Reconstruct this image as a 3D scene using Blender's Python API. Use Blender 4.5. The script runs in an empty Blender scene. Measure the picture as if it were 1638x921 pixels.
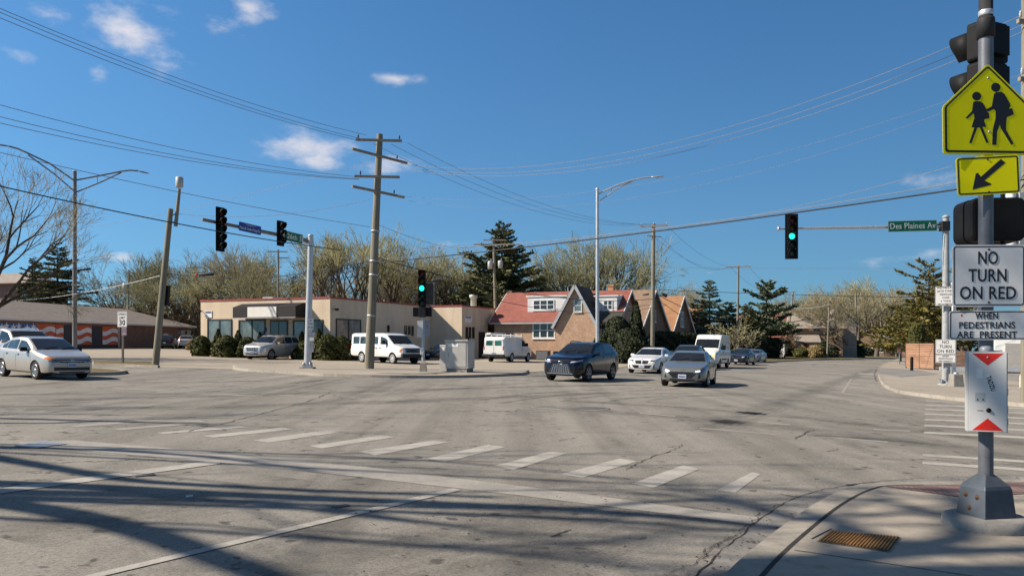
import bpy, bmesh, math, random
import numpy as np
from mathutils import Vector, Matrix
from mathutils.bvhtree import BVHTree
from mathutils.geometry import tessellate_polygon

SC = bpy.context.scene
COL = SC.collection
R = math.radians

# ------------------------------------------------------------------ camera
EYE = 1.6            # height of the camera above the road
FPX = 1283.0         # focal length in photograph pixels (1638 wide)
cam_d = bpy.data.cameras.new("camera")
cam = bpy.data.objects.new("camera", cam_d)
COL.objects.link(cam)
cam.location = (0, 0, EYE)
cam.rotation_euler = (R(90), 0, 0)
cam_d.sensor_width = 36
cam_d.lens = 36 * FPX / 1638
cam_d.shift_y = 87.5 / 1638
cam_d.clip_start = 0.05
cam_d.clip_end = 6000
SC.camera = cam

# ------------------------------------------------------------------ light, sky, exposure
SUN_EL = R(38)
SUN_DIR = Vector((-math.cos(SUN_EL) * 0.994, -math.cos(SUN_EL) * 0.11, math.sin(SUN_EL))).normalized()
sun_d = bpy.data.lights.new("sun", 'SUN')
sun_d.energy = 5.0
sun_d.angle = R(0.53)
sun_d.color = (1.0, 0.90, 0.76)
sun = bpy.data.objects.new("sun", sun_d)
COL.objects.link(sun)
sun.rotation_euler = SUN_DIR.to_track_quat('Z', 'Y').to_euler()
sun.location = (-40, -10, 60)

world = bpy.data.worlds.new("World")
SC.world = world
world.use_nodes = True
wt = world.node_tree
wt.nodes.clear()
def wn(t, **kw):
    n = wt.nodes.new(t)
    for k, v in kw.items():
        setattr(n, k, v)
    return n
def wmath(op, a, b=None, c=None, clamp=False):
    n = wn('ShaderNodeMath', operation=op, use_clamp=clamp)
    for i, v in enumerate((a, b, c)):
        if v is None: continue
        if isinstance(v, (int, float)): n.inputs[i].default_value = v
        else: wt.links.new(v, n.inputs[i])
    return n.outputs[0]
w_out = wn('ShaderNodeOutputWorld')
w_bg = wn('ShaderNodeBackground')
w_bg.inputs['Strength'].default_value = 0.081
sky = wn('ShaderNodeTexSky', sky_type='NISHITA')
sky.sun_disc = False
sky.sun_elevation = SUN_EL
sky.sun_rotation = math.atan2(SUN_DIR.x, SUN_DIR.y)
sky.altitude = 200
sky.air_density = 1.0
sky.dust_density = 0.55
sky.ozone_density = 2.2
hsv = wn('ShaderNodeHueSaturation')
hsv.inputs['Saturation'].default_value = 1.20
hsv.inputs['Value'].default_value = 1.0
wt.links.new(sky.outputs[0], hsv.inputs['Color'])
# clouds, laid out by compass bearing and height above the horizon
tc = wn('ShaderNodeTexCoord')
sep = wn('ShaderNodeSeparateXYZ')
wt.links.new(tc.outputs['Generated'], sep.inputs[0])
az = wmath('ARCTAN2', sep.outputs[0], sep.outputs[1])
el = wmath('ARCSINE', sep.outputs[2])
cmb = wn('ShaderNodeCombineXYZ')
wt.links.new(az, cmb.inputs[0]); wt.links.new(wmath('MULTIPLY', el, 1.8), cmb.inputs[1])
wnoise = wn('ShaderNodeTexNoise')
wnoise.inputs['Scale'].default_value = 17; wnoise.inputs['Detail'].default_value = 9; wnoise.inputs['Roughness'].default_value = 0.58
wt.links.new(cmb.outputs[0], wnoise.inputs['Vector'])
wnoise2 = wn('ShaderNodeTexNoise')
wnoise2.inputs['Scale'].default_value = 7; wnoise2.inputs['Detail'].default_value = 3
wt.links.new(cmb.outputs[0], wnoise2.inputs['Vector'])
CLOUDS = [  # bearing deg, elevation deg, half-width deg, half-height deg, density
    (-25.5, 19.4, 3.1, 2.6, 1.0), (-23.6, 17.9, 1.9, 1.5, 0.95), (-18.3, 21.6, 2.2, 1.2, 0.8), (-19.8, 20.6, 1.4, 1.5, .6),
    (-14.6, 13.3, 3.6, 1.25, 1.35), (-13.6, 12.6, 2.2, 0.9, .95), (-8.9, 12.4, 2.6, 0.75, 0.72),
    (-8.4, 18.0, 2.2, 0.62, 0.95), (-30.0, 19.5, 1.6, 0.9, 0.62), (-27.0, 16.5, 0.9, 0.9, 0.62),
    (-26.0, 5.4, 1.6, .42, .95), (-31.5, 17.0, 1.4, .6, .6), (-28.6, 5.3, 1.0, 1.0, .55),
    (27.7, 10.2, 2.8, 0.75, 0.55), (26.2, 5.3, 3.2, 0.62, 0.62), (13.8, 4.85, 0.8, 0.26, 0.72), (-4, 7, 2.4, .4, .4)]
acc = None
for (a0, e0, sa, se, dn) in CLOUDS:
    sa, se = sa * 1.18, se * 1.22
    da = wmath('DIVIDE', wmath('SUBTRACT', az, R(a0)), R(sa))
    de = wmath('DIVIDE', wmath('SUBTRACT', el, R(e0)), R(se))
    r2 = wmath('ADD', wmath('MULTIPLY', da, da), wmath('MULTIPLY', de, de))
    m = wmath('MULTIPLY', wmath('SUBTRACT', 1.0, wmath('SQRT', r2), clamp=True), dn)
    acc = m if acc is None else wmath('MAXIMUM', acc, m)
gate = wmath('MULTIPLY', acc, 3.5, clamp=True)
dens = wmath('ADD', wmath('MULTIPLY', acc, 1.15), wmath('MULTIPLY', wmath('SUBTRACT', wnoise.outputs[0], 0.55), 3.2))
dens = wmath('ADD', dens, wmath('MULTIPLY', wmath('SUBTRACT', wnoise2.outputs[0], 0.5), 1.3))
mr = wn('ShaderNodeMapRange', interpolation_type='SMOOTHSTEP')
mr.inputs['From Min'].default_value = 0.05; mr.inputs['From Max'].default_value = 1.45
wt.links.new(dens, mr.inputs['Value'])
cl = wmath('MULTIPLY', wmath('MULTIPLY', mr.outputs[0], gate), 0.9)
mixc = wn('ShaderNodeMixRGB')
mixc.inputs['Color2'].default_value = (6.6, 6.4, 6.7, 1)
wt.links.new(cl, mixc.inputs['Fac'])
# roll the brightness off towards the horizon
def wvec(op, a, b):
    n = wn('ShaderNodeVectorMath', operation=op)
    for i, v in enumerate((a, b)):
        if isinstance(v, tuple): n.inputs[i].default_value = v
        else: wt.links.new(v, n.inputs[i])
    return n.outputs[0]
den = wvec('ADD', wvec('MULTIPLY', hsv.outputs[0], (0.40, 0.21, 0.14)), (1.0, 1.0, 1.0))
graded = wvec('DIVIDE', wvec('MULTIPLY', hsv.outputs[0], (0.95, 1.34, 1.62)), den)
# brighter towards the sun's side
side = wmath('SUBTRACT', 1.0, wmath('MULTIPLY', az, 0.34))
side = wmath('MINIMUM', wmath('MAXIMUM', side, 0.78), 1.2)
sc_n = wn('ShaderNodeVectorMath', operation='SCALE'); wt.links.new(graded, sc_n.inputs[0]); wt.links.new(side, sc_n.inputs['Scale'])
# upper sky greyed above the frame, added to make the shadows less blue
overhead_grey = wn('ShaderNodeMapRange', interpolation_type='SMOOTHSTEP'); overhead_grey.inputs['From Min'].default_value = R(26); overhead_grey.inputs['From Max'].default_value = R(60); overhead_grey.inputs['To Max'].default_value = 0.8
wt.links.new(el, overhead_grey.inputs['Value'])
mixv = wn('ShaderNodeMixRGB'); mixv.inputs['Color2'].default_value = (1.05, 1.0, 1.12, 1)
wt.links.new(overhead_grey.outputs[0], mixv.inputs['Fac']); wt.links.new(sc_n.outputs[0], mixv.inputs['Color1'])
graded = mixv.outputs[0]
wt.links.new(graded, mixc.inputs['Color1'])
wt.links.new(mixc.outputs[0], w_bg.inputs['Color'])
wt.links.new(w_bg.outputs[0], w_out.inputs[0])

SC.view_settings.view_transform = 'Standard'
SC.view_settings.look = 'None'
SC.view_settings.exposure = 0.62
SC.view_settings.gamma = 1.0
SC.view_settings.use_curve_mapping = False
try:
    SC.cycles.max_bounces = 6
    SC.cycles.transparent_max_bounces = 8
    SC.cycles.use_denoising = True
    SC.cycles.caustics_reflective = False
    SC.cycles.caustics_refractive = False
except Exception:
    pass

# ------------------------------------------------------------------ where things stand
SLOPE = -0.02                       # the ground falls 2 % to the right
def gz(x): return SLOPE * x
def at(px, py, d):
    return Vector(((px - 819) / FPX * d, d, EYE - (py - 548) / FPX * d))
def gd(px, d, dz=0.0):
    x = (px - 819) / FPX * d
    return Vector((x, d, gz(x) + dz))
def gp(px, py, dz=0.0):
    d = (EYE - dz) * FPX / max(0.6, (py - 548) + SLOPE * (px - 819))
    return gd(px, d, dz)
U = Vector((math.sin(R(36)), math.cos(R(36)), 0)); V = Vector((-U.y, U.x, 0))
U2 = Vector((math.sin(R(23)), math.cos(R(23)), 0)); V2 = Vector((-U2.y, U2.x, 0))

# ------------------------------------------------------------------ object helpers
def tag(o, label=None, cat=None, group=None, kind=None):
    if label: o['label'] = label
    if cat: o['category'] = cat
    if group: o['group'] = group
    if kind: o['kind'] = kind
    return o
def thing(name, label, cat, loc=(0, 0, 0), rz=0.0, group=None):
    o = bpy.data.objects.new(name, None)
    o.empty_display_size = 0.2
    COL.objects.link(o)
    o.location = loc; o.rotation_euler = (0, 0, rz)
    return tag(o, label, cat, group)
def heading(h): return math.atan2(h[1], h[0])

class MB:
    """collects shapes for ONE mesh object"""
    def __init__(s):
        s.v = []; s.f = []; s.m = []; s.sm = []
    def add(s, vs, fs, m=0, smooth=False):
        n = len(s.v)
        s.v.extend([tuple(p) for p in vs])
        for f in fs:
            s.f.append(tuple(i + n for i in f)); s.m.append(m); s.sm.append(smooth)
        return s
    def box(s, c, sz, rot=None, m=0, taper=1.0):
        hx, hy, hz = sz[0] / 2, sz[1] / 2, sz[2] / 2
        ps = []
        for z in (-hz, hz):
            k = taper if z > 0 else 1.0
            for (x, y) in ((-hx, -hy), (hx, -hy), (hx, hy), (-hx, hy)):
                p = Vector((x * k, y * k, z))
                if rot is not None: p = rot @ p
                ps.append(p + Vector(c))
        return s.add(ps, [(3, 2, 1, 0), (4, 5, 6, 7), (0, 1, 5, 4), (1, 2, 6, 5), (2, 3, 7, 6), (3, 0, 4, 7)], m)
    def bar(s, a, b, w, h, m=0):
        """rectangular bar from a to b"""
        a, b = Vector(a), Vector(b)
        d = (b - a); L = d.length; d.normalize()
        up = Vector((0, 0, 1)) if abs(d.z) < 0.95 else Vector((0, 1, 0))
        sd = d.cross(up).normalized(); up = sd.cross(d)
        rot = Matrix((d, sd, up)).transposed()
        return s.box((a + b) / 2, (L, w, h), rot, m)
    def tube(s, pts, rad, n=8, m=0, cap=True, smooth=True):
        pts = [Vector(p) for p in pts]
        if isinstance(rad, (int, float)): rad = [rad] * len(pts)
        vs = []; fs = []
        ref = None
        for i, p in enumerate(pts):
            d = (pts[min(i + 1, len(pts) - 1)] - pts[max(i - 1, 0)]).normalized()
            if ref is None:
                ref = d.cross(Vector((0, 0, 1)) if abs(d.z) < 0.9 else Vector((1, 0, 0))).normalized()
            else:
                ref = (ref - d * ref.dot(d)).normalized()
            q = d.cross(ref)
            for k in range(n):
                a = 2 * math.pi * k / n
                vs.append(p + (ref * math.cos(a) + q * math.sin(a)) * rad[i])
        for i in range(len(pts) - 1):
            for k in range(n):
                fs.append((i * n + k, i * n + (k + 1) % n, (i + 1) * n + (k + 1) % n, (i + 1) * n + k))
        s.add(vs, fs, m, smooth)
        if cap:
            s.add(vs[:n][::-1], [tuple(range(n))], m); s.add(vs[-n:], [tuple(range(n))], m)
        return s
    def lathe(s, prof, n=16, m=0, axis=None, smooth=True, ang0=0.0):
        """prof: (radius, height); axis: 4x4 matrix placing local z"""
        vs = []; fs = []
        for (r, z) in prof:
            for k in range(n):
                a = ang0 + 2 * math.pi * k / n
                p = Vector((r * math.cos(a), r * math.sin(a), z))
                vs.append(axis @ p if axis is not None else p)
        for i in range(len(prof) - 1):
            for k in range(n):
                fs.append((i * n + k, i * n + (k + 1) % n, (i + 1) * n + (k + 1) % n, (i + 1) * n + k))
        return s.add(vs, fs, m, smooth)
    def prism(s, poly, f0, f1, m=0, cap0=True, cap1=True):
        """poly: 2D points; f0/f1 map (a, b) to the two end positions"""
        n = len(poly)
        A = [f0(*p) for p in poly]; B = [f1(*p) for p in poly]
        tris = tessellate_polygon([[Vector((p[0], p[1], 0)) for p in poly]])
        fs = [(i, (i + 1) % n, n + (i + 1) % n, n + i) for i in range(n)]
        if cap0: fs += [tuple(t) for t in tris]
        if cap1: fs += [tuple(n + i for i in t[::-1]) for t in tris]
        return s.add(A + B, fs, m)
    def quad(s, a, b, c, d, m=0): return s.add([a, b, c, d], [(0, 1, 2, 3)], m)
    def build(s, name, mats, parent=None, recalc=True, bevel=0.0):
        me = bpy.data.meshes.new(name)
        me.from_pydata(s.v, [], s.f)
        if not isinstance(mats, (list, tuple)): mats = [mats]
        for mt in mats: me.materials.append(mt)
        me.polygons.foreach_set('material_index', s.m)
        me.polygons.foreach_set('use_smooth', s.sm)
        if recalc or bevel:
            bm = bmesh.new(); bm.from_mesh(me)
            if bevel:
                bmesh.ops.remove_doubles(bm, verts=bm.verts, dist=1e-5)
                bmesh.ops.recalc_face_normals(bm, faces=bm.faces)
                es = [e for e in bm.edges if len(e.link_faces) == 2 and e.calc_face_angle(0) > 0.6]
                bmesh.ops.bevel(bm, geom=es, offset=bevel, segments=2, affect='EDGES', profile=0.6)
            else:
                bmesh.ops.recalc_face_normals(bm, faces=bm.faces)
            bm.to_mesh(me); bm.free()
        uvmap(me)
        me.update()
        o = bpy.data.objects.new(name, me)
        COL.objects.link(o)
        if parent is not None: o.parent = parent
        return o
def uvmap(me):
    uv = me.uv_layers.new(name='UVMap')
    data = np.zeros(len(me.loops) * 2, dtype=np.float32)
    vs = me.vertices
    for p in me.polygons:
        n = p.normal
        h = math.hypot(n.x, n.y)
        if h < 0.12: t = (1, 0, 0); b = (0, 1, 0)
        else:
            t = (-n.y / h, n.x / h, 0)
            b = (n.y * t[2] - n.z * t[1], n.z * t[0] - n.x * t[2], n.x * t[1] - n.y * t[0])
        for li in p.loop_indices:
            c = vs[me.loops[li].vertex_index].co
            data[2 * li] = c.x * t[0] + c.y * t[1] + c.z * t[2]
            data[2 * li + 1] = c.x * b[0] + c.y * b[1] + c.z * b[2]
    uv.data.foreach_set('uv', data)
def mesh_np(name, verts, quads, mats, parent=None, matidx=None, smooth=False):
    """fast mesh from numpy arrays; quads (n,4) or tris (n,3)"""
    me = bpy.data.meshes.new(name)
    verts = np.asarray(verts, dtype=np.float32); quads = np.asarray(quads, dtype=np.int32)
    k = quads.shape[1]
    me.vertices.add(len(verts)); me.vertices.foreach_set('co', verts.ravel())
    me.loops.add(quads.size); me.loops.foreach_set('vertex_index', quads.ravel())
    me.polygons.add(len(quads))
    me.polygons.foreach_set('loop_start', np.arange(0, quads.size, k, dtype=np.int32))
    if smooth: me.polygons.foreach_set('use_smooth', np.ones(len(quads), dtype=bool))
    if not isinstance(mats, (list, tuple)): mats = [mats]
    for mt in mats: me.materials.append(mt)
    if matidx is not None: me.polygons.foreach_set('material_index', np.asarray(matidx, dtype=np.int32))
    me.update(calc_edges=True); me.validate()
    o = bpy.data.objects.new(name, me)
    COL.objects.link(o)
    if parent is not None: o.parent = parent
    return o
def copy_tree(o, parent=None):
    c = o.copy(); COL.objects.link(c)
    if parent is not None: c.parent = parent
    for ch in list(o.children): copy_tree(ch, c)
    return c

# ------------------------------------------------------------------ materials
class NT:
    def __init__(s, name):
        s.mat = bpy.data.materials.new(name); s.mat.use_nodes = True
        s.t = s.mat.node_tree; s.b = s.t.nodes['Principled BSDF']
        s.tc = s.t.nodes.new('ShaderNodeTexCoord')
    def n(s, t, **kw):
        n = s.t.nodes.new(t)
        for k, v in kw.items(): setattr(n, k, v)
        return n
    def l(s, a, b): s.t.links.new(a, b)
    def noise(s, scale, detail=4, rough=0.55, vec=None, dist=0.0):
        n = s.n('ShaderNodeTexNoise')
        n.inputs['Scale'].default_value = scale; n.inputs['Detail'].default_value = detail
        n.inputs['Roughness'].default_value = rough; n.inputs['Distortion'].default_value = dist
        s.l(vec if vec is not None else s.tc.outputs['Object'], n.inputs['Vector'])
        return n.outputs['Fac']
    def ramp(s, fac, stops, interp='LINEAR'):
        n = s.n('ShaderNodeValToRGB')
        e = n.color_ramp.elements
        n.color_ramp.interpolation = interp
        while len(e) < len(stops): e.new(0.5)
        for i, (p, c) in enumerate(stops):
            e[i].position = p
            e[i].color = (c, c, c, 1) if isinstance(c, (int, float)) else (c[0], c[1], c[2], 1)
        s.l(fac, n.inputs[0])
        return n.outputs['Color']
    def mix(s, fac, a, b, mode='MIX'):
        n = s.n('ShaderNodeMixRGB', blend_type=mode)
        for i, v in enumerate((fac, a, b)):
            if isinstance(v, (int, float)): n.inputs[i].default_value = v if i == 0 else (v, v, v, 1)
            elif isinstance(v, (tuple, list)): n.inputs[i].default_value = (v[0], v[1], v[2], 1)
            else: s.l(v, n.inputs[i])
        return n.outputs[0]
    def math(s, op, a, b=None, clamp=False):
        n = s.n('ShaderNodeMath', operation=op, use_clamp=clamp)
        for i, v in enumerate((a, b)):
            if v is None: continue
            if isinstance(v, (int, float)): n.inputs[i].default_value = v
            else: s.l(v, n.inputs[i])
        return n.outputs[0]
    def mapping(s, src, scale=(1, 1, 1), rot=(0, 0, 0), loc=(0, 0, 0)):
        n = s.n('ShaderNodeMapping')
        n.inputs['Scale'].default_value = scale; n.inputs['Rotation'].default_value = rot; n.inputs['Location'].default_value = loc
        s.l(src, n.inputs['Vector'])
        return n.outputs[0]
    def bump(s, h, strength=0.3, dist=0.01):
        n = s.n('ShaderNodeBump')
        n.inputs['Strength'].default_value = strength; n.inputs['Distance'].default_value = dist
        s.l(h, n.inputs['Height']); s.l(n.outputs[0], s.b.inputs['Normal'])
    def out(s, col, rough=0.6, metal=0.0, spec=0.5):
        if isinstance(col, (tuple, list)): s.b.inputs['Base Color'].default_value = (col[0], col[1], col[2], 1)
        else: s.l(col, s.b.inputs['Base Color'])
        if isinstance(rough, (int, float)): s.b.inputs['Roughness'].default_value = rough
        else: s.l(rough, s.b.inputs['Roughness'])
        s.b.inputs['Metallic'].default_value = metal
        s.b.inputs['Specular IOR Level'].default_value = spec
        return s.mat
def pm(name, col, rough=0.6, metal=0.0, var=0.18, scale=3.0, bump=0.0, bscale=40, spec=0.4, coat=0.0):
    t = NT(name)
    a = t.noise(scale, 5)
    dark = tuple(c * (1 - var) for c in col); lite = tuple(min(1, c * (1 + var)) for c in col)
    c = t.ramp(a, [(0.3, dark), (0.7, lite)])
    if bump: t.bump(t.noise(bscale, 4), bump, 0.01)
    m = t.out(c, rough, metal, spec)
    if coat: t.b.inputs['Coat Weight'].default_value = coat; t.b.inputs['Coat Roughness'].default_value = 0.05
    return m
def brick_mat(name, c1, c2, mortar, bw=0.21, bh=0.075, msize=0.012, var=0.35, rough=0.85, noise=0.35):
    t = NT(name)
    br = t.n('ShaderNodeTexBrick')
    br.inputs['Scale'].default_value = 1.0
    br.inputs['Brick Width'].default_value = bw; br.inputs['Row Height'].default_value = bh
    br.inputs['Mortar Size'].default_value = msize
    br.inputs['Color1'].default_value = (*c1, 1); br.inputs['Color2'].default_value = (*c2, 1); br.inputs['Mortar'].default_value = (*mortar, 1)
    t.l(t.tc.outputs['UV'], br.inputs['Vector'])
    nz = t.ramp(t.noise(1.3, 6, 0.65), [(0.25, 1 - noise), (0.75, 1 + noise * 0.6)])
    nz2 = t.ramp(t.noise(9, 4, 0.7), [(0.3, 1 - var * 0.6), (0.7, 1 + var * 0.5)])
    c = t.mix(1.0, t.mix(1.0, br.outputs[0], nz, 'MULTIPLY'), nz2, 'MULTIPLY')
    t.bump(br.outputs[1], -0.3, 0.01)
    return t.out(c, rough)
def shingle_mat(name, c1, c2, var=0.3):
    return brick_mat(name, c1, c2, tuple(c * 0.6 for c in c1), 0.33, 0.15, 0.008, var, 0.9, 0.25)
def glass_mat(name, col=(0.02, 0.025, 0.03), rough=0.04, spec=0.6, var=0.5):
    t = NT(name)
    c = t.ramp(t.noise(1.1, 3), [(0.35, tuple(x * (1 - var) for x in col)), (0.65, tuple(x * (1 + var) for x in col))])
    return t.out(c, rough, 0.0, spec)
def emit_mat(name, col, strength):
    t = NT(name)
    t.out(col, 0.3)
    nz = t.ramp(t.noise(30, 2), [(0.2, tuple(c * 0.85 for c in col)), (0.8, col)])
    t.l(nz, t.b.inputs['Emission Color'])
    t.b.inputs['Emission Strength'].default_value = strength
    return t.mat
def leaf_mat(name, cols, rough=0.7):
    """each leaf / needle spray takes one of several greens"""
    t = NT(name)
    g = t.n('ShaderNodeNewGeometry')
    c = t.ramp(g.outputs['Random Per Island'], [(i / max(1, len(cols) - 1), c) for i, c in enumerate(cols)])
    nz = t.ramp(t.noise(0.9, 3), [(0.3, 0.7), (0.7, 1.25)])
    c = t.mix(1.0, c, nz, 'MULTIPLY')
    return t.out(c, rough, 0, 0.2)

M = {}
M['wood_pole'] = None
def pole_wood(name, c1, c2):
    t = NT(name)
    v = t.mapping(t.tc.outputs['Object'], (18, 18, 0.7))
    a = t.noise(1.0, 6, 0.7, v)
    b = t.noise(0.35, 3)
    c = t.mix(1.0, t.ramp(a, [(0.25, c1), (0.75, c2)]), t.ramp(b, [(0.3, 0.75), (0.7, 1.15)]), 'MULTIPLY')
    t.bump(a, 0.5, 0.02)
    return t.out(c, 0.9)
M['wood_pole'] = pole_wood('weathered_pole_wood', (0.13, 0.115, 0.085), (0.30, 0.27, 0.20))
M['wood_arm'] = pole_wood('crossarm_wood', (0.17, 0.135, 0.10), (0.36, 0.30, 0.235))
M['galv'] = pm('galvanised_steel', (0.42, 0.43, 0.45), 0.45, 0.55, 0.16, 6, 0.1)
M['alu'] = pm('brushed_aluminium', (0.55, 0.55, 0.55), 0.4, 0.6, 0.1, 4)
M['pole_grey'] = pm('grey_pole_paint', (0.30, 0.31, 0.33), 0.5, 0.2, 0.15, 5)
M['bronze'] = pm('weathered_lamp_steel', (0.20, 0.19, 0.18), 0.55, 0.4, 0.18, 4)
M['near_pole'] = pm('near_post_paint', (0.13, 0.135, 0.15), 0.45, 0.3, 0.2, 7, 0.1)
M['black'] = pm('black_housing', (0.009, 0.009, 0.0095), 0.6, 0, 0.25, 6, spec=.15)
M['blackrub'] = pm('black_rubber', (0.015, 0.015, 0.016), 0.75, 0, 0.25, 6)
M['darkgrey'] = pm('dark_plastic', (0.028, 0.028, 0.03), 0.6, 0, 0.2, 6, spec=.2)
M['sign_white'] = pm('sign_white_sheeting', (0.76, 0.735, 0.70), 0.55, 0, 0.08, 3, spec=.2)
M['sign_black'] = pm('sign_black_ink', (0.015, 0.015, 0.016), 0.5, 0, 0.1, 3)
M['sign_yg'] = pm('sign_fluorescent_yellow', (0.84, 0.76, 0.004), 0.55, 0, 0.06, 2.5, spec=.12)
M['sign_green'] = pm('sign_green', (0.004, 0.16, 0.075), 0.35, 0, 0.1, 3)
M['sign_blue'] = pm('sign_blue', (0.02, 0.06, 0.30), 0.35, 0, 0.1, 3)
M['sign_back'] = pm('sign_back_metal', (0.40, 0.41, 0.42), 0.4, 0.6, 0.1, 4)
M['sign_red'] = pm('sign_red', (0.62, 0.02, 0.012), 0.35, 0, 0.1, 4)
M['wire'] = pm('cable', (0.23, 0.215, 0.21), 0.6, 0.1, 0.1, 1)
M['wire_dark'] = pm('cable_sheath', (0.03, 0.03, 0.032), 0.6, 0, 0.1, 1)
M['insul'] = pm('insulator_porcelain', (0.5, 0.49, 0.47), 0.25, 0, 0.15, 20)
M['insul_dark'] = pm('insulator_brown', (0.06, 0.045, 0.04), 0.25, 0, 0.15, 20)
M['green_on'] = emit_mat('green_lamp', (0.02, 0.95, 0.62), 1.25)
M['red_off'] = pm('unlit_red_lens', (0.10, 0.006, 0.006), 0.3, 0, 0.2, 10)
M['amb_off'] = pm('unlit_amber_lens', (0.06, 0.03, 0.004), 0.3, 0, 0.2, 10)
M['grn_off'] = pm('unlit_green_lens', (0.006, 0.035, 0.03), 0.3, 0, 0.2, 10)
M['transformer'] = pm('transformer_grey', (0.42, 0.43, 0.42), 0.5, 0.1, 0.12, 4)
M['white_paint'] = pm('white_paint', (0.78, 0.77, 0.75), 0.55, 0, 0.07, 4)
M['concrete'] = None

def concrete_mat(name, c, joint=None, var=0.14, stain=0.18):
    t = NT(name)
    P = t.tc.outputs['Object']
    a = t.noise(0.55, 6, 0.6); b = t.noise(7, 5, 0.65); g = t.noise(90, 3, 0.7)
    col = t.ramp(a, [(0.25, tuple(x * (1 - var) for x in c)), (0.75, tuple(x * (1 + var) for x in c))])
    col = t.mix(1.0, col, t.ramp(b, [(0.25, 1 - stain), (0.6, 1.04)]), 'MULTIPLY')
    col = t.mix(1.0, col, t.ramp(g, [(0.3, 0.84), (0.7, 1.12)]), 'MULTIPLY')
    spots = t.ramp(t.noise(2.6, 2, 0.5), [(0.66, 1.0), (0.74, 0.72)])
    col = t.mix(1.0, col, spots, 'MULTIPLY')
    t.bump(g, 0.25, 0.004)
    return t.out(col, 0.9, 0, 0.25)
M['concrete'] = concrete_mat('sidewalk_concrete', (0.34, 0.295, 0.24))
M['kerb'] = concrete_mat('kerb_concrete', (0.33, 0.295, 0.245), var=0.2, stain=0.3)
M['gutter'] = concrete_mat('gutter_concrete', (0.24, 0.225, 0.205), var=0.2, stain=0.3)
M['lot'] = concrete_mat('parking_lot_concrete', (0.345, 0.295, 0.232), var=0.12, stain=0.15)
M['lot_grey'] = concrete_mat('parking_lot_asphalt', (0.25, 0.23, 0.205), var=0.15, stain=0.2)
M['footing'] = concrete_mat('concrete_footing', (0.29, 0.27, 0.24), var=0.2, stain=0.35)

def asphalt_mat():
    t = NT('aged_asphalt')
    P = t.tc.outputs['Object']
    a = t.noise(0.09, 6, 0.6, P, 0.6)
    b = t.noise(0.8, 6, 0.65, P, 0.3)
    fine = t.noise(38, 3, 0.75); grit = t.noise(140, 2, 0.8)
    c = t.ramp(a, [(0.28, (0.225, 0.208, 0.180)), (0.72, (0.292, 0.266, 0.228))])
    c = t.mix(1.0, c, t.ramp(b, [(0.25, 0.86), (0.55, 1.0), (0.8, 1.08)]), 'MULTIPLY')
    # wheel tracks along the two streets
    for ang, k in ((-36, 0.7), (54, 0.6), (12, 0.55)):
        v = t.mapping(P, (1.1, 0.035, 1), (0, 0, R(ang)))
        n = t.noise(1.0, 4, 0.55, v, 0.4)
        c = t.mix(k, c, t.mix(1.0, c, t.ramp(n, [(0.3, 0.70), (0.5, 1.0), (0.75, 1.12)]), 'MULTIPLY'))
    c = t.mix(1.0, c, t.ramp(fine, [(0.3, 0.58), (0.5, 1.0), (0.7, 1.24)]), 'MULTIPLY')
    c = t.mix(0.8, c, t.mix(1.0, c, t.ramp(grit, [(0.3, 0.5), (0.7, 1.45)]), 'MULTIPLY'))
    # oil drips and tar blots
    sp = t.noise(4.2, 2, 0.5, P, 0.2)
    c = t.mix(1.0, c, t.ramp(sp, [(0.66, 1.0), (0.71, 0.42)]), 'MULTIPLY')
    sp2 = t.noise(0.45, 5, 0.6, P, 1.2)
    c = t.mix(1.0, c, t.ramp(sp2, [(0.54, 1.0), (0.72, 0.62)]), 'MULTIPLY')
    # hairline cracks
    vo = t.n('ShaderNodeTexVoronoi', feature='DISTANCE_TO_EDGE')
    vo.inputs['Scale'].default_value = 0.21
    dv = t.n('ShaderNodeVectorMath', operation='ADD')
    nn = t.n('ShaderNodeTexNoise'); nn.inputs['Scale'].default_value = 0.9; nn.inputs['Detail'].default_value = 7
    t.l(P, nn.inputs['Vector'])
    sc_ = t.n('ShaderNodeVectorMath', operation='SCALE'); sc_.inputs['Scale'].default_value = 2.6
    t.l(nn.outputs['Color'], sc_.inputs[0]); t.l(P, dv.inputs[0]); t.l(sc_.outputs[0], dv.inputs[1]); t.l(dv.outputs[0], vo.inputs['Vector'])
    crack = t.ramp(vo.outputs['Distance'], [(0.0, 0.0), (0.0042, 0.15), (0.007, 1.0)])
    where = t.ramp(t.noise(0.25, 3, 0.6, P), [(0.52, 0.0), (0.60, 1.0)])
    c = t.mix(t.math('MULTIPLY', t.math('SUBTRACT', 1.0, crack), where), c, (0.055, 0.05, 0.046))
    t.bump(t.math('ADD', fine, grit), 0.45, 0.008)
    return t.out(c, 0.88, 0, 0.25)
M['asphalt'] = asphalt_mat()
def paint_mat(name, base, wear):
    t = NT(name)
    a = t.noise(2.2, 7, 0.7); b = t.noise(26, 4, 0.75)
    f = t.math('ADD', t.math('MULTIPLY', a, 0.6), t.math('MULTIPLY', b, 0.4))
    k = t.ramp(f, [(wear - 0.09, 0.0), (wear + 0.07, 1.0)])
    c = t.mix(k, (0.275, 0.253, 0.225), base)
    c = t.mix(1.0, c, t.ramp(t.noise(110, 2, 0.8), [(0.3, 0.8), (0.7, 1.15)]), 'MULTIPLY')
    return t.out(c, 0.8, 0, 0.3)
M['paint'] = paint_mat('worn_road_paint', (0.41, 0.38, 0.335), 0.47)
M['paint_faint'] = paint_mat('faded_road_paint', (0.36, 0.33, 0.285), 0.53)
M['tar'] = pm('tar_seal', (0.10, 0.094, 0.085), 0.8, 0, 0.3, 3)
M['crack'] = pm('open_joint', (0.035, 0.03, 0.026), 0.95, 0, 0.4, 5)
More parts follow.
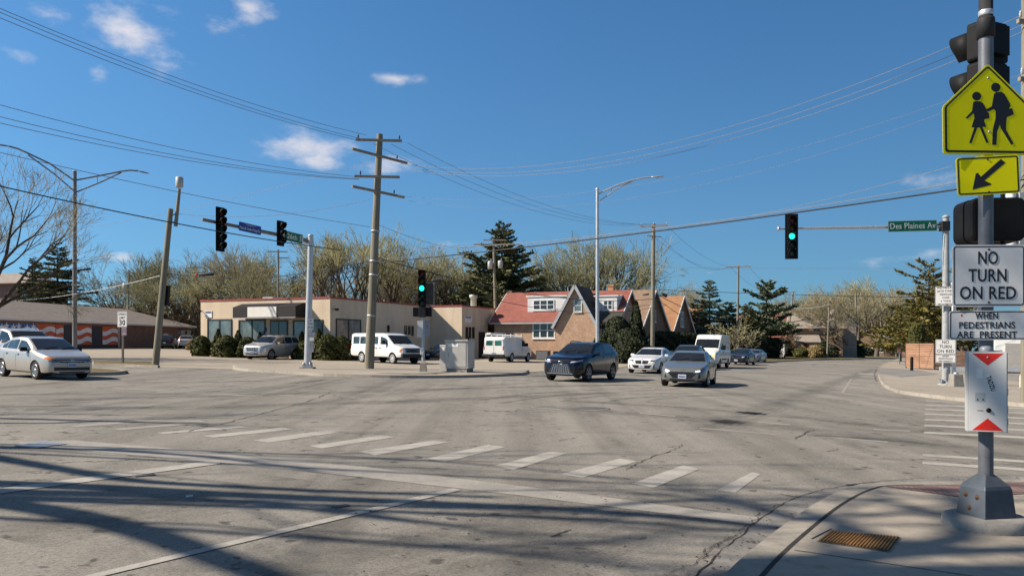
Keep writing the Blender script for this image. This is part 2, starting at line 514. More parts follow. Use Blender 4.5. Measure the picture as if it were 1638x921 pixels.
def grass_mat():
    t = NT('dormant_grass')
    c = t.ramp(t.noise(2.5, 6, 0.7), [(0.25, (0.14, 0.115, 0.06)), (0.55, (0.20, 0.16, 0.085)), (0.8, (0.12, 0.14, 0.05))])
    c = t.mix(1.0, c, t.ramp(t.noise(45, 3, 0.8), [(0.3, 0.6), (0.7, 1.35)]), 'MULTIPLY')
    t.bump(t.noise(60, 3), 0.8, 0.05)
    return t.out(c, 0.95, 0, 0.1)
M['grass'] = grass_mat()

# ------------------------------------------------------------------ setting: ground, road, lots, kerbs
def struct(o, label=None):
    o['kind'] = 'structure'
    if label: o['label'] = label
    return o
mb = MB()
xs = [-2500, -400, -150, -60, -25, -10, 0, 10, 25, 60, 150, 400, 2500]
ys = [-60, -10, 0, 10, 20, 40, 80, 150, 300, 700, 3000]
vv = [(x, y, gz(x)) for y in ys for x in xs]
nx = len(xs)
mb.add(vv, [(j * nx + i, j * nx + i + 1, (j + 1) * nx + i + 1, (j + 1) * nx + i) for j in range(len(ys) - 1) for i in range(nx - 1)])
struct(mb.build('road', M['asphalt'], recalc=False))

def sheet(name, pts, mat, dz, thick=0.0, lower=None):
    """flat patch on the sloping ground; thick > 0 makes a raised slab with side faces"""
    mb = MB()
    P2 = [(p[0], p[1]) for p in pts]
    tris = tessellate_polygon([[Vector((x, y, 0)) for x, y in P2]])
    top = [(x, y, gz(x) + dz) for x, y in P2]
    mb.add(top, [tuple(t) for t in tris])
    if thick:
        n = len(top)
        bot = [(x, y, gz(x) + dz - thick) for x, y in P2]
        mb.add(top + bot, [(i, (i + 1) % n, n + (i + 1) % n, n + i) for i in range(n)])
    o = mb.build(name, mat)
    return struct(o)
def smooth_line(pts, it=2):
    for _ in range(it):
        q = [pts[0]]
        for a, b in zip(pts[:-1], pts[1:]):
            q += [a * 0.75 + b * 0.25, a * 0.25 + b * 0.75]
        q.append(pts[-1]); pts = q
    return pts
def offset_line(pts, off):
    out = []
    for i, p in enumerate(pts):
        d = (pts[min(i + 1, len(pts) - 1)] - pts[max(i - 1, 0)]); d.z = 0; d.normalize()
        out.append(p + Vector((-d.y, d.x, 0)) * off)
    return out
def strip(name, pts, w, mat, dz=0.004, jitter=0.0, rng=None):
    L = offset_line(pts, w / 2); Rr = offset_line(pts, -w / 2)
    if jitter:
        for l in (L, Rr):
            for p in l:
                p.x += rng.uniform(-jitter, jitter); p.y += rng.uniform(-jitter, jitter)
    mb = MB(); n = len(pts)
    vs = [(p.x, p.y, gz(p.x) + dz) for p in L + Rr]
    mb.add(vs, [(i, i + 1, n + i + 1, n + i) for i in range(n - 1)])
    return struct(mb.build(name, mat))
def kerb(name, pts, w=0.16, h=0.13, mat=None, h0=0.0):
    """pts run along the road edge, the pavement lies to the LEFT of the line"""
    A = pts; B = offset_line(pts, 0.03); Cc = offset_line(pts, w)
    mb = MB(); n = len(pts)
    va = [(p.x, p.y, gz(p.x) - 0.02) for p in A]; vb = [(p.x, p.y, gz(p.x) + h) for p in B]; vc = [(p.x, p.y, gz(p.x) + h) for p in Cc]
    vd = [(p.x, p.y, gz(p.x) - 0.02) for p in Cc]
    mb.add(va + vb + vc + vd, [(k * n + i, k * n + i + 1, (k + 1) * n + i + 1, (k + 1) * n + i) for k in range(3) for i in range(n - 1)])
    return struct(mb.build(name, mat or M['kerb']))

# far lot in front of the flat-roofed building, with its kerb
front = [gp(-60, 577), gp(60, 581), gp(150, 584), gp(250, 587), gp(380, 591), gp(450, 595), gp(520, 600), gp(640, 603), gp(735, 602.5), gp(838, 599.5)]
back = [gp(842, 596), gp(900, 592), gp(985, 589), gp(1030, 581), gp(1075, 572), gd(1075, 100), gd(830, 120), gd(300, 125), gd(-60, 110)]
sheet('parking_lot', front + back, M['lot'], 0.02, 0.03)
isl = smooth_line([gp(372, 591), gp(395, 594), gp(470, 598), gp(520, 602), gp(640, 605), gp(735, 604.5), gp(800, 602), gp(838, 600), gp(846, 597)])
kerb('far_kerb', isl, 0.18, 0.12)
# strip of pavement behind that kerb, where the poles and the cabinet stand
pv = offset_line(isl, 0.18)
pin = [gp(846, 594.5), gp(800, 594), gp(735, 592), gp(640, 591), gp(520, 589), gp(440, 587), gp(372, 586)]
sheet('far_pavement', pv + pin, M['concrete'], 0.12, 0.10)
# grass island with its kerb at the left
gi = [gp(-80, 593), gp(20, 597), gp(110, 600), gp(180, 599.5), gp(205, 597), gp(190, 594.5), gp(130, 591.5), gp(0, 587), gp(-80, 584)]
sheet('grass_island', gi, M['grass'], 0.10, 0.10)
kerb('island_kerb', smooth_line([gp(-80, 593.6), gp(20, 597.7), gp(110, 600.8), gp(180, 600.3), gp(207, 597.3), gp(192, 594.2), gp(130, 591)]), 0.16, 0.13)
sheet('sidewalk_patch', [gp(150, 583.5), gp(250, 586.5), gp(246, 580), gp(150, 578)], M['grass'], 0.06, 0.05)
kerb('lot_kerb', [gp(150, 584.5), gp(200, 586), gp(252, 588)], 0.15, 0.12)

# far street: verges with kerbs on its left
vl = [gp(1215, 580.5), gp(1250, 578), gp(1300, 576), gp(1350, 574.6), gp(1400, 573.2), gp(1450, 572.3)]
sheet('verge', vl + [gd(1450, 260), gd(1200, 220), gd(1120, 150), gd(1085, 105), gp(1150, 575.5), gp(1190, 578)], M['grass'], 0.10, 0.10)
kerb('verge_kerb', smooth_line([gp(1185, 580.6), gp(1215, 581), gp(1250, 578.5), gp(1300, 576.5), gp(1350, 575.1), gp(1400, 573.7), gp(1450, 572.8)]), 0.18, 0.13)

# right-hand far corner
rc = smooth_line([gp(1438, 574), gp(1418, 580), gp(1407, 587), gp(1404, 597), gp(1406, 608), gp(1413, 619), gp(1430, 627), gp(1460, 633), gp(1520, 640), gp(1580, 646), gp(1640, 651), gp(1760, 662)])[::-1]
sheet('corner_pavement', offset_line(rc, -0.16) + [gp(1446, 572.6), gp(1500, 580), gp(1600, 595), gp(1760, 622)], M['concrete'], 0.11, 0.11)
rcr = rc[::-1]
kerb('corner_kerb', rcr, 0.18, 0.12)
sheet('service_lot', [gp(1450, 588), gp(1520, 597), gp(1760, 634), gd(1760, 80), gd(1445, 110)], M['lot_grey'], 0.125, 0.02)
sheet('driveway_apron', [gp(1404, 600), gp(1407, 590), gp(1470, 594), gp(1500, 601), gp(1440, 606)], M['gutter'], 0.122, 0.02)

# foreground corner: gutter, kerb, pavement, ramp tile
near_edge = smooth_line([gp(1000, 1060), gp(1112, 921), gp(1180, 858), gp(1255, 803), gp(1305, 785), gp(1390, 771.5), gp(1480, 764.5), gp(1560, 762), gp(1640, 761), gp(1820, 760)])
kerb_line = smooth_line([gp(1040, 1060), gp(1157, 926), gp(1235, 862), gp(1305, 812), gp(1360, 787), gp(1430, 775), gp(1520, 769), gp(1640, 766), gp(1820, 765)])
gut = near_edge + kerb_line[::-1]
sheet('gutter', gut, M['gutter'], 0.004)
kw = 0.26
k_in = offset_line(kerb_line, -kw)
def ramp_h(i, n):
    return 0.10 if i < n * 0.5 else max(0.015, 0.10 - 0.11 * (i - n * 0.5) / (n * 0.2))
mb = MB(); n = len(kerb_line)
va = [(p.x, p.y, gz(p.x) - 0.02) for p in kerb_line]
vb = [(p.x, p.y, gz(p.x) + ramp_h(i, n)) for i, p in enumerate(offset_line(kerb_line, -0.05))]
vc = [(p.x, p.y, gz(p.x) + ramp_h(i, n)) for i, p in enumerate(k_in)]
mb.add(va + vb + vc, [(k * n + i, k * n + i + 1, (k + 1) * n + i + 1, (k + 1) * n + i) for k in range(2) for i in range(n - 1)])
struct(mb.build('near_kerb', M['kerb']))
# pavement: the inner edge follows the kerb, the rest rises to 0.10 m
mb = MB()
inner = [(p.x, p.y, gz(p.x) + ramp_h(i, n) + 0.002) for i, p in enumerate(offset_line(kerb_line, -kw - 0.025))]
far_in = [(p.x, p.y, gz(p.x) + 0.102) for p in offset_line(kerb_line, -kw - 1.3)]
mb.add(inner + far_in, [(i, i + 1, n + i + 1, n + i) for i in range(n - 1)])
blk = [Vector(p) for p in far_in] + [Vector((9, 3.0, gz(9) + .102)), Vector((9, -6, gz(9) + .102)), Vector((0.2, -6, gz(0) + .102))]
tri = tessellate_polygon([[Vector((p.x, p.y, 0)) for p in blk]])
mb.add(blk, [tuple(t) for t in tri])
struct(mb.build('sidewalk', M['concrete']))
rng = random.Random(5)
jl = offset_line(kerb_line, -kw - 0.012)
mb = MB()
a_ = [(p.x, p.y, gz(p.x) + ramp_h(i, n) + 0.0035) for i, p in enumerate(offset_line(kerb_line, -kw + 0.005))]
b_ = [(p.x, p.y, gz(p.x) + ramp_h(i, n) + 0.0035) for i, p in enumerate(offset_line(kerb_line, -kw - 0.032))]
mb.add(a_ + b_, [(i, i + 1, n + i + 1, n + i) for i in range(int(n * 0.62))])
struct(mb.build('kerb_joint', M['crack']))
def crack_line(name, pts, w, dz=0.006, mat='crack', seg=7, amp=0.03):
    q = []
    for a, b in zip(pts[:-1], pts[1:]):
        for k in range(seg):
            p = a.lerp(b, k / seg); q.append(p + Vector((rng.uniform(-amp, amp), rng.uniform(-amp, amp), 0)))
    q.append(pts[-1])
    return strip(name, q, w, M[mat], dz, w * 0.3, rng)
crack_line('gutter_crack', near_edge, 0.012, 0.008, amp=0.012, seg=3)
crack_line('pothole_crack', [gp(1355, 777), gp(1375, 774.5), gp(1392, 773.5)], 0.085, 0.009, amp=0.015)
crack_line('pavement_crack', [gp(1125, 898), gp(1145, 870), gp(1178, 855), gp(1205, 835), gp(1215, 818), gp(1250, 806)], 0.007, 0.007, amp=0.03)
crack_line('pavement_crack', [gp(1060, 921), gp(1110, 900), gp(1140, 872), gp(1175, 860)], 0.006, 0.007, amp=0.03)
crack_line('pavement_crack', [gp(1000, 752), gp(1030, 738), gp(1070, 722), gp(1090, 711)], 0.014, 0.007, amp=0.05)
crack_line('pavement_crack', [gp(1272, 702), gp(1280, 696), gp(1300, 687)], 0.022, 0.007, amp=0.08)
crack_line('pavement_crack', [gp(1325, 722), gp(1340, 718)], 0.014, 0.007, amp=0.04)
crack_line('tar_seam', [gp(180, 657), gp(330, 640), gp(440, 632), gp(530, 622)], 0.03, 0.0075, 'tar', amp=0.06)
crack_line('tar_seam', [gp(300, 690), gp(380, 672), gp(440, 656), gp(500, 640), gp(526, 628)], 0.028, 0.0075, 'tar', amp=0.06)
crack_line('tar_seam', [gp(466, 613), gp(497, 610), gp(522, 607)], 0.12, 0.0075, 'tar', amp=0.06)
crack_line('tar_seam', [gp(893, 705), gp(920, 700)], 0.015, 0.0075, 'tar', amp=0.04)
crack_line('tar_seam', [gp(880, 858), gp(912, 847)], 0.02, 0.0075, 'tar', amp=0.01)
crack_line('tar_seam', [gp(1402, 610), gp(1398, 600), gp(1402, 590)], 0.07, 0.0075, 'tar', amp=0.06)

# ---- painted markings, 4 mm above the asphalt
def mark(px, mat='paint', dz=0.004, name='road_marking'):
    return sheet(name, [gp(*p) for p in px], M[mat], dz)
for a in ([(250, 692), (262, 694), (398, 683), (382, 681)], [(325, 697), (341, 700), (471, 686.5), (452, 683.5)],
          [(405, 704), (428, 708), (545, 691), (522, 688)], [(494, 713), (515, 717), (631, 699), (611, 696)],
          [(574, 722), (600, 728), (717, 707), (695, 704)], [(684, 733), (712, 739), (808, 715), (782, 711)],
          [(790, 745), (822, 751), (907, 725), (880, 722)], [(898, 758), (932, 764), (1019, 738), (992, 733)],
          [(1011, 773), (1046, 780), (1119, 750), (1093, 744)], [(1146, 784), (1176, 788), (1217, 758), (1203, 755)]):
    mark(a, name='crosswalk_stripe')
for a in ([(110, 681), (122, 683), (200, 677), (188, 675)], [(180, 686), (192, 688), (300, 679), (286, 677)], [(210, 672), (222, 673.5), (330, 675), (320, 672)]):
    mark(a, 'paint_faint', name='crosswalk_stripe')
mark([(30, 706), (32, 711), (480, 752), (830, 792), (1200, 838), (1225, 829), (840, 778), (560, 744), (330, 722), (120, 704)], 'paint_faint', 0.0038, 'stop_line')
mark([(-40, 795), (-40, 787), (330, 738), (352, 738), (352, 742)], 'paint', 0.0066, 'lane_line')
mark([(100, 930), (132, 930), (738, 784), (725, 781)], 'paint', 0.0066, 'lane_line')
# right-hand crosswalk
yy = [(640.5, 642), (647.0, 648.6), (653.5, 655.2), (661, 663), (669.5, 671.8), (679, 681.6), (690, 693), (726, 729.5), (738, 742)]
for (a, b) in yy:
    mark([(1481 - (a - 640) * 0.05, a), (1480 - (a - 640) * .05, b), (1760, b + 15 * (b - 548) / 150), (1760, a + 15 * (a - 548) / 150)], 'paint' if a > 645 else 'paint_faint', name='crosswalk_stripe')
for a in ([(1345, 628), (1350, 628), (1363, 606), (1360, 606)], [(1404, 598), (1375, 596.5), (1370, 598), (1402, 600)]):
    mark(a, 'paint_faint', name='lane_line')
for (x0, y0, x1, y1, w) in ((1024, 660, 1080, 665, 1.3), (1212, 674, 1264, 678.5, 1.3), (1398, 686, 1456, 688.5, 1.4), (850, 651, 897, 654, 1.1),
                            (560, 636, 592, 638, 1.0), (430, 632, 470, 631, 1.0), (705, 643, 738, 644.5, 1.0), (1310, 697, 1420, 706, 1.6), (1120, 684, 1250, 695, 1.2), (180, 620, 330, 628, 1.0), (250, 626, 420, 633, 1.2)):
    mark([(x0, y0), (x0, y0 + w), (x1, y1 + w), (x1, y1)], 'paint_faint', 0.004, 'lane_line')
# tyre marks and darker wheel paths worn into the junction
def stain_mat(name, col, k):
    t = NT(name)
    t.out(t.ramp(t.noise(3, 4), [(.3, tuple(c * .9 for c in col)), (.7, tuple(c * 1.1 for c in col))]), .85)
    f = t.math('MULTIPLY', t.ramp(t.noise(1.6, 6, .7), [(.34, 0.0), (.68, 1.0)]), t.ramp(t.noise(40, 3, .7), [(.3, .5), (.6, 1.0)]))
    t.l(t.math('MULTIPLY', f, k), t.b.inputs['Alpha'])
    return t.mat
M['skid'] = stain_mat('tyre_rubber_marks', (.075, .07, .064), .62)
M['path'] = stain_mat('worn_wheel_path', (.11, .103, .093), .2)
for pts, w in (([(770, 640), (830, 631), (900, 626), (980, 622), (1075, 619)], .22), ([(800, 645), (870, 634), (950, 629), (1020, 625), (1095, 621)], .2), ([(905, 640), (960, 633), (1030, 630), (1110, 628)], .2),
               ([(960, 645), (1000, 637), (1060, 633), (1150, 632)], .22), ([(1040, 640), (1090, 634), (1160, 632), (1250, 634)], .2), ([(1290, 696), (1370, 700), (1440, 705), (1500, 712)], .35), ([(200, 612), (330, 611), (420, 609)], .5), ([(240, 603), (300, 604.5), (390, 603)], .4)):
    strip('tyre_mark', smooth_line([gp(*q) for q in pts]), w, M['skid'], 0.0055)
for pts, w in (([(860, 650), (1100, 668), (1300, 688), (1500, 712), (1700, 742)], 1.1), ([(900, 640), (1150, 655), (1400, 680), (1650, 712)], .8), ([(60, 640), (400, 632), (700, 622), (1000, 615)], .9), ([(40, 655), (380, 650), (700, 640), (980, 628)], .9),
               ([(420, 921), (640, 870), (860, 826), (1040, 790)], .9), ([(640, 960), (840, 900), (1010, 850), (1120, 812)], .9), ([(0, 860), (240, 812), (480, 766)], .9), ([(1120, 690), (1260, 640), (1340, 610), (1400, 590)], .9)):
    for w_, z_ in ((1.25, .0023), (.85, .0027), (.45, .0031)): strip('wheel_path', smooth_line([gp(*q) for q in pts]), w * w_, M['path'], z_)
# pavement score lines
for a, b in (((1270, 880), (1640, 934)), ((1298, 862), (1330, 846))):
    strip('pavement_joint', [gp(*a, dz=.1), gp(*b, dz=.1)], 0.012, M['crack'], 0.1065)
# lot seams
for a, b in (((420, 583), (900, 588)), ((300, 577), (560, 580)), ((860, 585), (1000, 581))):
    strip('lot_seam', [gp(*a), gp(*b)], 0.06, M['gutter'], 0.027)

# grit and dead leaves lying along the gutter and on the near corner
def litter():
    rn = np.random.default_rng(77); V_ = []
    for k in range(620):
        if k < 380:
            i = rn.integers(0, len(kerb_line) - 1); e = kerb_line[i].lerp(kerb_line[i + 1], rn.random()); o = Vector((rn.normal() * .14 - .05, rn.normal() * .14 - .03, 0)); p_ = e + o; z = gz(p_.x) + .014
        else:
            p_ = gp(rn.uniform(560, 1500), rn.uniform(790, 921)); z = gz(p_.x) + .012
        s = rn.uniform(.006, .022); a = rn.uniform(0, 6.28); c, n_ = math.cos(a), math.sin(a); t = rn.uniform(-.006, .006)
        for (u, v, w) in ((-s, 0, 0), (0, -s * .5, t), (s, 0, .002), (0, s * .5, -t)): V_.append((p_.x + u * c - v * n_, p_.y + u * n_ + v * c, z + w))
    V_ = np.array(V_)
    o = mesh_np('leaf_litter', V_, np.arange(len(V_)).reshape(-1, 4), leaf_mat('dead_leaves', [(.05, .035, .02), (.11, .075, .04), (.07, .06, .05), (.16, .11, .06)]))
    o['kind'] = 'stuff'; o['label'] = 'dead leaf bits and grit along the gutter and near corner'
litter()
# ------------------------------------------------------------------ buildings
M['stucco'] = None
def stucco(name, c, rough=0.85):
    t = NT(name)
    a = t.noise(0.35, 5, 0.6); s = t.noise(1.0, 5, 0.6, t.mapping(t.tc.outputs['Object'], (1.6, 1.6, 0.16)))
    col = t.mix(1.0, t.ramp(a, [(0.3, tuple(x * .9 for x in c)), (0.7, tuple(x * 1.07 for x in c))]), t.ramp(s, [(0.3, 0.87), (0.6, 1.03)]), 'MULTIPLY')
    br = t.n('ShaderNodeTexBrick'); br.inputs['Scale'].default_value = 1
    br.inputs['Brick Width'].default_value = 0.42; br.inputs['Row Height'].default_value = 0.21; br.inputs['Mortar Size'].default_value = 0.012
    br.inputs['Color1'].default_value = (1, 1, 1, 1); br.inputs['Color2'].default_value = (.95, .95, .95, 1); br.inputs['Mortar'].default_value = (.86, .86, .86, 1)
    t.l(t.tc.outputs['UV'], br.inputs['Vector'])
    col = t.mix(0.8, col, t.mix(1.0, col, br.outputs[0], 'MULTIPLY'))
    t.bump(t.noise(30, 4), 0.25, 0.01)
    return t.out(col, rough, 0, 0.2)
M['stucco'] = stucco('tan_painted_block', (0.68, 0.545, 0.40))
M['coping'] = pm('red_coping', (0.30, 0.055, 0.04), 0.6, 0, 0.2, 3)
M['awning'] = pm('black_awning_canvas', (0.015, 0.012, 0.012), 0.7, 0, 0.25, 2)
M['panel_white'] = pm('blank_panel', (0.72, 0.68, 0.62), 0.6, 0, 0.05, 2)
M['frame_dark'] = pm('bronze_window_frame', (0.05, 0.04, 0.035), 0.5, 0, 0.2, 4)
M['glass_blue'] = glass_mat('window_glass_sky', (0.13, 0.17, 0.17), 0.08, 0.9, 0.35)
M['glass_dark'] = glass_mat('window_glass_dark', (0.022, 0.027, 0.03), 0.05, 0.9)
M['door_dark'] = pm('dark_door', (0.035, 0.03, 0.028), 0.6, 0, 0.2, 2)
M['garage_dark'] = pm('dark_garage_door', (0.055, 0.045, 0.04), 0.6, 0, 0.2, 2)
M['brick_orange'] = brick_mat('orange_brick', (0.42, 0.20, 0.10), (0.50, 0.29, 0.17), (0.42, 0.36, 0.28), noise=0.3)
M['brick_tan'] = brick_mat('brown_brick', (0.30, 0.155, 0.08), (0.37, 0.21, 0.11), (0.30, 0.24, 0.18))
M['brick_dark'] = brick_mat('dark_brown_brick', (0.19, 0.105, 0.06), (0.25, 0.14, 0.08), (0.2, 0.16, 0.12))
M['brick_red'] = brick_mat('red_brown_brick', (0.24, 0.105, 0.07), (0.30, 0.15, 0.10), (0.26, 0.21, 0.18))
M['roof_red'] = shingle_mat('red_shingles', (0.295, 0.098, 0.072), (0.25, 0.08, 0.06))
M['roof_orange'] = shingle_mat('rust_shingles', (0.34, 0.175, 0.085), (0.29, 0.145, 0.07))
M['roof_brown'] = shingle_mat('brown_shingles', (0.25, 0.165, 0.11), (0.21, 0.14, 0.095))
M['roof_grey'] = shingle_mat('grey_brown_shingles', (0.245, 0.205, 0.175), (0.21, 0.175, 0.15))
M['roof_taupe'] = shingle_mat('taupe_shingles', (0.33, 0.28, 0.235), (0.28, 0.235, 0.20))
M['roof_dark'] = shingle_mat('dark_shingles', (0.06, 0.058, 0.05), (0.05, 0.048, 0.042))
M['roof_greenish'] = shingle_mat('grey_green_shingles', (0.16, 0.165, 0.145), (0.13, 0.135, 0.12))
M['trim'] = pm('white_trim', (0.72, 0.71, 0.69), 0.6, 0, 0.06, 3)
M['trim_grey'] = pm('grey_trim', (0.36, 0.37, 0.39), 0.6, 0, 0.08, 3)
M['siding'] = brick_mat('white_siding', (0.72, 0.71, 0.70), (0.70, 0.69, 0.68), (0.45, 0.45, 0.45), 6.0, 0.15, 0.012, 0.05, 0.6, 0.08)
M['chimney_orange'] = brick_mat('orange_chimney_brick', (0.50, 0.22, 0.08), (0.55, 0.27, 0.11), (0.45, 0.3, 0.18))
M['garage_grey'] = pm('grey_garage_door', (0.30, 0.28, 0.26), 0.6, 0, 0.08, 2)
M['wall_white'] = pm('white_render', (0.70, 0.69, 0.66), 0.75, 0, 0.07, 1)

class Face:
    """a wall face in a building's local frame: origin, direction along (seen left to right), outward normal"""
    def __init__(s, root, o, a, n):
        s.root = root; s.o = Vector(o); s.a = Vector(a).normalized(); s.n = Vector(n).normalized()
        s.mw = Matrix.Translation(root.location) @ root.rotation_euler.to_matrix().to_4x4()
    def p(s, t, z, out=0.0): return s.o + s.a * t + Vector((0, 0, z)) + s.n * out
    def px(s, px, py):
        """wall coordinates (t, z) of the point seen at a photograph position"""
        o = s.mw @ s.o; a = s.mw.to_3x3() @ s.a
        k = (px - 819) / FPX
        t = (k * o.y - o.x) / (a.x - k * a.y)
        d = o.y + a.y * t
        return t, EYE - (py - 548) / FPX * d - o.z
    def slab(s, mb, t0, t1, z0, z1, o0, o1, m=0):
        ps = [s.p(t0, z0, o0), s.p(t1, z0, o0), s.p(t1, z1, o0), s.p(t0, z1, o0), s.p(t0, z0, o1), s.p(t1, z0, o1), s.p(t1, z1, o1), s.p(t0, z1, o1)]
        mb.add(ps, [(3, 2, 1, 0), (4, 5, 6, 7), (0, 1, 5, 4), (1, 2, 6, 5), (2, 3, 7, 6), (3, 0, 4, 7)], m)
def window(face, t0, t1, z0, z1, cols=1, rows=1, fw=0.07, frame='trim', glass='glass_dark', sill=True, parent=None, out=0.06, name='window'):
    parent = parent or face.root
    mb = MB()
    face.slab(mb, t0, t0 + fw, z0, z1, 0.002, out); face.slab(mb, t1 - fw, t1, z0, z1, 0.002, out)
    face.slab(mb, t0 + fw, t1 - fw, z1 - fw, z1, 0.002, out); face.slab(mb, t0 + fw, t1 - fw, z0, z0 + fw, 0.002, out)
    for i in range(1, cols):
        t = t0 + (t1 - t0) * i / cols
        face.slab(mb, t - fw * .55, t + fw * .55, z0 + fw, z1 - fw, 0.002, out - 0.006)
    for i in range(1, rows):
        z = z0 + (z1 - z0) * i / rows
        face.slab(mb, t0 + fw, t1 - fw, z - fw * .32, z + fw * .32, 0.002, out - 0.015)
    w = mb.build(name, M[frame], parent)
    mb = MB(); face.slab(mb, t0 + fw * .6, t1 - fw * .6, z0 + fw * .6, z1 - fw * .6, 0.004, 0.016)
    mb.build('pane', M[glass], w)
    if sill:
        mb = MB(); face.slab(mb, t0 - 0.06, t1 + 0.06, z0 - 0.09, z0 - 0.003, 0.002, out + 0.05); mb.build('sill', M[frame], w)
    return w
def simple(face, name, mat, t0, t1, z0, z1, o0, o1, parent=None):
    mb = MB(); face.slab(mb, t0, t1, z0, z1, o0, o1)
    return mb.build(name, mat, parent or face.root)

# ---------------- tan flat-roofed office with the black awning
A_ = R(-22.5)
C0 = gd(528, 62)
tan = thing('office_building', 'tan flat roofed single storey building with red coping and black awning', 'building', C0, A_)
h0 = 4.75; gz0 = C0.z
W_, S_, D1, D2 = 12.9, 3.4, 16.2, 11.0
foot = [(-W_, 0), (0, 0), (0, D1), (S_, D1), (S_, D1 + D2), (-W_, D1 + D2)]
def tilt(x, y):      # fall of the ground along the building
    wx = C0.x + math.cos(A_) * x - math.sin(A_) * y
    return gz(wx) - gz0
mb = MB()
mb.prism(foot, lambda x, y: Vector((x, y, tilt(x, y) - 0.3)), lambda x, y: Vector((x, y, h0)))
mb.build('wall', M['stucco'], tan)
mb = MB()
def ring(mb, poly, z0, z1, out, inn):
    n = len(poly)
    for i in range(n):
        a, b = Vector((*poly[i], 0)), Vector((*poly[(i + 1) % n], 0))
        d = (b - a).normalized(); nn = Vector((d.y, -d.x, 0))
        e = out - 0.004
        ps = []
        for z in (z0, z1):
            ps += [a - d * e + nn * out, b + d * e + nn * out, b - d * 0 - nn * inn, a + d * 0 - nn * inn]
        ps = [p + Vector((0, 0, z0 if k < 4 else z1)) for k, p in enumerate(ps)]
        mb.add(ps, [(3, 2, 1, 0), (4, 5, 6, 7), (0, 1, 5, 4), (1, 2, 6, 5), (2, 3, 7, 6), (3, 0, 4, 7)])
ring(mb, foot, h0 + 0.003, h0 + 0.13, 0.05, 0.2)
mb.build('coping', M['coping'], tan)
FW = Face(tan, (0, 0, 0), (1, 0, 0), (0, -1, 0))
RW = Face(tan, (0, 0, 0), (0, 1, 0), (1, 0, 0))
SW = Face(tan, (0, D1, 0), (1, 0, 0), (0, -1, 0))
R2 = Face(tan, (S_, 0, 0), (0, 1, 0), (1, 0, 0))
def wpx(face, x0, y0, x1, y1, **kw):
    a = face.px(x0, y1); b = face.px(x1, y0)
    return window(face, a[0], b[0], a[1], b[1], **kw)
wpx(FW, 332, 510, 371, 552, cols=2, frame='frame_dark', glass='glass_blue', fw=0.1, sill=False)
wpx(FW, 382, 511, 425, 552, cols=2, frame='frame_dark', glass='glass_blue', fw=0.1, sill=False)
wpx(FW, 469, 512, 489, 556, cols=1, frame='frame_dark', glass='glass_blue', fw=0.1, sill=False)
wpx(FW, 497, 511, 517, 556, cols=1, frame='frame_dark', glass='glass_blue', fw=0.1, sill=False)
a = FW.px(433, 556); b = FW.px(461, 512)
d_ = simple(FW, 'door', M['frame_dark'], a[0], b[0], tilt(a[0], 0), b[1], 0.003, 0.07)
mb = MB()
for k in range(2):
    t0 = a[0] + 0.1 + k * (b[0] - a[0] - .1) / 2; t1 = t0 + (b[0] - a[0] - .3) / 2
    FW.slab(mb, t0, t1, 0.25, b[1] - .1, 0.072, 0.08)
mb.build('pane', M['glass_dark'], d_)
a = FW.px(424, 530); simple(FW, 'notice', M['sign_blue'], a[0], a[0] + 0.2, a[1], a[1] + 0.3, 0.003, 0.02)
wpx(RW, 537, 511, 577, 548, cols=2, frame='frame_dark', glass='glass_blue', fw=0.1, sill=False)
for (x0, x1, y0, y1) in ((619, 622.5, 520, 531), (646.5, 650, 521, 535), (652.5, 656, 521, 535), (658, 661, 521, 537)):
    wpx(RW, x0, y0, x1, y1, frame='frame_dark', fw=0.05, sill=False)
for (x0, x1) in ((744.5, 748), (749.5, 753), (755, 758.5)):
    wpx(R2, x0, 523, x1, 541, frame='frame_dark', fw=0.05, sill=False)
a = R2.px(780, 570); b = R2.px(805, 516); simple(R2, 'garage_door', M['garage_dark'], a[0], b[0], tilt(S_, a[0]) + .01, b[1], 0.003, 0.03)
a = R2.px(765.5, 575); b = R2.px(775, 531); simple(R2, 'door', M['door_dark'], a[0], b[0], tilt(S_, a[0]) + .01, b[1], 0.003, 0.05)
# awning: sloped top, upright valance and blank white panel
a = FW.px(391, 509); b = FW.px(490, 484)
mb = MB(); zt = b[1]; zb = a[1]; zm = zb + (zt - zb) * 0.72; pr = 1.35; t0, t1 = a[0], b[0]
pts = [(0.004, zb), (pr, zb), (pr, zm), (0.25, zt), (0.004, zt)]
mb.prism(pts, lambda o, z: FW.p(t0, z, o), lambda o, z: FW.p(t1, z, o))
aw = mb.build('awning', M['awning'], tan)
c0 = t0 + (t1 - t0) * 0.245; c1 = t0 + (t1 - t0) * 0.705
simple(FW, 'blank_panel', M['panel_white'], c0, c1, zb + 0.03, zm + 0.0, pr + 0.003, pr + 0.03, aw)
mb = MB(); FW.slab(mb, t0, t1, zb - 0.06, zb - 0.004, pr - 0.05, pr + 0.02); mb.build('awning_rail', M['trim_grey'], aw)
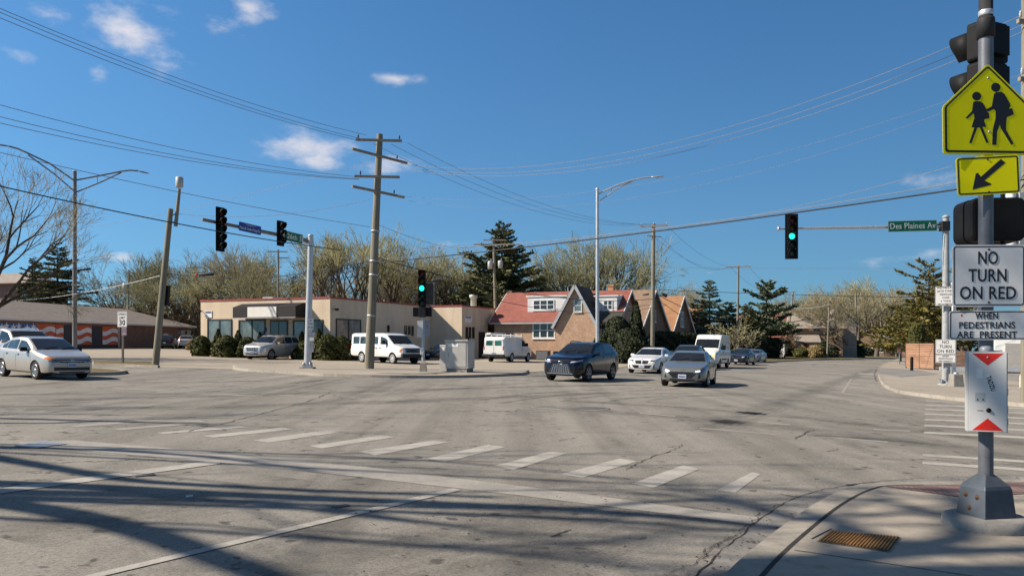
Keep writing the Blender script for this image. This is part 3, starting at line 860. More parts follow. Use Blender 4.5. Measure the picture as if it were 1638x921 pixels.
# wall signs: white board under dark heading, twice, and a lamp
for (fc, x0, y0, x1, y1) in ((FW, 328.5, 497, 339.5, 508), (R2, 743.5, 506, 753.5, 516)):
    a = fc.px(x0, y1); b = fc.px(x1, y0)
    wsn = simple(fc, 'wall_sign', M['sign_white'], a[0], b[0], a[1], b[1], 0.003, 0.05)
    mb = MB()
    for k in range(5):
        w = (b[0] - a[0]) / 5.6; fc.slab(mb, a[0] + .05 + k * w, a[0] + .05 + k * w + w * .7, b[1] - .2, b[1] - .04, 0.052, 0.06)
    mb.build('heading', M['sign_blue'], wsn)
for (fc, x, y) in ((FW, 324, 498), (RW, 533, 495), (R2, 809, 503)):
    a = fc.px(x, y); mb = MB(); mb.tube([fc.p(a[0], a[1], 0.0), fc.p(a[0], a[1] + .05, 0.3)], 0.03); mb.box(fc.p(a[0], a[1], 0.35), (0.22, 0.22, 0.16)); mb.build('wall_lamp', M['black'], tan)
a = SW.px(735, 500)
RT = Face(tan, (0, 4, 0), (1, 0, 0), (0, -1, 0))
a = RT.px(396, 478); b = RT.px(434, 470)
mb = MB(); mb.box(((a[0] + b[0]) / 2, 5.5, h0 + .25), (b[0] - a[0], 1.4, 0.34)); mb.box(((a[0] + b[0]) / 2 + .1, 5.5, h0 + .5), (1.1, 1.1, 0.16)); mb.build('roof_unit', M['trim_grey'], tan)
mb = MB(); q = R2.px(772, 489); ax = Matrix.Translation((S_ - 1.0, q[0], h0))
mb.lathe([(0.3, -.1), (0.3, 1.05), (0.42, 1.06), (0.42, 1.35), (0.0, 1.4)], 14, axis=ax); mb.build('vent_pipe', pm('pale_green_vent', (0.42, 0.47, 0.40), .6, .2), tan)

# ---------------- long low garage building with the flag mural
m0 = gd(-90, 72); m1 = gd(300, 112)
dm = (m1 - m0); Lm = math.hypot(dm.x, dm.y); Am = math.atan2(dm.y, dm.x)
mur = thing('mural_building', 'long low building with painted flag mural and grey brown hip roof', 'building', m1, Am)
slope_m = dm.z / Lm
# local x runs along the wall (0 at the right end, negative to the left), y into the building
hm = 2.85; dep = 12.0
def mz(x): return slope_m * x
mb = MB(); ft = [(-Lm - 6, 0), (0, 0), (0, dep), (-Lm - 6, dep)]
mb.prism(ft, lambda x, y: Vector((x, y, mz(x) - .3)), lambda x, y: Vector((x, y, mz(x) + hm)))
mb.build('wall', M['brick_red'], mur)
mb = MB(); oh = 0.9; hr = 2.35
e = [(-Lm - 7, -oh), (oh, -oh), (oh, dep + oh), (-Lm - 7, dep + oh)]
ev = [Vector((x, y, mz(x) + hm + .12)) for x, y in e]; el_ = [p - Vector((0, 0, .16)) for p in ev]
r0 = Vector((-Lm - 7, dep / 2, mz(-Lm - 7) + hm + hr)); r1 = Vector((-5.5, dep / 2, mz(-5.5) + hm + hr))
mb.add(ev + [r0, r1], [(0, 1, 5, 4), (1, 2, 5), (2, 3, 4, 5), (3, 0, 4)])
rf = mb.build('roof', M['roof_grey'], mur)
mb = MB(); mb.add(ev + el_, [(0, 1, 5, 4), (1, 2, 6, 5), (2, 3, 7, 6), (3, 0, 4, 7), (4, 5, 6, 7)])
for p in range(len(mb.v)): pass
mb.build('fascia', M['trim'], rf)
MW = Face(mur, (0, 0, 0), (1, 0, 0), (0, -1, 0))
M['mural_blue'] = pm('mural_blue', (0.05, 0.17, 0.52), 0.55, 0, 0.3, 0.8)
M['mural_red'] = pm('mural_red', (0.68, 0.13, 0.06), 0.55, 0, 0.15, 0.8)
M['mural_white'] = pm('mural_pale', (0.82, 0.83, 0.83), 0.55, 0, 0.15, 0.8)
M['mural_grey'] = pm('dark_slate_door', (0.055, 0.06, 0.075), 0.6, 0, 0.2, 1)
M['base_dark'] = pm('dark_wall_base', (0.06, 0.055, 0.06), 0.8, 0, 0.2, 1)
def mpx(x): return MW.px(x, 540)[0]
zlow, zhigh = 0.42, hm - 0.28
def mural_panel(x0, x1, kind):
    t0, t1 = mpx(x0), mpx(x1); tm = (t0 + t1) / 2; zb_ = mz(tm)
    if kind == 'grey':
        return simple(MW, 'shop_door', M['mural_grey'], t0, t1, zb_ + zlow, zb_ + zhigh, 0.003, 0.05)
    if kind == 'stars':
        o = simple(MW, 'mural_panel', M['mural_blue'], t0, t1, zb_ + zlow, zb_ + zhigh, 0.003, 0.05)
        mb = MB()
        for (u, w) in ((0.3, 0.8), (0.75, 0.85), (0.7, 0.3), (0.2, .25)):
            c = (t0 + (t1 - t0) * u, zb_ + zlow + (zhigh - zlow) * w); star = []
            for k in range(10):
                r_ = 0.42 if k % 2 == 0 else 0.17; a = math.pi / 2 + k * math.pi / 5
                star.append((c[0] + r_ * math.cos(a), c[1] + r_ * math.sin(a)))
            mb.prism(star, lambda t, z: MW.p(t, z, 0.0502), lambda t, z: MW.p(t, z, 0.06))
        mb.build('star', M['mural_white'], o)
        return o
    o = simple(MW, 'mural_panel', M['mural_red'], t0, t1, zb_ + zlow, zb_ + zhigh, 0.003, 0.05)
    mb = MB(); n = 14; H_ = zhigh - zlow
    for s in range(2):
        zc = zb_ + zhigh - H_ * (0.31 + 0.46 * s)
        lo = []; hi = []
        for i in range(n + 1):
            t = t0 + .01 + (t1 - t0 - .02) * i / n
            w = 0.22 * math.sin(i / n * 5.2 - 2.2) * min(1, (t1 - t0) / 3)
            top = min(zc + w + H_ * .12, zb_ + zhigh - .02); bot = max(zc + w - H_ * .12, zb_ + zlow + .02)
            lo.append(MW.p(t, bot, 0.058)); hi.append(MW.p(t, top, 0.058))
        mb.add(lo + hi, [(i, i + 1, n + 2 + i, n + 1 + i) for i in range(n)])
    mb.build('pale_stripe', M['mural_white'], o)
    return o
for (x0, x1, k) in ((-60, -4, 'stars'), (-3, 14, 'stars'), (15, 34, 'stars'), (36, 58, 'stars'), (58.5, 88, 'flag'), (89, 101, 'flag'), (102, 116, 'grey'), (122, 146, 'flag'), (147, 163, 'grey'), (163.5, 188, 'flag')):
    mural_panel(x0, x1, k)
simple(MW, 'wall_base', M['base_dark'], mpx(-60), mpx(190), mz(mpx(60)) - .5, mz(mpx(60)) + .36, 0.003, 0.03)
t0 = mpx(189); simple(MW, 'downpipe', M['trim'], t0, t0 + .12, mz(t0) + .1, mz(t0) + hm - .1, 0.003, 0.1)
RM = Face(mur, (0, 0, 0), (0, 1, 0), (1, 0, 0))
t0 = mpx(284); ac = simple(MW, 'air_conditioner', M['trim_grey'], t0, mpx(300), mz(t0) + 1.75, mz(t0) + 2.4, 0.003, 0.5)
mb = MB(); mb.lathe([(0.0, 0), (0.24, 0), (0.24, .02)], 14, axis=Matrix.Translation(MW.p(t0 + (mpx(300) - t0) * .5, mz(t0) + 2.08, 0.505)) @ Matrix.Rotation(R(90), 4, 'X')); mb.build('fan', M['black'], ac)
t0 = mpx(261); simple(MW, 'poster', M['sign_white'], t0, mpx(269), mz(t0) + 1.0, mz(t0) + 1.9, 0.003, 0.03)

# ---------------- generic house
def gable_house(name, label, loc, rz, w, d, he, hr, wall, roof, ridge='x', oh=0.35, hip=0.0, group=None, trim='trim', chim=None, chim_mat='chimney_orange'):
    root = thing(name, label, 'house', loc, rz, group)
    gx = math.cos(rz) * SLOPE; gy = -math.sin(rz) * SLOPE
    mb = MB()
    x0, x1, y0, y1 = -w / 2, w / 2, 0.0, d
    if ridge == 'y':
        prof = [(x0, -0.6), (x1, -0.6), (x1, he), (0, hr), (x0, he)]
        if hip: prof = [(x0, -0.6), (x1, -0.6), (x1, he), (x0, he)]
        mb.prism(prof, lambda x, z: Vector((x, y0, z)), lambda x, z: Vector((x, y1, z)))
    else:
        prof = [(y0, -0.6), (y1, -0.6), (y1, he), (d / 2, hr), (y0, he)]
        if hip: prof = [(y0, -0.6), (y1, -0.6), (y1, he), (y0, he)]
        mb.prism(prof, lambda y, z: Vector((x0, y, z)), lambda y, z: Vector((x1, y, z)))
    mb.build('wall', wall, root)
    mb = MB(); th = 0.14
    half = (w if ridge == 'y' else d) / 2
    sl = (hr - he) / half
    zl = he - oh * sl
    lift = 0.03
    def P(a, b, z):      # a across the ridge, b along the ridge
        return Vector((a, b, z)) if ridge == 'y' else Vector((b, a, z))
    if ridge == 'y': a0, a1, am = x0 - oh, x1 + oh, 0.0; b0, b1 = y0 - oh, y1 + oh
    else: a0, a1, am = y0 - oh, y1 + oh, d / 2; b0, b1 = x0 - oh, x1 + oh
    vs = []
    for k in (0, 1):
        z = lift + (th if k else 0)
        vs += [P(a0, b0, zl + z), P(am, b0 + hip, hr + z), P(a1, b0, zl + z), P(a0, b1, zl + z), P(am, b1 - hip, hr + z), P(a1, b1, zl + z)]
    fs = [(6, 9, 10, 7), (7, 10, 11, 8), (0, 1, 4, 3), (1, 2, 5, 4), (0, 3, 9, 6), (2, 8, 11, 5), (0, 6, 7, 1), (1, 7, 8, 2), (3, 4, 10, 9), (4, 5, 11, 10)]
    if hip: fs += [(6, 7, 8), (9, 11, 10)]
    mb.add(vs, fs)
    rf = mb.build('roof', roof, root)
    if not hip and trim:
        for bb in (b0 - 0.012, b1 + 0.012):
            mb = MB()
            for (pa, pb) in ((P(a0, bb, zl + lift + .04), P(am, bb, hr + lift + .04)), (P(a1, bb, zl + lift + .04), P(am, bb, hr + lift + .04))):
                mb.bar(pa, pb, 0.05, 0.2)
            mb.build('rake_board', M[trim], rf)
    if chim:
        mb = MB(); cx, cy, cw, ch = chim
        mb.box((cx, cy, ch - 1.2), (cw, cw, 2.4)); mb.box((cx, cy, ch + .06), (cw + .14, cw + .14, .12)); mb.build('chimney', M[chim_mat], rf)
    root['_he'] = he
    return root, rf

# ---------------- red roofed brick house
hb = gd(862, 79)
house, rf = gable_house('brick_house', 'orange brick house with red shingle roof, white dormers and steep front gable', gd(886, 78), R(-22), 12.6, 8.6, 3.85, 6.75, M['brick_orange'], M['roof_red'], 'x', 0.4, chim=(4.5, 4.6, 0.62, 7.35))
HF = Face(house, (0, 0, 0), (1, 0, 0), (0, -1, 0))
# steep gable bay, 1.2 m proud of the front
g0 = HF.px(895, 548)[0]; g1 = HF.px(959, 548)[0]
GW = g1 - g0; gc = (g0 + g1) / 2
mb = MB(); pj = 1.2; ga = HF.px(924, 457)[1] - .2
prof = [(g0, -.6), (g1, -.6), (g1, 3.2), (gc, ga), (g0, 3.2)]
mb.prism(prof, lambda x, z: Vector((x, -pj, z)), lambda x, z: Vector((x, 2.5, z)))
bay = mb.build('gable_bay', M['brick_orange'], house)
mb = MB()
for sgn, ge in ((-1, g0 - .25), (1, g1 + .25)):
    a, b = Vector((ge, -pj - .3, 3.0)), Vector((gc, -pj - .3, ga + .06)); a2, b2 = Vector((ge, 3.6, 3.0)), Vector((gc, 3.6, ga + .06))
    up = Vector((0, 0, .15)); mb.add([a, b, b2, a2, a + up, b + up, b2 + up, a2 + up], [(0, 1, 2, 3), (4, 7, 6, 5), (0, 4, 5, 1), (3, 2, 6, 7), (0, 3, 7, 4), (1, 5, 6, 2)])
mb.build('gable_roof', M['roof_dark'], house)
mb = MB()
for ge in (g0 - .25, g1 + .25): mb.bar((ge, -pj - .33, 3.05), (gc, -pj - .33, ga + .12), 0.06, 0.26)
mb.build('gable_trim', M['trim_grey'], house)
GF = Face(house, (0, -pj, 0), (1, 0, 0), (0, -1, 0))
a = GF.px(918, 499); b = GF.px(931, 478); window(GF, a[0], b[0], a[1], b[1], rows=2, glass='glass_blue')
a = HF.px(852, 541); b = HF.px(888, 515); window(HF, a[0], b[0], a[1], b[1], cols=3, rows=2, fw=0.11)
# front shed dormer
def dormer(x0, x1, zb, zt, y0, y1, win, cols):
    mb = MB()
    ps = [(y0, zb), (y0, zt), (y1, zt + .35), (y1, zb)]
    mb.prism(ps, lambda y, z: Vector((x0, y, z)), lambda y, z: Vector((x1, y, z)))
    dm_ = mb.build('dormer', M['siding'], house)
    f = Face(house, (0, y0, 0), (1, 0, 0), (0, -1, 0))
    a = f.px(win[0], win[3]); b = f.px(win[2], win[1]); window(f, a[0], b[0], a[1], b[1], cols=cols, rows=2, fw=0.09, parent=dm_)
    mb = MB(); mb.box(((x0 + x1) / 2, y0 + .3, zt + .07), (x1 - x0 + .3, .78, .12)); mb.build('dormer_eave', M['trim'], dm_)
DFa = Face(house, (0, 1.1, 0), (1, 0, 0), (0, -1, 0))
a = DFa.px(844, 503); b = DFa.px(905, 474)
dormer(a[0], b[0], a[1] - .3, b[1], 1.1, 4.3, (853, 479, 887, 496), 3)
a = DFa.px(952, 500); b = DFa.px(987, 474)
dormer(a[0], b[0], a[1] - .3, b[1], 1.1, 4.3, (965, 480, 980, 496), 2)
# porch at the right of the gable
a = HF.px(947, 548); b = HF.px(990, 512)
mb = MB(); pts = [(a[0], -1.0, b[1] - .1), (b[0] + .4, -1.0, b[1] - .1), (b[0] + .4, .3, b[1] + .85), (a[0], .3, b[1] + .85)]
pv_ = [Vector(p) for p in pts]; mb.add(pv_ + [p - Vector((0, 0, .14)) for p in pv_], [(0, 1, 2, 3), (7, 6, 5, 4), (0, 4, 5, 1), (1, 5, 6, 2), (2, 6, 7, 3), (3, 7, 4, 0)])
mb.build('porch_roof', M['roof_dark'], house)
PF = Face(house, (0, -0.05, 0), (1, 0, 0), (0, -1, 0))
a = PF.px(941, 560); b = PF.px(953, 516); dr = simple(PF, 'door', M['trim'], a[0], b[0], .1, b[1], .003, .09); simple(PF, 'door_glass', M['glass_dark'], a[0] + .2, b[0] - .2, .9, b[1] - .25, .092, .1, dr)
a = PF.px(961, 560); b = PF.px(986, 517); window(PF, a[0], b[0], a[1] + .6, b[1], cols=2)
mb = MB()
for x in (953, 989):
    t = HF.px(x, 540)[0]; mb.box((t, -.9, b[1] / 2), (.14, .14, b[1] - .1))
mb.build('porch_post', M['trim'], house)
simple(HF, 'gutter', M['trim_grey'], -6.6, g0 - .3, 3.52, 3.68, .42, .54)

# white rake frame seen at the right end of the red roof
acu = thing('air_conditioner', 'dark outdoor air conditioner unit against the red roofed house wall', 'air conditioner', gd(869, 76.5), R(-22))
mb = MB(); mb.box((0, 0, .45), (1.25, .7, .9)); mb.build('case', M['door_dark'], acu, bevel=.03)
mb = MB()
for k in range(7): mb.box((0, -.36, .16 + .1 * k), (1.1, .02, .03))
mb.build('louvre', M['trim_grey'], acu)
# ---------------- brown gabled houses along the far street
def side_house(px, d, w, dp, he, hr, label, wall, roof, wins, rzoff=0.0, chim=None, name='gabled_house'):
    # gable end faces the street (to the right), ridge runs away from it
    r_, f_ = gable_house(name, label, gd(px, d), R(54) + rzoff, w, dp, he, hr, M[wall], M[roof], 'y', 0.35, chim=chim)
    f = Face(r_, (0, 0, 0), (1, 0, 0), (0, -1, 0))
    for (t, z, ww, wh, c) in wins: window(f, t - ww / 2, t + ww / 2, z, z + wh, cols=c, rows=2, fw=0.08, glass='glass_dark')
    simple(f, 'door', M['door_dark'], 0.2, 1.2, 0.02, 2.15, 0.003, 0.07)
    return r_, f
h1, f1 = side_house(1046, 88, 6.8, 10, 3.3, 7.6, 'first dark brick gabled house past the red roofed one, rust brown roof', 'brick_dark', 'roof_brown', [(-1.6, 1.0, 1.1, 1.3, 1), (0, 4.2, .8, 1.3, 1), (2.2, 1.0, 1.1, 1.3, 1)])
h2, f2 = side_house(1091, 100, 6.6, 9, 3.2, 7.7, 'middle gabled house with bright rust orange roof and tall attic window', 'brick_dark', 'roof_orange', [(-2.0, .9, 1.0, 1.3, 1), (0, 4.0, .9, 1.9, 2), (2.2, .9, 1.0, 1.3, 1)])
h3, f3 = side_house(1122, 117, 6.6, 9, 3.2, 7.2, 'third gabled house with pale ochre roof behind the tall white van', 'brick_dark', 'roof_orange', [(-2, 1, 1, 1.3, 1), (1.8, 1, 1, 1.3, 1)])
# small brick-red roofed house between the conifers
h4, f4 = gable_house('cottage', 'small house with red brown gable roof half hidden by conifers', gd(1216, 140), R(-20), 8, 8, 3.6, 7.2, M['wall_white'], M['roof_red'], 'x', 0.4)
# ---------------- two storey house with taupe roof
tw, twr = gable_house('two_storey_house', 'two storey brick house with wide taupe roof behind the leaning street tree', gd(1297, 148), R(-14), 11.0, 9, 5.6, 8.2, M['brick_tan'], M['roof_taupe'], 'x', 0.6, hip=2.6)
TF = Face(tw, (0, 0, 0), (1, 0, 0), (0, -1, 0))
for (x0, y0, x1, y1) in ((1272, 520, 1284, 530), (1300, 520, 1312, 530), (1325, 520, 1336, 530)):
    a = TF.px(x0, y1); b = TF.px(x1, y0); window(TF, a[0], b[0], a[1], b[1], cols=2, rows=1, frame='trim_grey')
a = TF.px(1268, 538); b = TF.px(1310, 527)
mb = MB(); pts = [Vector((a[0], -3.4, 2.9)), Vector((b[0], -3.4, 2.9)), Vector((b[0], .1, 4.2)), Vector((a[0], .1, 4.2))]
mb.add(pts + [p - Vector((0, 0, .18)) for p in pts], [(0, 1, 2, 3), (7, 6, 5, 4), (0, 4, 5, 1), (1, 5, 6, 2), (2, 6, 7, 3), (3, 7, 4, 0)]); mb.build('porch_roof', M['roof_taupe'], tw)
mb = MB(); mb.box(((a[0] + b[0]) / 2 + 1.2, -1.6, 1.2), (b[0] - a[0] - 2.6, 3.2, 3.0)); mb.build('porch_room', M['brick_orange'], tw)
mb = MB(); mb.box((a[0] + .7, -2.9, 1.2), (.9, .9, 3.0)); mb.build('porch_pier', M['brick_orange'], tw)
wg, wgr = gable_house('side_wing_house', 'tall grey gabled house wall standing right of the two storey house', gd(1342, 150), R(-14), 6.0, 9, 6.0, 9.2, M['roof_taupe'], M['roof_taupe'], 'y', 0.3, trim='trim_grey')
WF = Face(wg, (0, 0, 0), (1, 0, 0), (0, -1, 0)); window(WF, -.5, .5, 3.6, 5.0, rows=2)
simple(WF, 'door', M['sign_red'], -1.6, -.7, .05, 2.2, .003, .06)
# ---------------- darker houses at the bend
dk, dkr = gable_house('brick_bungalow', 'dark brick house with pale green gable at the bend of the street', gd(1392, 205), R(-30), 12, 9, 3.4, 6.9, M['brick_dark'], M['roof_greenish'], 'y', 0.5)
DF = Face(dk, (0, 0, 0), (1, 0, 0), (0, -1, 0)); window(DF, -3.5, -1.8, 1.0, 2.6, cols=2, rows=2); window(DF, 1.5, 3.2, 1.0, 2.6, cols=2, rows=2); simple(DF, 'door', M['trim'], -.5, .6, .05, 2.2, .003, .07)
dk2, _ = gable_house('brick_bungalow', 'small brown brick house right of the dark one at the bend', gd(1420, 228), R(-35), 11, 9, 3.6, 6.4, M['brick_red'], M['roof_brown'], 'x', 0.5)
D2F = Face(dk2, (0, 0, 0), (1, 0, 0), (0, -1, 0)); window(D2F, -3.2, -1.6, 1.0, 2.6, cols=2, rows=2); window(D2F, 1.2, 2.8, 1.0, 2.6, cols=2, rows=2)
# ---------------- left background houses
lh, _ = gable_house('brick_house', 'two storey brown brick house behind the left end of the mural building', gd(-26, 128), R(-12), 15.5, 9, 9.5, 11.2, M['brick_red'], M['roof_taupe'], 'x', 0.9, hip=3.5)
LF = Face(lh, (0, 0, 0), (1, 0, 0), (0, -1, 0)); a = LF.px(39, 478); b = LF.px(50, 464); window(LF, a[0], b[0], a[1], b[1], rows=2, fw=.12)
simple(LF, 'downpipe', M['trim'], a[0] - .35, a[0] - .2, 4, 9.4, .003, .1)
l2, _ = gable_house('bungalow', 'low house with grey green roof showing above the mural roof', gd(168, 135), R(-15), 11, 8, 4.0, 6.5, M['brick_tan'], M['roof_greenish'], 'x', 0.5, hip=2.0)
l3, _ = gable_house('bungalow', 'low house with tan roof and orange chimney behind the mural building', gd(240, 140), R(-15), 15, 8, 3.4, 5.4, M['brick_tan'], M['roof_taupe'], 'x', 0.5, hip=2.5, chim=(-5.9, 3.0, 1.6, 6.6))
l4, _ = gable_house('bungalow', 'small brown roofed house left of the low grey green roof', gd(62, 140), R(-15), 7, 7, 4.6, 6.6, M['brick_tan'], M['roof_brown'], 'y', 0.4, chim=None)

# ---------------- right hand: white garage
gg, ggr = gable_house('garage', 'white garage with grey roller door at the right edge', gd(1655, 64), R(-29), 5.4, 7, 3.2, 4.6, M['wall_white'], M['roof_grey'], 'x', 0.3)
GG = Face(gg, (0, 0, 0), (1, 0, 0), (0, -1, 0)); a = GG.px(1608, 580); b = GG.px(1637, 549)
gdr = simple(GG, 'garage_door', M['garage_grey'], a[0], b[0] + .9, .05, b[1], .003, .06)
# ------------------------------------------------------------------ vegetation
def bark(name, c1, c2):
    t = NT(name)
    a = t.noise(1.0, 6, 0.7, t.mapping(t.tc.outputs['Object'], (9, 9, 1.6)))
    c = t.mix(1.0, t.ramp(a, [(0.25, c1), (0.75, c2)]), t.ramp(t.noise(0.7, 3), [(.3, .8), (.7, 1.15)]), 'MULTIPLY')
    t.bump(a, 0.6, 0.03)
    return t.out(c, 0.95, 0, 0.1)
M['bark'] = bark('grey_brown_bark', (0.085, 0.07, 0.05), (0.19, 0.16, 0.115))
M['bark_dark'] = bark('dark_bark', (0.05, 0.04, 0.032), (0.12, 0.095, 0.07))
M['twig'] = leaf_mat('bare_twigs', [(0.244, 0.203, 0.133), (0.360, 0.307, 0.197), (0.290, 0.261, 0.151), (0.418, 0.360, 0.244)])
M['twig_green'] = leaf_mat('budding_twigs', [(0.255, 0.227, 0.132), (0.366, 0.343, 0.188), (0.298, 0.298, 0.144), (0.421, 0.377, 0.232)])
M['twig_brown'] = leaf_mat('brown_twigs', [(0.176, 0.114, 0.066), (0.246, 0.167, 0.088), (0.211, 0.150, 0.079), (0.290, 0.202, 0.114)])
M['needle'] = leaf_mat('spruce_needles', [(0.058, 0.070, 0.030), (0.128, 0.134, 0.061), (0.088, 0.100, 0.042), (0.197, 0.181, 0.090)])
M['needle_blue'] = leaf_mat('grey_green_needles', [(0.077, 0.106, 0.057), (0.164, 0.193, 0.116), (0.106, 0.136, 0.074), (0.231, 0.251, 0.154)])
M['needle_dark'] = leaf_mat('dark_yew_needles', [(0.013, 0.021, 0.010), (0.029, 0.036, 0.016), (0.019, 0.029, 0.012), (0.065, 0.065, 0.023)])
M['needle_gold'] = leaf_mat('yellowing_pine_needles', [(0.08, 0.085, 0.02), (0.19, 0.15, 0.035), (0.11, 0.115, 0.03), (0.24, 0.17, 0.05)])
M['yew'] = leaf_mat('clipped_yew_leaves', [(0.040, 0.046, 0.012), (0.085, 0.085, 0.020), (0.055, 0.062, 0.016), (0.12, 0.11, 0.03)])
M['shrub_tan'] = leaf_mat('tan_shrub_leaves', [(0.20, 0.15, 0.07), (0.28, 0.20, 0.085), (0.17, 0.14, 0.06), (0.24, 0.15, 0.06)])
M['core'] = pm('shrub_dark_core', (0.012, 0.014, 0.008), 0.95, 0, 0.3, 2)

def tubes_np(segs, n):
    """segs: array rows p0(3) p1(3) r0 r1 -> verts, quads for n-sided tubes"""
    S = np.asarray(segs, dtype=np.float64)
    p0, p1, r0, r1 = S[:, 0:3], S[:, 3:6], S[:, 6], S[:, 7]
    d = p1 - p0; d /= np.maximum(np.linalg.norm(d, axis=1, keepdims=True), 1e-9)
    h = np.where(np.abs(d[:, 2:3]) < 0.9, np.array([[0, 0, 1.0]]), np.array([[1.0, 0, 0]]))
    a = np.cross(d, h); a /= np.linalg.norm(a, axis=1, keepdims=True); b = np.cross(d, a)
    ang = np.arange(n) * 2 * np.pi / n
    ca, sa = np.cos(ang), np.sin(ang)
    off = a[:, None, :] * ca[None, :, None] + b[:, None, :] * sa[None, :, None]
    v0 = p0[:, None, :] + off * r0[:, None, None]; v1 = p1[:, None, :] + off * r1[:, None, None]
    verts = np.concatenate([v0, v1], axis=1).reshape(-1, 3)
    base = (np.arange(len(S)) * 2 * n)[:, None]
    k = np.arange(n); k2 = (k + 1) % n
    quads = np.stack([base + k, base + k2, base + n + k2, base + n + k], axis=2).reshape(-1, 4)
    return verts, quads

def rot_about(v, axis, ang):
    return Matrix.Rotation(ang, 3, axis) @ v
def grow_tree(seed, height=12.0, trunk_r=0.28, fork=0.28, spread=0.75, limbs=6, levels=4, up=0.25, kids=(5, 5, 5, 4), lenf=0.62, wig=0.22, lean=(0, 0), twig_r=0.012, droop=0.0):
    """returns (thick segments, thin segments): a bare deciduous tree of unit base at the origin"""
    rng = random.Random(seed)
    thick, thin = [], []
    def branch(p, d, L, r, lvl):
        nseg = 5 if lvl <= 1 else (4 if lvl == 2 else (3 if lvl == 3 else 2))
        pts = [p.copy()]; rad = [r]; dirs = []
        end_r = r * (0.38 if lvl < levels else 0.5)
        for i in range(nseg):
            j = Vector((rng.gauss(0, 1), rng.gauss(0, 1), rng.gauss(0, 1) * .6)) * wig
            d = (d + j * (0.5 if lvl == 0 else 0.8) + Vector((0, 0, up * (0.35 if lvl > 1 else .6) - droop * (lvl >= 3)))).normalized()
            p = p + d * (L / nseg); pts.append(p.copy()); rad.append(r + (end_r - r) * (i + 1) / nseg); dirs.append(d.copy())
        dst = thick if lvl <= 2 else thin
        for i in range(nseg):
            dst.append((*pts[i], *pts[i + 1], max(rad[i], twig_r), max(rad[i + 1], twig_r * .8)))
        if lvl >= levels: return
        nk = kids[min(lvl, len(kids) - 1)]
        for k in range(nk):
            f = 0.28 + 0.72 * (k + rng.random()) / nk
            i = min(nseg - 1, int(f * nseg)); q = pts[i].lerp(pts[i + 1], f * nseg - i)
            dd = dirs[i]
            ax = dd.cross(Vector((rng.gauss(0, 1), rng.gauss(0, 1), rng.gauss(0, 1)))).normalized()
            nd = rot_about(dd, ax, rng.uniform(0.4, 0.95) * (1.0 if lvl else spread))
            rr = (rad[i] * (1 - (f * nseg - i)) + rad[i + 1] * (f * nseg - i)) * rng.uniform(0.5, 0.72)
            branch(q, nd, L * lenf * rng.uniform(0.65, 1.15) * (1.15 - 0.45 * f), rr, lvl + 1)
    # trunk
    fh = height * fork
    p = Vector((0, 0, -0.3)); d = Vector((lean[0], lean[1], 1)).normalized()
    tp = [p.copy()]; n = 4; r = trunk_r
    for i in range(n):
        d = (d + Vector((rng.gauss(0, .05), rng.gauss(0, .05), 0))).normalized()
        p2 = p + d * ((fh + .3) / n)
        ra = trunk_r * (1.25 if i == 0 else 1 - 0.08 * i); rb = trunk_r * (1 - 0.08 * (i + 1))
        thick.append((*p, *p2, ra, rb)); p = p2
    for k in range(limbs):
        a = 2 * math.pi * (k + rng.uniform(-.3, .3)) / limbs
        tl = rng.uniform(0.25, 1.0) * spread
        if k == 0: tl *= 0.35
        nd = (d * math.cos(tl) + Vector((math.cos(a), math.sin(a), 0)) * math.sin(tl)).normalized()
        L = (height - fh) * rng.uniform(0.72, 1.0) * (0.72 + 0.28 * math.cos(tl))
        branch(p - d * rng.uniform(0, fh * .22), nd, L, trunk_r * rng.uniform(0.45, 0.68), 1)
    return thick, thin
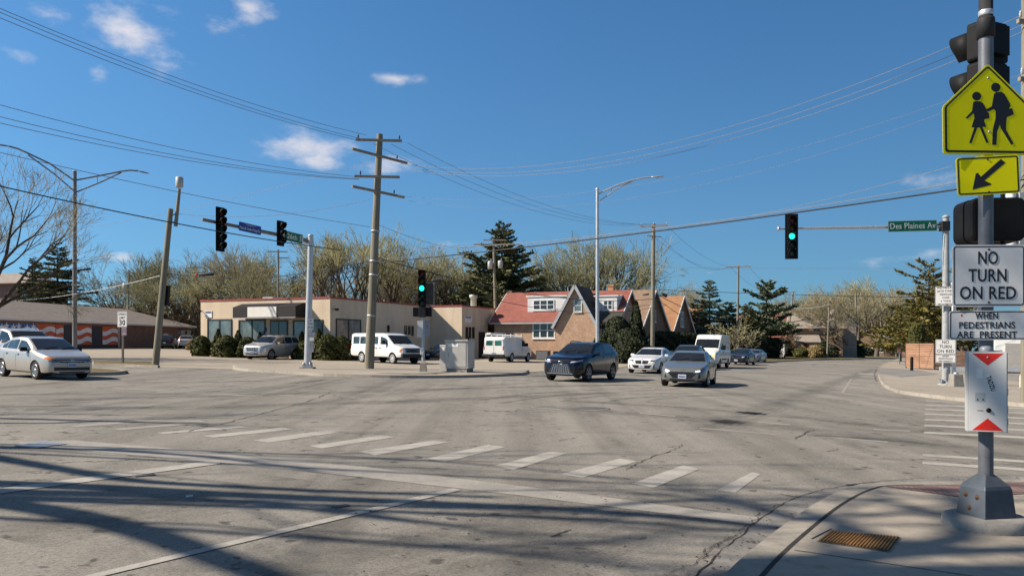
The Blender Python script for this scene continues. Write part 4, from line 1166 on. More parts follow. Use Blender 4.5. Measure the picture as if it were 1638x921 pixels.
def fork_tree(seed, height=12.0, trunk_r=.22, fork=.2, spread=.7, limbs=6, depth=8, ratio=.80, ang=.36, up=.05, tri=.25, twig_r=.018, wig=.10, lean=(0, 0), thick_to=4, side=1):
    """a bare crown that forks again and again out to an even, rounded edge of fine twigs"""
    rng = random.Random(seed); thick, thin = [], []
    fh = height * fork; H_ = height - fh
    tot = sum(ratio ** i for i in range(depth + 1))
    def rv(): return Vector((rng.gauss(0, 1), rng.gauss(0, 1), rng.gauss(0, 1)))
    def rec(p, d, L, r, lvl):
        dst = thick if lvl <= thick_to else thin
        re = max(r * .80, twig_r * .7); r = max(r, twig_r * .75)
        for k in range(2):
            d = (d + rv() * wig + Vector((0, 0, up * .5))).normalized(); q = p + d * L / 2
            a, b = r + (re - r) * k / 2, r + (re - r) * (k + 1) / 2
            dst.append((*p, *q, a, b)); p = q
            if side and lvl >= 3 and rng.random() < .3 * side:
                s = (Matrix.Rotation(rng.uniform(.5, 1.0), 3, d.cross(rv()).normalized()) @ d).normalized()
                m = p + s * L * rng.uniform(.4, .8); thin.append((*p, *m, twig_r, twig_r * .7))
                m2 = m + (s + rv() * .25).normalized() * L * .4; thin.append((*m, *m2, twig_r * .7, twig_r * .5))
        if lvl >= depth:
            for _ in range(2):
                s = (d + rv() * .35).normalized(); thin.append((*p, *(p + s * L * rng.uniform(.6, 1.2)), twig_r * .7, twig_r * .4))
            return
        n_ = 3 if rng.random() < tri else 2
        ax = d.cross(rv()).normalized(); ph = rng.uniform(0, 6.28)
        for c in range(n_):
            a = ang * rng.uniform(.55, 1.35) * (0.6 if c == 0 else 1.0)
            axc = Matrix.Rotation(ph + 2 * math.pi * c / n_, 3, d) @ ax
            nd = (Matrix.Rotation(a, 3, axc) @ d + Vector((0, 0, up))).normalized()
            rec(p, nd, L * ratio * rng.uniform(.82, 1.15) * (1.06 if c == 0 else .95), re * (.86 if c == 0 else rng.uniform(.58, .75)), lvl + 1)
    d = Vector((lean[0], lean[1], 1)).normalized(); p = Vector((0, 0, -.3))
    for i in range(3):
        d = (d + Vector((rng.gauss(0, .04), rng.gauss(0, .04), 0))).normalized(); q = p + d * (fh + .3) / 3
        thick.append((*p, *q, trunk_r * (1.25 if i == 0 else 1), trunk_r * .95)); p = q
    for k in range(limbs):
        a = 2 * math.pi * (k + rng.uniform(-.35, .35)) / limbs
        tl = spread * (rng.uniform(.45, 1.0) if k % 3 else rng.uniform(.05, .4))
        nd = (d * math.cos(tl) + Vector((math.cos(a), math.sin(a), 0)) * math.sin(tl)).normalized()
        rec(p - d * rng.uniform(0, fh * .2), nd, H_ / tot * rng.uniform(.9, 1.1) * (1 + .0 * tl), trunk_r * rng.uniform(.42, .62), 0)
    return thick, thin
TREE_MESH = {}; TREE_TOP = {}
def bare_tree(name, label, loc, kind, scale=1.0, rz=0.0, group=None, twig='twig', sxy=1.0, barkm='bark', cat='tree', height=None):
    root = thing(name, label, cat, loc, rz, group)
    key = (kind, twig, barkm)
    if key not in TREE_MESH:
        kw_ = dict(TREE_KINDS[kind]); th, tn = fork_tree(**kw_) if 'depth' in kw_ else grow_tree(**kw_)
        v, q = tubes_np(th, 7); a = mesh_np('trunk', v, q, M[barkm], root, smooth=True)
        v2, q = tubes_np(tn, 3); b = mesh_np('crown', v2, q, M[twig], root)
        TREE_MESH[key] = (a.data, b.data)
        TREE_TOP[kind] = float(np.percentile(v2[:, 2], 99.7))
    else:
        for nm, me in zip(('trunk', 'crown'), TREE_MESH[key]):
            o = bpy.data.objects.new(nm, me); COL.objects.link(o); o.parent = root
    if height: scale = height / TREE_TOP[kind]
    root.scale = (scale * sxy, scale * sxy, scale)
    return root
TREE_KINDS = {   # all about 12 m high, scaled where they stand
    'vase1': dict(seed=3, trunk_r=.30, fork=.16, spread=.62, limbs=6, depth=6, ang=.38, up=.06, twig_r=.028, side=.5),
    'vase2': dict(seed=11, trunk_r=.32, fork=.22, spread=.80, limbs=6, depth=6, ang=.40, up=.05, twig_r=.028, side=.5),
    'tall': dict(seed=23, trunk_r=.26, fork=.3, spread=.48, limbs=5, depth=6, ang=.40, up=.07, twig_r=.028, side=.5),
    'dense': dict(seed=31, trunk_r=.25, fork=.1, spread=.85, limbs=7, depth=6, ang=.42, up=.04, twig_r=.03, side=.4),
    'dense2': dict(seed=37, trunk_r=.25, fork=.12, spread=.70, limbs=6, depth=6, ang=.40, up=.06, twig_r=.03, side=.4),
    'elm': dict(seed=47, trunk_r=.55, fork=.12, spread=1.25, limbs=14, depth=6, ratio=.82, ang=.36, up=.012, tri=.45, twig_r=.028, side=.8),
    'corner': dict(seed=54, trunk_r=.40, fork=.16, spread=.95, limbs=8, depth=7, ang=.36, up=.04, wig=.12, twig_r=.014, thick_to=4, side=.7),
    'shade_high': dict(seed=105, height=22, trunk_r=.34, fork=.66, spread=1.0, limbs=8, levels=4, up=.04, kids=(4, 5, 5, 3), lenf=.52, twig_r=.012, wig=.17),
    'street': dict(seed=61, trunk_r=.30, fork=.28, spread=1.0, limbs=7, depth=7, ang=.38, up=.04, wig=.14, lean=(-.28, 0), twig_r=.024),
    'small': dict(seed=71, height=12, trunk_r=.26, fork=.28, spread=1.0, limbs=7, levels=3, up=.05, kids=(7, 8, 8), lenf=.55, twig_r=.05, wig=.3),
    'thicket': dict(seed=83, height=12, trunk_r=.3, fork=.03, spread=.9, limbs=12, levels=3, up=.12, kids=(5, 6, 5), lenf=.5, twig_r=.06),
    'shade1': dict(seed=91, height=17, trunk_r=.5, fork=.22, spread=.8, limbs=6, levels=4, up=.06, kids=(4, 5, 5, 4), lenf=.5, twig_r=.012, wig=.17),
    'shade2': dict(seed=97, height=17, trunk_r=.45, fork=.28, spread=.85, limbs=7, levels=4, up=.05, kids=(4, 5, 5, 4), lenf=.52, twig_r=.012, wig=.17),
}
def tree_at(px, d, topy, kind, label, group=None, sxy=1.0, rz=None, twig='twig', name='bare_tree', dx=0, barkm='bark'):
    base = gd(px, d)
    H_ = (EYE - (topy - 548) / FPX * d) - base.z
    return bare_tree(name, label, base, kind, 1.0, (px * 0.37) % 6.28 if rz is None else rz, group, twig, sxy, barkm, height=H_)

G1 = 'bare trees behind the tan office building'
ROW = [(205, 128, 420, 'dense', 1.05), (240, 130, 402, 'tall', 1.0), (262, 122, 432, 'dense', 1.2), (292, 132, 414, 'vase1', 1.1), (322, 118, 430, 'dense2', 1.2), (352, 128, 412, 'vase2', 1.15), (382, 112, 396, 'dense2', 1.1),
       (408, 120, 402, 'tall', 1.2), (432, 108, 420, 'dense', 1.2), (492, 122, 418, 'dense2', 1.0), (512, 104, 378, 'tall', 1.15), (566, 104, 364, 'vase1', 1.05),
       (598, 120, 420, 'dense', 1.2), (622, 108, 376, 'vase2', 1.0), (652, 124, 405, 'dense2', 1.1), (690, 118, 410, 'dense', 1.15), (722, 112, 402, 'dense2', 1.2), (752, 120, 420, 'vase2', 1.1)]
ORD = ['first', 'second', 'third', 'fourth', 'fifth', 'sixth', 'seventh', 'eighth', 'ninth', 'tenth', 'eleventh', 'twelfth', 'thirteenth', 'fourteenth', 'fifteenth', 'sixteenth', 'seventeenth', 'eighteenth', 'nineteenth', 'twentieth']
for i, (px, d, ty, k, s) in enumerate(ROW):
    what = {566: 'tallest spreading bare tree left of the big utility pole, above the tan roof', 622: 'tall bare tree right behind the big utility pole, above the tan roof',
            512: 'tall slender bare tree beside the silver signal mast'}.get(px, '%s bare tree from the left in the row behind the flat roofs' % ORD[i])
    tree_at(px, d, ty, k, what, G1, s, twig='twig_green' if i % 3 else 'twig', barkm='bark_dark')
# thick undergrowth behind the buildings
G2 = 'bare thickets behind the flat roofs'
for i, (px, d, ty) in enumerate(((190, 140, 470), (225, 136, 462), (285, 136, 455), (330, 132, 452), (380, 128, 446), (430, 126, 450), (475, 128, 462), (530, 126, 448), (585, 128, 450), (640, 126, 450), (690, 126, 448), (735, 124, 448), (770, 122, 455))):
    tree_at(px, d, ty, 'thicket', '%s low bare thicket from the left filling the gap under the taller bare trees' % ORD[i], G2, 1.9, twig='twig_brown' if i % 2 else 'twig', name='bare_thicket')
# tree at the left edge
tl = tree_at(-48, 50, 236, 'corner', 'large bare tree leaning in from the left edge beside the double lamp post', None, 1.0, 2.5, barkm='bark_dark', twig='twig')
tl.rotation_euler.x = R(2); tl.rotation_euler.y = R(5)
# broad elm behind the red roofed house
tree_at(955, 112, 383, 'elm', 'broad fan shaped bare elm behind the red roofed brick house', None, .9, 0.6, twig='twig_green', barkm='bark_dark')
tree_at(1094, 165, 452, 'vase1', 'thin bare tree showing behind the rust roofed gabled house', None, .8)
tree_at(1020, 150, 465, 'dense', 'bare tree low in the gap right of the broad elm', None, 1.3)
G3 = 'bare trees along the far street'
FAR = [(1262, 205, 474, 'dense2', 1.3), (1300, 215, 465, 'dense', 1.3), (1335, 230, 462, 'dense2', 1.3), (1372, 195, 446, 'tall', 1.2), (1402, 185, 452, 'vase1', 1.35), (1432, 230, 462, 'dense', 1.2), (1462, 250, 468, 'dense2', 1.2), (1350, 260, 470, 'dense', 1.6), (1410, 280, 475, 'dense', 1.6)]
for i, (px, d, ty, k, s) in enumerate(FAR):
    lab = {1402: 'tall spreading bare tree above the bend of the far street', 1372: 'slender tall bare tree left of the spreading one above the bend'}.get(px, '%s bare tree from the left along the skyline of the far street' % ORD[i])
    tree_at(px, d, ty, k, lab, G3, s, twig='twig_green' if i % 2 else 'twig')
for i, px in enumerate((1240, 1290, 1345, 1395, 1440, 1490, 1550)):
    tree_at(px, 262, 492, 'thicket', '%s dark bare thicket from the left at the end of the far street' % ORD[i], 'thickets ending the far street', 3.2, twig='twig_brown', name='bare_thicket')
tree_at(1345, 148, 470, 'street', 'leaning street tree with thick curved trunk in front of the two storey house', None, 1.1, .4)
tree_at(1246, 128, 520, 'small', 'small street tree with brown twigs right of the parked sedans', None, 1.1, 1.0, twig='twig_brown', name='small_tree')
tree_at(1357, 150, 528, 'small', 'small bare sapling right of the leaning street tree', None, .8, 2.0, name='small_tree')
tree_at(1415, 200, 525, 'small', 'small brown sapling by the kerb at the far bend', None, .9, 3.0, twig='twig_brown', name='small_tree')
tree_at(1177, 96, 505, 'thicket', 'pale bare shrub behind the white high roof van', None, 1.3, 1.0, twig='twig_green', name='bare_shrub')
tree_at(1540, 95, 430, 'vase2', 'bare tree behind the near mast at the right', None, .9, .3)
# shade trees standing out of frame to the left: their limbs throw the branch shadows on the road
def lift(px, py, z):
    """the point of a limb, z above the road, whose shadow falls where the photograph shows it"""
    g = gp(px, py); k = z / SUN_DIR.z
    return g + SUN_DIR * k
def shade_tree(label, base, limbs, seed, trunk_r=.42, twigs=5, fork=3.2):
    root = thing('bare_tree', label, 'tree', base)
    rng = random.Random(seed); thick, thin = [], []
    top = Vector((.3, .1, fork)); P_ = [Vector((0, 0, -.3)), Vector((.1, 0, fork * .5)), top]
    for a, b, r0, r1 in ((P_[0], P_[1], trunk_r * 1.2, trunk_r), (P_[1], P_[2], trunk_r, trunk_r * .9)): thick.append((*a, *b, r0, r1))
    def twig(p, d, L, r, lvl):
        n_ = 4
        for i in range(n_):
            d2 = (d + Vector((rng.gauss(0, .22), rng.gauss(0, .22), rng.gauss(0, .15) + .05))).normalized(); q = p + d2 * L / n_
            (thin).append((*p, *q, r * (1 - .6 * i / n_), r * (1 - .6 * (i + 1) / n_)))
            if lvl < 2 and rng.random() < .75:
                ax = Vector((rng.gauss(0, 1), rng.gauss(0, 1), rng.gauss(0, 1))).normalized()
                twig(q, (Matrix.Rotation(rng.uniform(.4, .9), 3, ax) @ d2).normalized(), L * rng.uniform(.4, .7), r * .55, lvl + 1)
            p, d = q, d2
    for (pts, z0, z1, r0, r1) in limbs:
        n_ = len(pts); L = [lift(x, y, z0 + (z1 - z0) * i / (n_ - 1)) - base for i, (x, y) in enumerate(pts)]
        L = [top, top.lerp(L[0], .5) + Vector((0, 0, .5))] + L
        L = smooth_line(L, 2)
        m = len(L)
        for i in range(m - 1):
            ra = r0 + (r1 - r0) * i / (m - 1); rb_ = r0 + (r1 - r0) * (i + 1) / (m - 1)
            thick.append((*L[i], *L[i + 1], ra, rb_))
        for k in range(twigs):
            i = rng.randrange(m // 3, m - 1); d = (L[i + 1] - L[i]).normalized()
            ax = Vector((rng.gauss(0, 1), rng.gauss(0, 1), rng.gauss(0, 1))).normalized()
            twig(L[i], (Matrix.Rotation(rng.uniform(.3, .7), 3, ax) @ d).normalized(), rng.uniform(1.5, 3.2), .032, 0)
    v, q = tubes_np(thick, 9); mesh_np('trunk', v, q, M['bark'], root, smooth=True)
    v, q = tubes_np(thin, 3); mesh_np('crown', v, q, M['twig'], root)
    return root
B_ = Vector((-16.8, 7.4, gz(-16.8)))
shade_tree('bare shade tree out of frame left casting the nearest branch shadows', B_, [
    ([(-120, 795), (0, 803), (120, 822), (230, 850), (330, 885), (450, 930), (560, 985)], 6.6, 9.5, 0.187, 0.110),
    ([(-100, 770), (60, 775), (200, 781), (350, 790), (550, 798), (720, 806), (900, 813), (1100, 828), (1230, 843), (1340, 850)], 6.6, 13.0, 0.220, 0.070),
    ([(-60, 722), (0, 733), (90, 748), (200, 768), (330, 776), (520, 785), (640, 789), (800, 795)], 7.0, 11, 0.165, 0.050),
    ([(200, 788), (330, 797), (470, 810), (600, 828), (700, 838)], 8.5, 10.5, 0.132, 0.030),
    ([(480, 800), (640, 830), (760, 842)], 9.5, 11.0, 0.088, 0.020),
    ([(900, 818), (1050, 800), (1200, 800), (1400, 792), (1560, 800)], 12.0, 16.0, 0.088, 0.030),
    ([(1000, 830), (1150, 850), (1300, 845), (1500, 838), (1640, 845)], 12.5, 16.0, 0.088, 0.030),
    ([(800, 880), (1000, 905), (1200, 915), (1400, 905)], 12.0, 15.0, 0.066, 0.030)], 3, twigs=2)
B_ = Vector((-19.5, 11.4, gz(-19.5)))
shade_tree('second bare shade tree out of frame left with higher limbs', B_, [
    ([(-80, 712), (60, 716), (200, 721), (330, 730), (430, 742), (520, 756)], 7.0, 10, 0.132, 0.030),
    ([(-60, 716), (160, 718), (320, 719), (440, 735)], 8.0, 10, 0.066, 0.020),
    ([(350, 722), (520, 728), (700, 737), (860, 750), (1050, 774), (1180, 792)], 10.5, 13.5, 0.060, 0.020),
    ([(600, 735), (800, 738), (1000, 745), (1150, 755)], 12, 14, 0.038, 0.015),
    ([(900, 770), (1100, 775), (1250, 780), (1420, 800), (1600, 820)], 13, 16.5, 0.055, 0.020)], 8, trunk_r=.36, twigs=2)
B_ = Vector((-25.0, 15.0, gz(-25)))
shade_tree('third bare shade tree out of frame left beside the far lanes', B_, [
    ([(-60, 668), (60, 670), (150, 673), (250, 676), (330, 677)], 7.0, 9, .16, .05),
    ([(-60, 676), (60, 677), (130, 675), (220, 671)], 7.0, 9, .13, .04),
    ([(-50, 664), (80, 662), (200, 664)], 7.5, 9, .08, .03),
    ([(-50, 650), (60, 650), (160, 648)], 8.0, 9, .08, .03),
    ([(-50, 631), (60, 631), (220, 631)], 8.0, 10, .09, .03)], 12, trunk_r=.36, twigs=3)

bare_tree('bare_tree', 'tallest bare shade tree out of frame left shading the near corner and its post', Vector((-15.6, 3.6, gz(-15.6))), 'shade_high', 1.0, 1.0, None, 'twig', 1.0, 'bark', height=20.5)

# ---- conifers
def spray(rngn, base, dirs, L, wid, n, droop):
    """flat needle sprays (quads) set along a branch"""
    t = rngn.random(n) ** 0.7
    p = base + dirs * (L * t)[:, None]
    return p
def conifer(name, label, loc, h, rb, mat, seed, tiers=22, per=9, base_f=0.08, dens=1.0, shape=1.0, irregular=0.15, droop=0.25, needle=0.42, group=None, tip=0.06, wscale=0.42):
    root = thing(name, label, 'tree', loc, 0, group)
    rn = np.random.default_rng(seed)
    mb = MB(); mb.tube([(0, 0, -.3), (0, 0, h * .5), (0, 0, h * .97)], [h * .018 + .06, h * .011 + .03, .02], 7); mb.build('trunk', M['bark_dark'], root)
    V_, Q_ = [], []
    br = []
    for i in range(tiers):
        f = (i + rn.random() * .6) / tiers
        z = h * (base_f + (1 - base_f) * f)
        r = rb * ((1 - f) ** shape) * (1 + irregular * rn.normal()) + tip
        m = max(4, int(per * (0.5 + .5 * (1 - f))))
        a0 = rn.random() * 6.28
        for k in range(m):
            a = a0 + 6.283 * k / m + rn.normal() * .25
            rr = max(.1, r * (1 + irregular * 1.2 * rn.normal()))
            b = np.array([0, 0, z + rn.normal() * h * .008]); lift = -droop + 0.5 * f * f + rn.normal() * .06
            d = np.array([math.cos(a), math.sin(a), lift]); 
            br.append((*b, *(b + d * rr), .03, .012))
            n = max(8, int(rr * 36 * dens))
            t = rn.random(n) ** 0.62
            c = b + d * (rr * t)[:, None]
            c[:, 2] += 0.12 * rr * t ** 2
            side = np.array([-math.sin(a), math.cos(a), 0])
            sgn = rn.normal(size=n)
            L = needle * .6 * (0.7 + .6 * rn.random(n)) * (0.6 + 0.25 * rr ** .5)
            e = (d / np.linalg.norm(d)) * 0.75 + side[None] * sgn[:, None] * .75 + rn.normal(size=(n, 3)) * .28
            e /= np.linalg.norm(e, axis=1, keepdims=True)
            w = np.cross(e, rn.normal(size=(n, 3))); w /= np.linalg.norm(w, axis=1, keepdims=True)
            c = c + side[None] * (sgn * .10 * rr * (1 - .3 * t))[:, None]
            w *= (L * wscale)[:, None] * .5
            q = np.stack([c - w * .5, c + e * (L * .5)[:, None] - w, c + e * L[:, None], c + e * (L * .5)[:, None] + w], axis=1)
            V_.append(q.reshape(-1, 3))
    V_ = np.concatenate(V_); Q_ = np.arange(len(V_)).reshape(-1, 4)
    v, q = tubes_np(br, 4)
    mesh_np('branches', v, q, M['bark_dark'], root)
    mesh_np('crown', V_, Q_, M[mat], root)
    return root
def conifer_at(px, d, topy, rpx, mat, label, seed, name='spruce_tree', **kw):
    b = gd(px, d); h = EYE - (topy - 548) / FPX * d - b.z
    return conifer(name, label, b, h, rpx / FPX * d, mat, seed, **kw)
conifer_at(92, 122, 388, 58, 'needle', 'dark dense spruce behind the mural building left', 1, shape=.75, irregular=.2, tiers=26, per=11, dens=1.5, needle=.6)
conifer_at(52, 126, 412, 40, 'needle', 'smaller dark spruce left of the dense spruce, behind the bare tree', 2, shape=.75, irregular=.2, tiers=22, per=10, dens=1.4, needle=.6)
conifer_at(470, 112, 438, 24, 'needle', 'small dark spruce poking up behind the tan flat roof', 3, dens=1.3, needle=.6)
conifer_at(803, 104, 356, 92, 'needle', 'big spruce towering between the tan building and red roof', 4, shape=.85, irregular=.2, tiers=30, per=12, dens=1.25, needle=.75, droop=.12)
conifer_at(872, 112, 430, 46, 'needle', 'short dark spruce right of the big one above the red roof', 5, shape=.8, irregular=.22, tiers=22, per=11, dens=1.3, needle=.65)
conifer_at(1135, 112, 446, 40, 'needle_blue', 'pointed grey green conifer behind the ochre roofed house', 6, name='conifer_tree', shape=.8, irregular=.2, dens=1.3, needle=.65)
conifer_at(1112, 116, 486, 34, 'needle', 'dark low conifer left of the pointed grey green one', 7, name='conifer_tree', shape=.6, irregular=.2, dens=1.5, needle=.65, tiers=16)
conifer_at(1166, 114, 482, 27, 'needle', 'dark bushy conifer behind the thin pole and white van', 8, name='conifer_tree', shape=.6, irregular=.25, dens=1.6, needle=.65)
conifer_at(1196, 118, 486, 22, 'needle', 'dark conifer left of the layered pine', 9, name='conifer_tree', shape=.55, irregular=.25, dens=1.6, needle=.65)
conifer_at(1226, 124, 448, 36, 'needle_blue', 'layered pine with open branches beside the leaning utility pole', 10, name='pine_tree', shape=.42, irregular=.34, tiers=15, per=8, dens=1.8, droop=-.02, base_f=.16, needle=.8)
conifer_at(1486, 84, 424, 56, 'needle_gold', 'yellowing pine behind the wooden fence', 11, name='pine_tree', shape=.5, irregular=.32, tiers=18, per=8, dens=1.15, droop=0.0, base_f=.22, needle=.62)
conifer_at(1440, 110, 490, 28, 'needle_gold', 'smaller yellowing pine left of the fence pine', 12, name='pine_tree', shape=.6, irregular=.3, tiers=14, per=8, dens=1.3, droop=0, base_f=.2, needle=.6)

# ---- shrubs: leafy shells over a dark core
def shrub(name, label, loc, rx, ry, h, mat, seed, prof='ball', n=2600, leaf=0.11, group=None, rough=0.12, cat='shrub'):
    root = thing(name, label, cat, loc, 0, group)
    rn = np.random.default_rng(seed)
    def R_(f):
        if prof == 'cone': return np.maximum(0.04, (1 - f) ** .75 * (0.85 + .3 * np.minimum(1, f * 6)))
        if prof == 'column': return np.where(f < .82, 1.0 - .12 * f, np.sqrt(np.maximum(0, 1 - ((f - .82) / .19) ** 2)) * .9)
        if prof == 'hedge': return np.where(f < .8, 1.0, np.sqrt(np.maximum(0, 1 - ((f - .8) / .2) ** 2)) * .5 + .5)
        return np.sqrt(np.maximum(0.0, 1 - (np.abs(f - .42) / .58) ** 2.2))
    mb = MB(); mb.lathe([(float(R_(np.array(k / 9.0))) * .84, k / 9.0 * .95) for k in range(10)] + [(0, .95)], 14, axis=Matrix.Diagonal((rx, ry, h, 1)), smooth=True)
    f = rn.random(n); a = rn.random(n) * 6.283
    lump = 1 + rough * (np.sin(a * 3 + seed) * np.sin(f * 7 + seed * 2) + .7 * np.sin(a * 7 + 2 * f * 9 + seed)) 
    depth = 1 - .2 * rn.random(n) ** 1.5
    r = R_(f) * lump * depth
    top = rn.random(n) < .14
    r = np.where(top, r * np.sqrt(rn.random(n)), r)
    z = np.where(top & (prof != 'cone'), h * (0.86 + .13 * rn.random(n)), f * h)
    if prof == 'ball': z = np.where(top, h * (.42 + .58 * (1 - (np.minimum(r, .999)) ** 2.2) ** .45), z)
    c = np.stack([rx * r * np.cos(a), ry * r * np.sin(a), z], axis=1)
    nrm = np.stack([np.cos(a), np.sin(a), .5 + .6 * (f - .3)], axis=1) + rn.normal(size=(n, 3)) * .55
    nrm /= np.linalg.norm(nrm, axis=1, keepdims=True)
    t = np.cross(nrm, rn.normal(size=(n, 3))); t /= np.linalg.norm(t, axis=1, keepdims=True); b = np.cross(nrm, t)
    s = leaf * (.6 + .8 * rn.random(n))[:, None]
    V_ = np.stack([c - t * s, c - b * s * .6, c + t * s, c + b * s * .6], axis=1).reshape(-1, 3)
    cr = mesh_np('foliage', V_, np.arange(4 * n).reshape(-1, 4), M[mat], root)
    mb.build('dark_core', M['core'], root)  # solid near-black filler inside the leaf shell, closes the gaps
    return root
def shrub_at(px, d, topy, wpx, mat, label, seed, prof='ball', ry=None, dz=0.0, **kw):
    b = gd(px, d); h = EYE - (topy - 548) / FPX * d - b.z; rx = wpx / 2 / FPX * d
    return shrub(kw.pop('name', 'shrub'), label, b, rx, ry or rx, h, mat, seed, prof, **kw)
GS = 'clipped yew shrubs along the tan building'
YEW = [(322, 64.5, 538, 30, 'ball'), (349, 64, 527, 24, 'cone'), (362, 62.5, 537, 34, 'ball'), (381, 63.5, 529, 24, 'cone'), (396, 62, 540, 30, 'ball'), (416, 64, 532, 18, 'cone'),
       (483, 62.5, 531, 22, 'cone'), (487, 60.8, 546, 26, 'ball'), (510, 61, 526, 26, 'cone'), (523, 59.6, 535, 34, 'ball'), (545, 60.2, 538, 34, 'ball'), (563, 62, 545, 24, 'ball')]
for i, (px, d, ty, w, pr) in enumerate(YEW):
    k = 'pointed' if pr == 'cone' else 'rounded'
    shrub_at(px, d, ty, w, 'yew', '%s yew, %s shrub from the left along the tan building' % (k, ORD[i]), 100 + i, pr, name='yew_shrub', group=GS, n=3000, leaf=.10, rough=.2)
shrub_at(722, 78.5, 530, 24, 'yew', 'rounded shrub against the step of the tan building above the cabinet', 121, 'cone', name='yew_shrub', leaf=.1)
shrub_at(747, 77, 533, 14, 'needle_dark', 'small dark pointed shrub by the narrow windows right of the cabinet', 122, 'cone', leaf=.1)
for i, (px, d, ty, w, pr, lab) in enumerate(((988, 71, 507, 46, 'ball', 'large dark evergreen in front of the porch'), (1018, 74, 482, 34, 'cone', 'tall dark evergreen left of the second utility pole'), (965, 70, 536, 34, 'ball', 'low dark evergreen behind the dark suv'), (1004, 69, 526, 52, 'ball', 'broad dark evergreen behind the white sedan'),
        (1062, 80, 530, 44, 'hedge', 'dark hedge right of the second utility pole'), (1092, 92, 532, 40, 'hedge', 'dark hedge in front of the rust roofed gable'), (1128, 100, 528, 44, 'ball', 'dark shrub behind the white high roof van'), (1207, 112, 535, 40, 'hedge', 'dark hedge behind the silver sedan'), (1228, 120, 540, 40, 'hedge', 'dark hedge left of the small brown street tree'))):
    shrub_at(px, d, ty, w, 'needle_dark', lab, 140 + i, pr, n=5200, leaf=.13, rough=.25, name='evergreen_shrub')
for i, (px, d, ty, w, mat, lab) in enumerate(((1281, 136, 556, 22, 'yew', 'rounded green shrub in front of the two storey house'), (1305, 135, 552, 26, 'shrub_tan', 'tan leafed shrub in front of the two storey house'), (1318, 140, 545, 14, 'needle_dark', 'dark upright shrub beside the brick porch room'),
        (1330, 145, 552, 22, 'needle_dark', 'dark shrub behind the leaning street tree trunk'), (1372, 160, 545, 24, 'needle_dark', 'dark shrub left of the bend in the far street'), (1385, 190, 556, 30, 'needle_dark', 'dark low hedge in front of the dark brick house'), (1430, 215, 553, 18, 'needle_dark', 'dark shrub by the brown house at the bend'), (1258, 150, 545, 30, 'needle_dark', 'dark shrub left of the brick porch pier'))):
    shrub_at(px, d, ty, w, mat, lab, 160 + i, 'ball', n=2400, leaf=.16, rough=.2)
shrub_at(1466, 78, 517, 26, 'yew', 'tall clipped column shrub behind the wooden fence', 180, 'column', n=5200, leaf=.1, rough=.05)
shrub_at(305, 92, 545, 14, 'shrub_tan', 'brownish shrub at the left end of the tan building', 181, 'ball', n=1200, leaf=.12)
# ------------------------------------------------------------------ lettering and signs
_fonts = {}
def lettering(name, lines, size, mat, parent, loc, wmax=None, bold=0.012, align='CENTER', depth=0.0012, spacing=1.05, rot=0.0, xscale=1.0, lead=1.25):
    """lines of text standing in the local XZ plane, facing -Y"""
    cu = bpy.data.curves.new('txt', 'FONT')
    cu.body = lines; cu.size = size; cu.align_x = align; cu.align_y = 'CENTER'
    cu.offset = bold * size; cu.extrude = depth; cu.space_character = spacing; cu.space_line = lead; cu.resolution_u = 3
    t = bpy.data.objects.new('txt', cu); COL.objects.link(t)
    dg = bpy.context.evaluated_depsgraph_get()
    me = bpy.data.meshes.new_from_object(t.evaluated_get(dg))
    bpy.data.objects.remove(t); bpy.data.curves.remove(cu)
    me.materials.clear(); me.materials.append(mat)
    xs_ = [v.co.x for v in me.vertices]; w = max(xs_) - min(xs_)
    sx = xscale
    if wmax and w * sx > wmax: sx = wmax / w
    me.transform(Matrix.Diagonal((sx, 1, 1, 1)))
    me.transform(Matrix.Rotation(rot, 4, 'Z'))
    me.transform(Matrix.Rotation(R(90), 4, 'X'))
    me.transform(Matrix.Translation(loc))
    me.name = name
    o = bpy.data.objects.new(name, me); COL.objects.link(o); o.parent = parent
    return o
def rrect(w, h, r, n=5, cx=0, cz=0):
    pts = []
    for (sx, sz, a0) in ((1, 1, 0), (-1, 1, 90), (-1, -1, 180), (1, -1, 270)):
        for k in range(n + 1):
            a = R(a0 + 90 * k / n)
            pts.append((cx + sx * (w / 2 - r) + r * math.cos(a), cz + sz * (h / 2 - r) + r * math.sin(a)))
    return pts
def plate(mb, poly, y0, y1, m=0):
    mb.prism(poly, lambda x, z: Vector((x, y0, z)), lambda x, z: Vector((x, y1, z)), m)
def ring_plate(mb, A, B, y0, y1, m=0):
    n = len(A); vs = []
    for y in (y0, y1):
        vs += [Vector((x, y, z)) for x, z in A] + [Vector((x, y, z)) for x, z in B]
    fs = []
    for i in range(n):
        j = (i + 1) % n
        fs += [(i, j, n + j, n + i), (2 * n + i, 3 * n + i, 3 * n + j, 2 * n + j), (i, 2 * n + i, 2 * n + j, j), (n + i, n + j, 3 * n + j, 3 * n + i)]
    mb.add(vs, fs, m)
def sign(name, label, loc, rz, w, h, face, border=None, bw=0.016, r=0.04, inset=0.012, roll=0.0, cat='sign', group=None, tiltx=0.0):
    """rectangular sign: front faces local -Y"""
    root = thing(name, label, cat, loc, rz, group)
    root.rotation_euler = (tiltx, roll, rz)
    mb = MB(); plate(mb, rrect(w, h, r), -0.002, 0.002); mb.build('plate', M[face], root)
    if border:
        mb = MB(); ring_plate(mb, rrect(w - 2 * inset, h - 2 * inset, max(.004, r - inset)), rrect(w - 2 * inset - 2 * bw, h - 2 * inset - 2 * bw, max(.003, r - inset - bw)), -0.0032, -0.0022); mb.build('border', M[border], root)
    return root
def bolts(root, pts, r=0.011, mat='sign_back'):
    for (x, z) in pts:
        mb = MB(); mb.lathe([(0.0, 0.006), (r * .8, .005), (r, 0)], 8, axis=Matrix.Translation((x, -0.0025, z)) @ Matrix.Rotation(R(90), 4, 'X')); mb.build('bolt', M[mat], root)
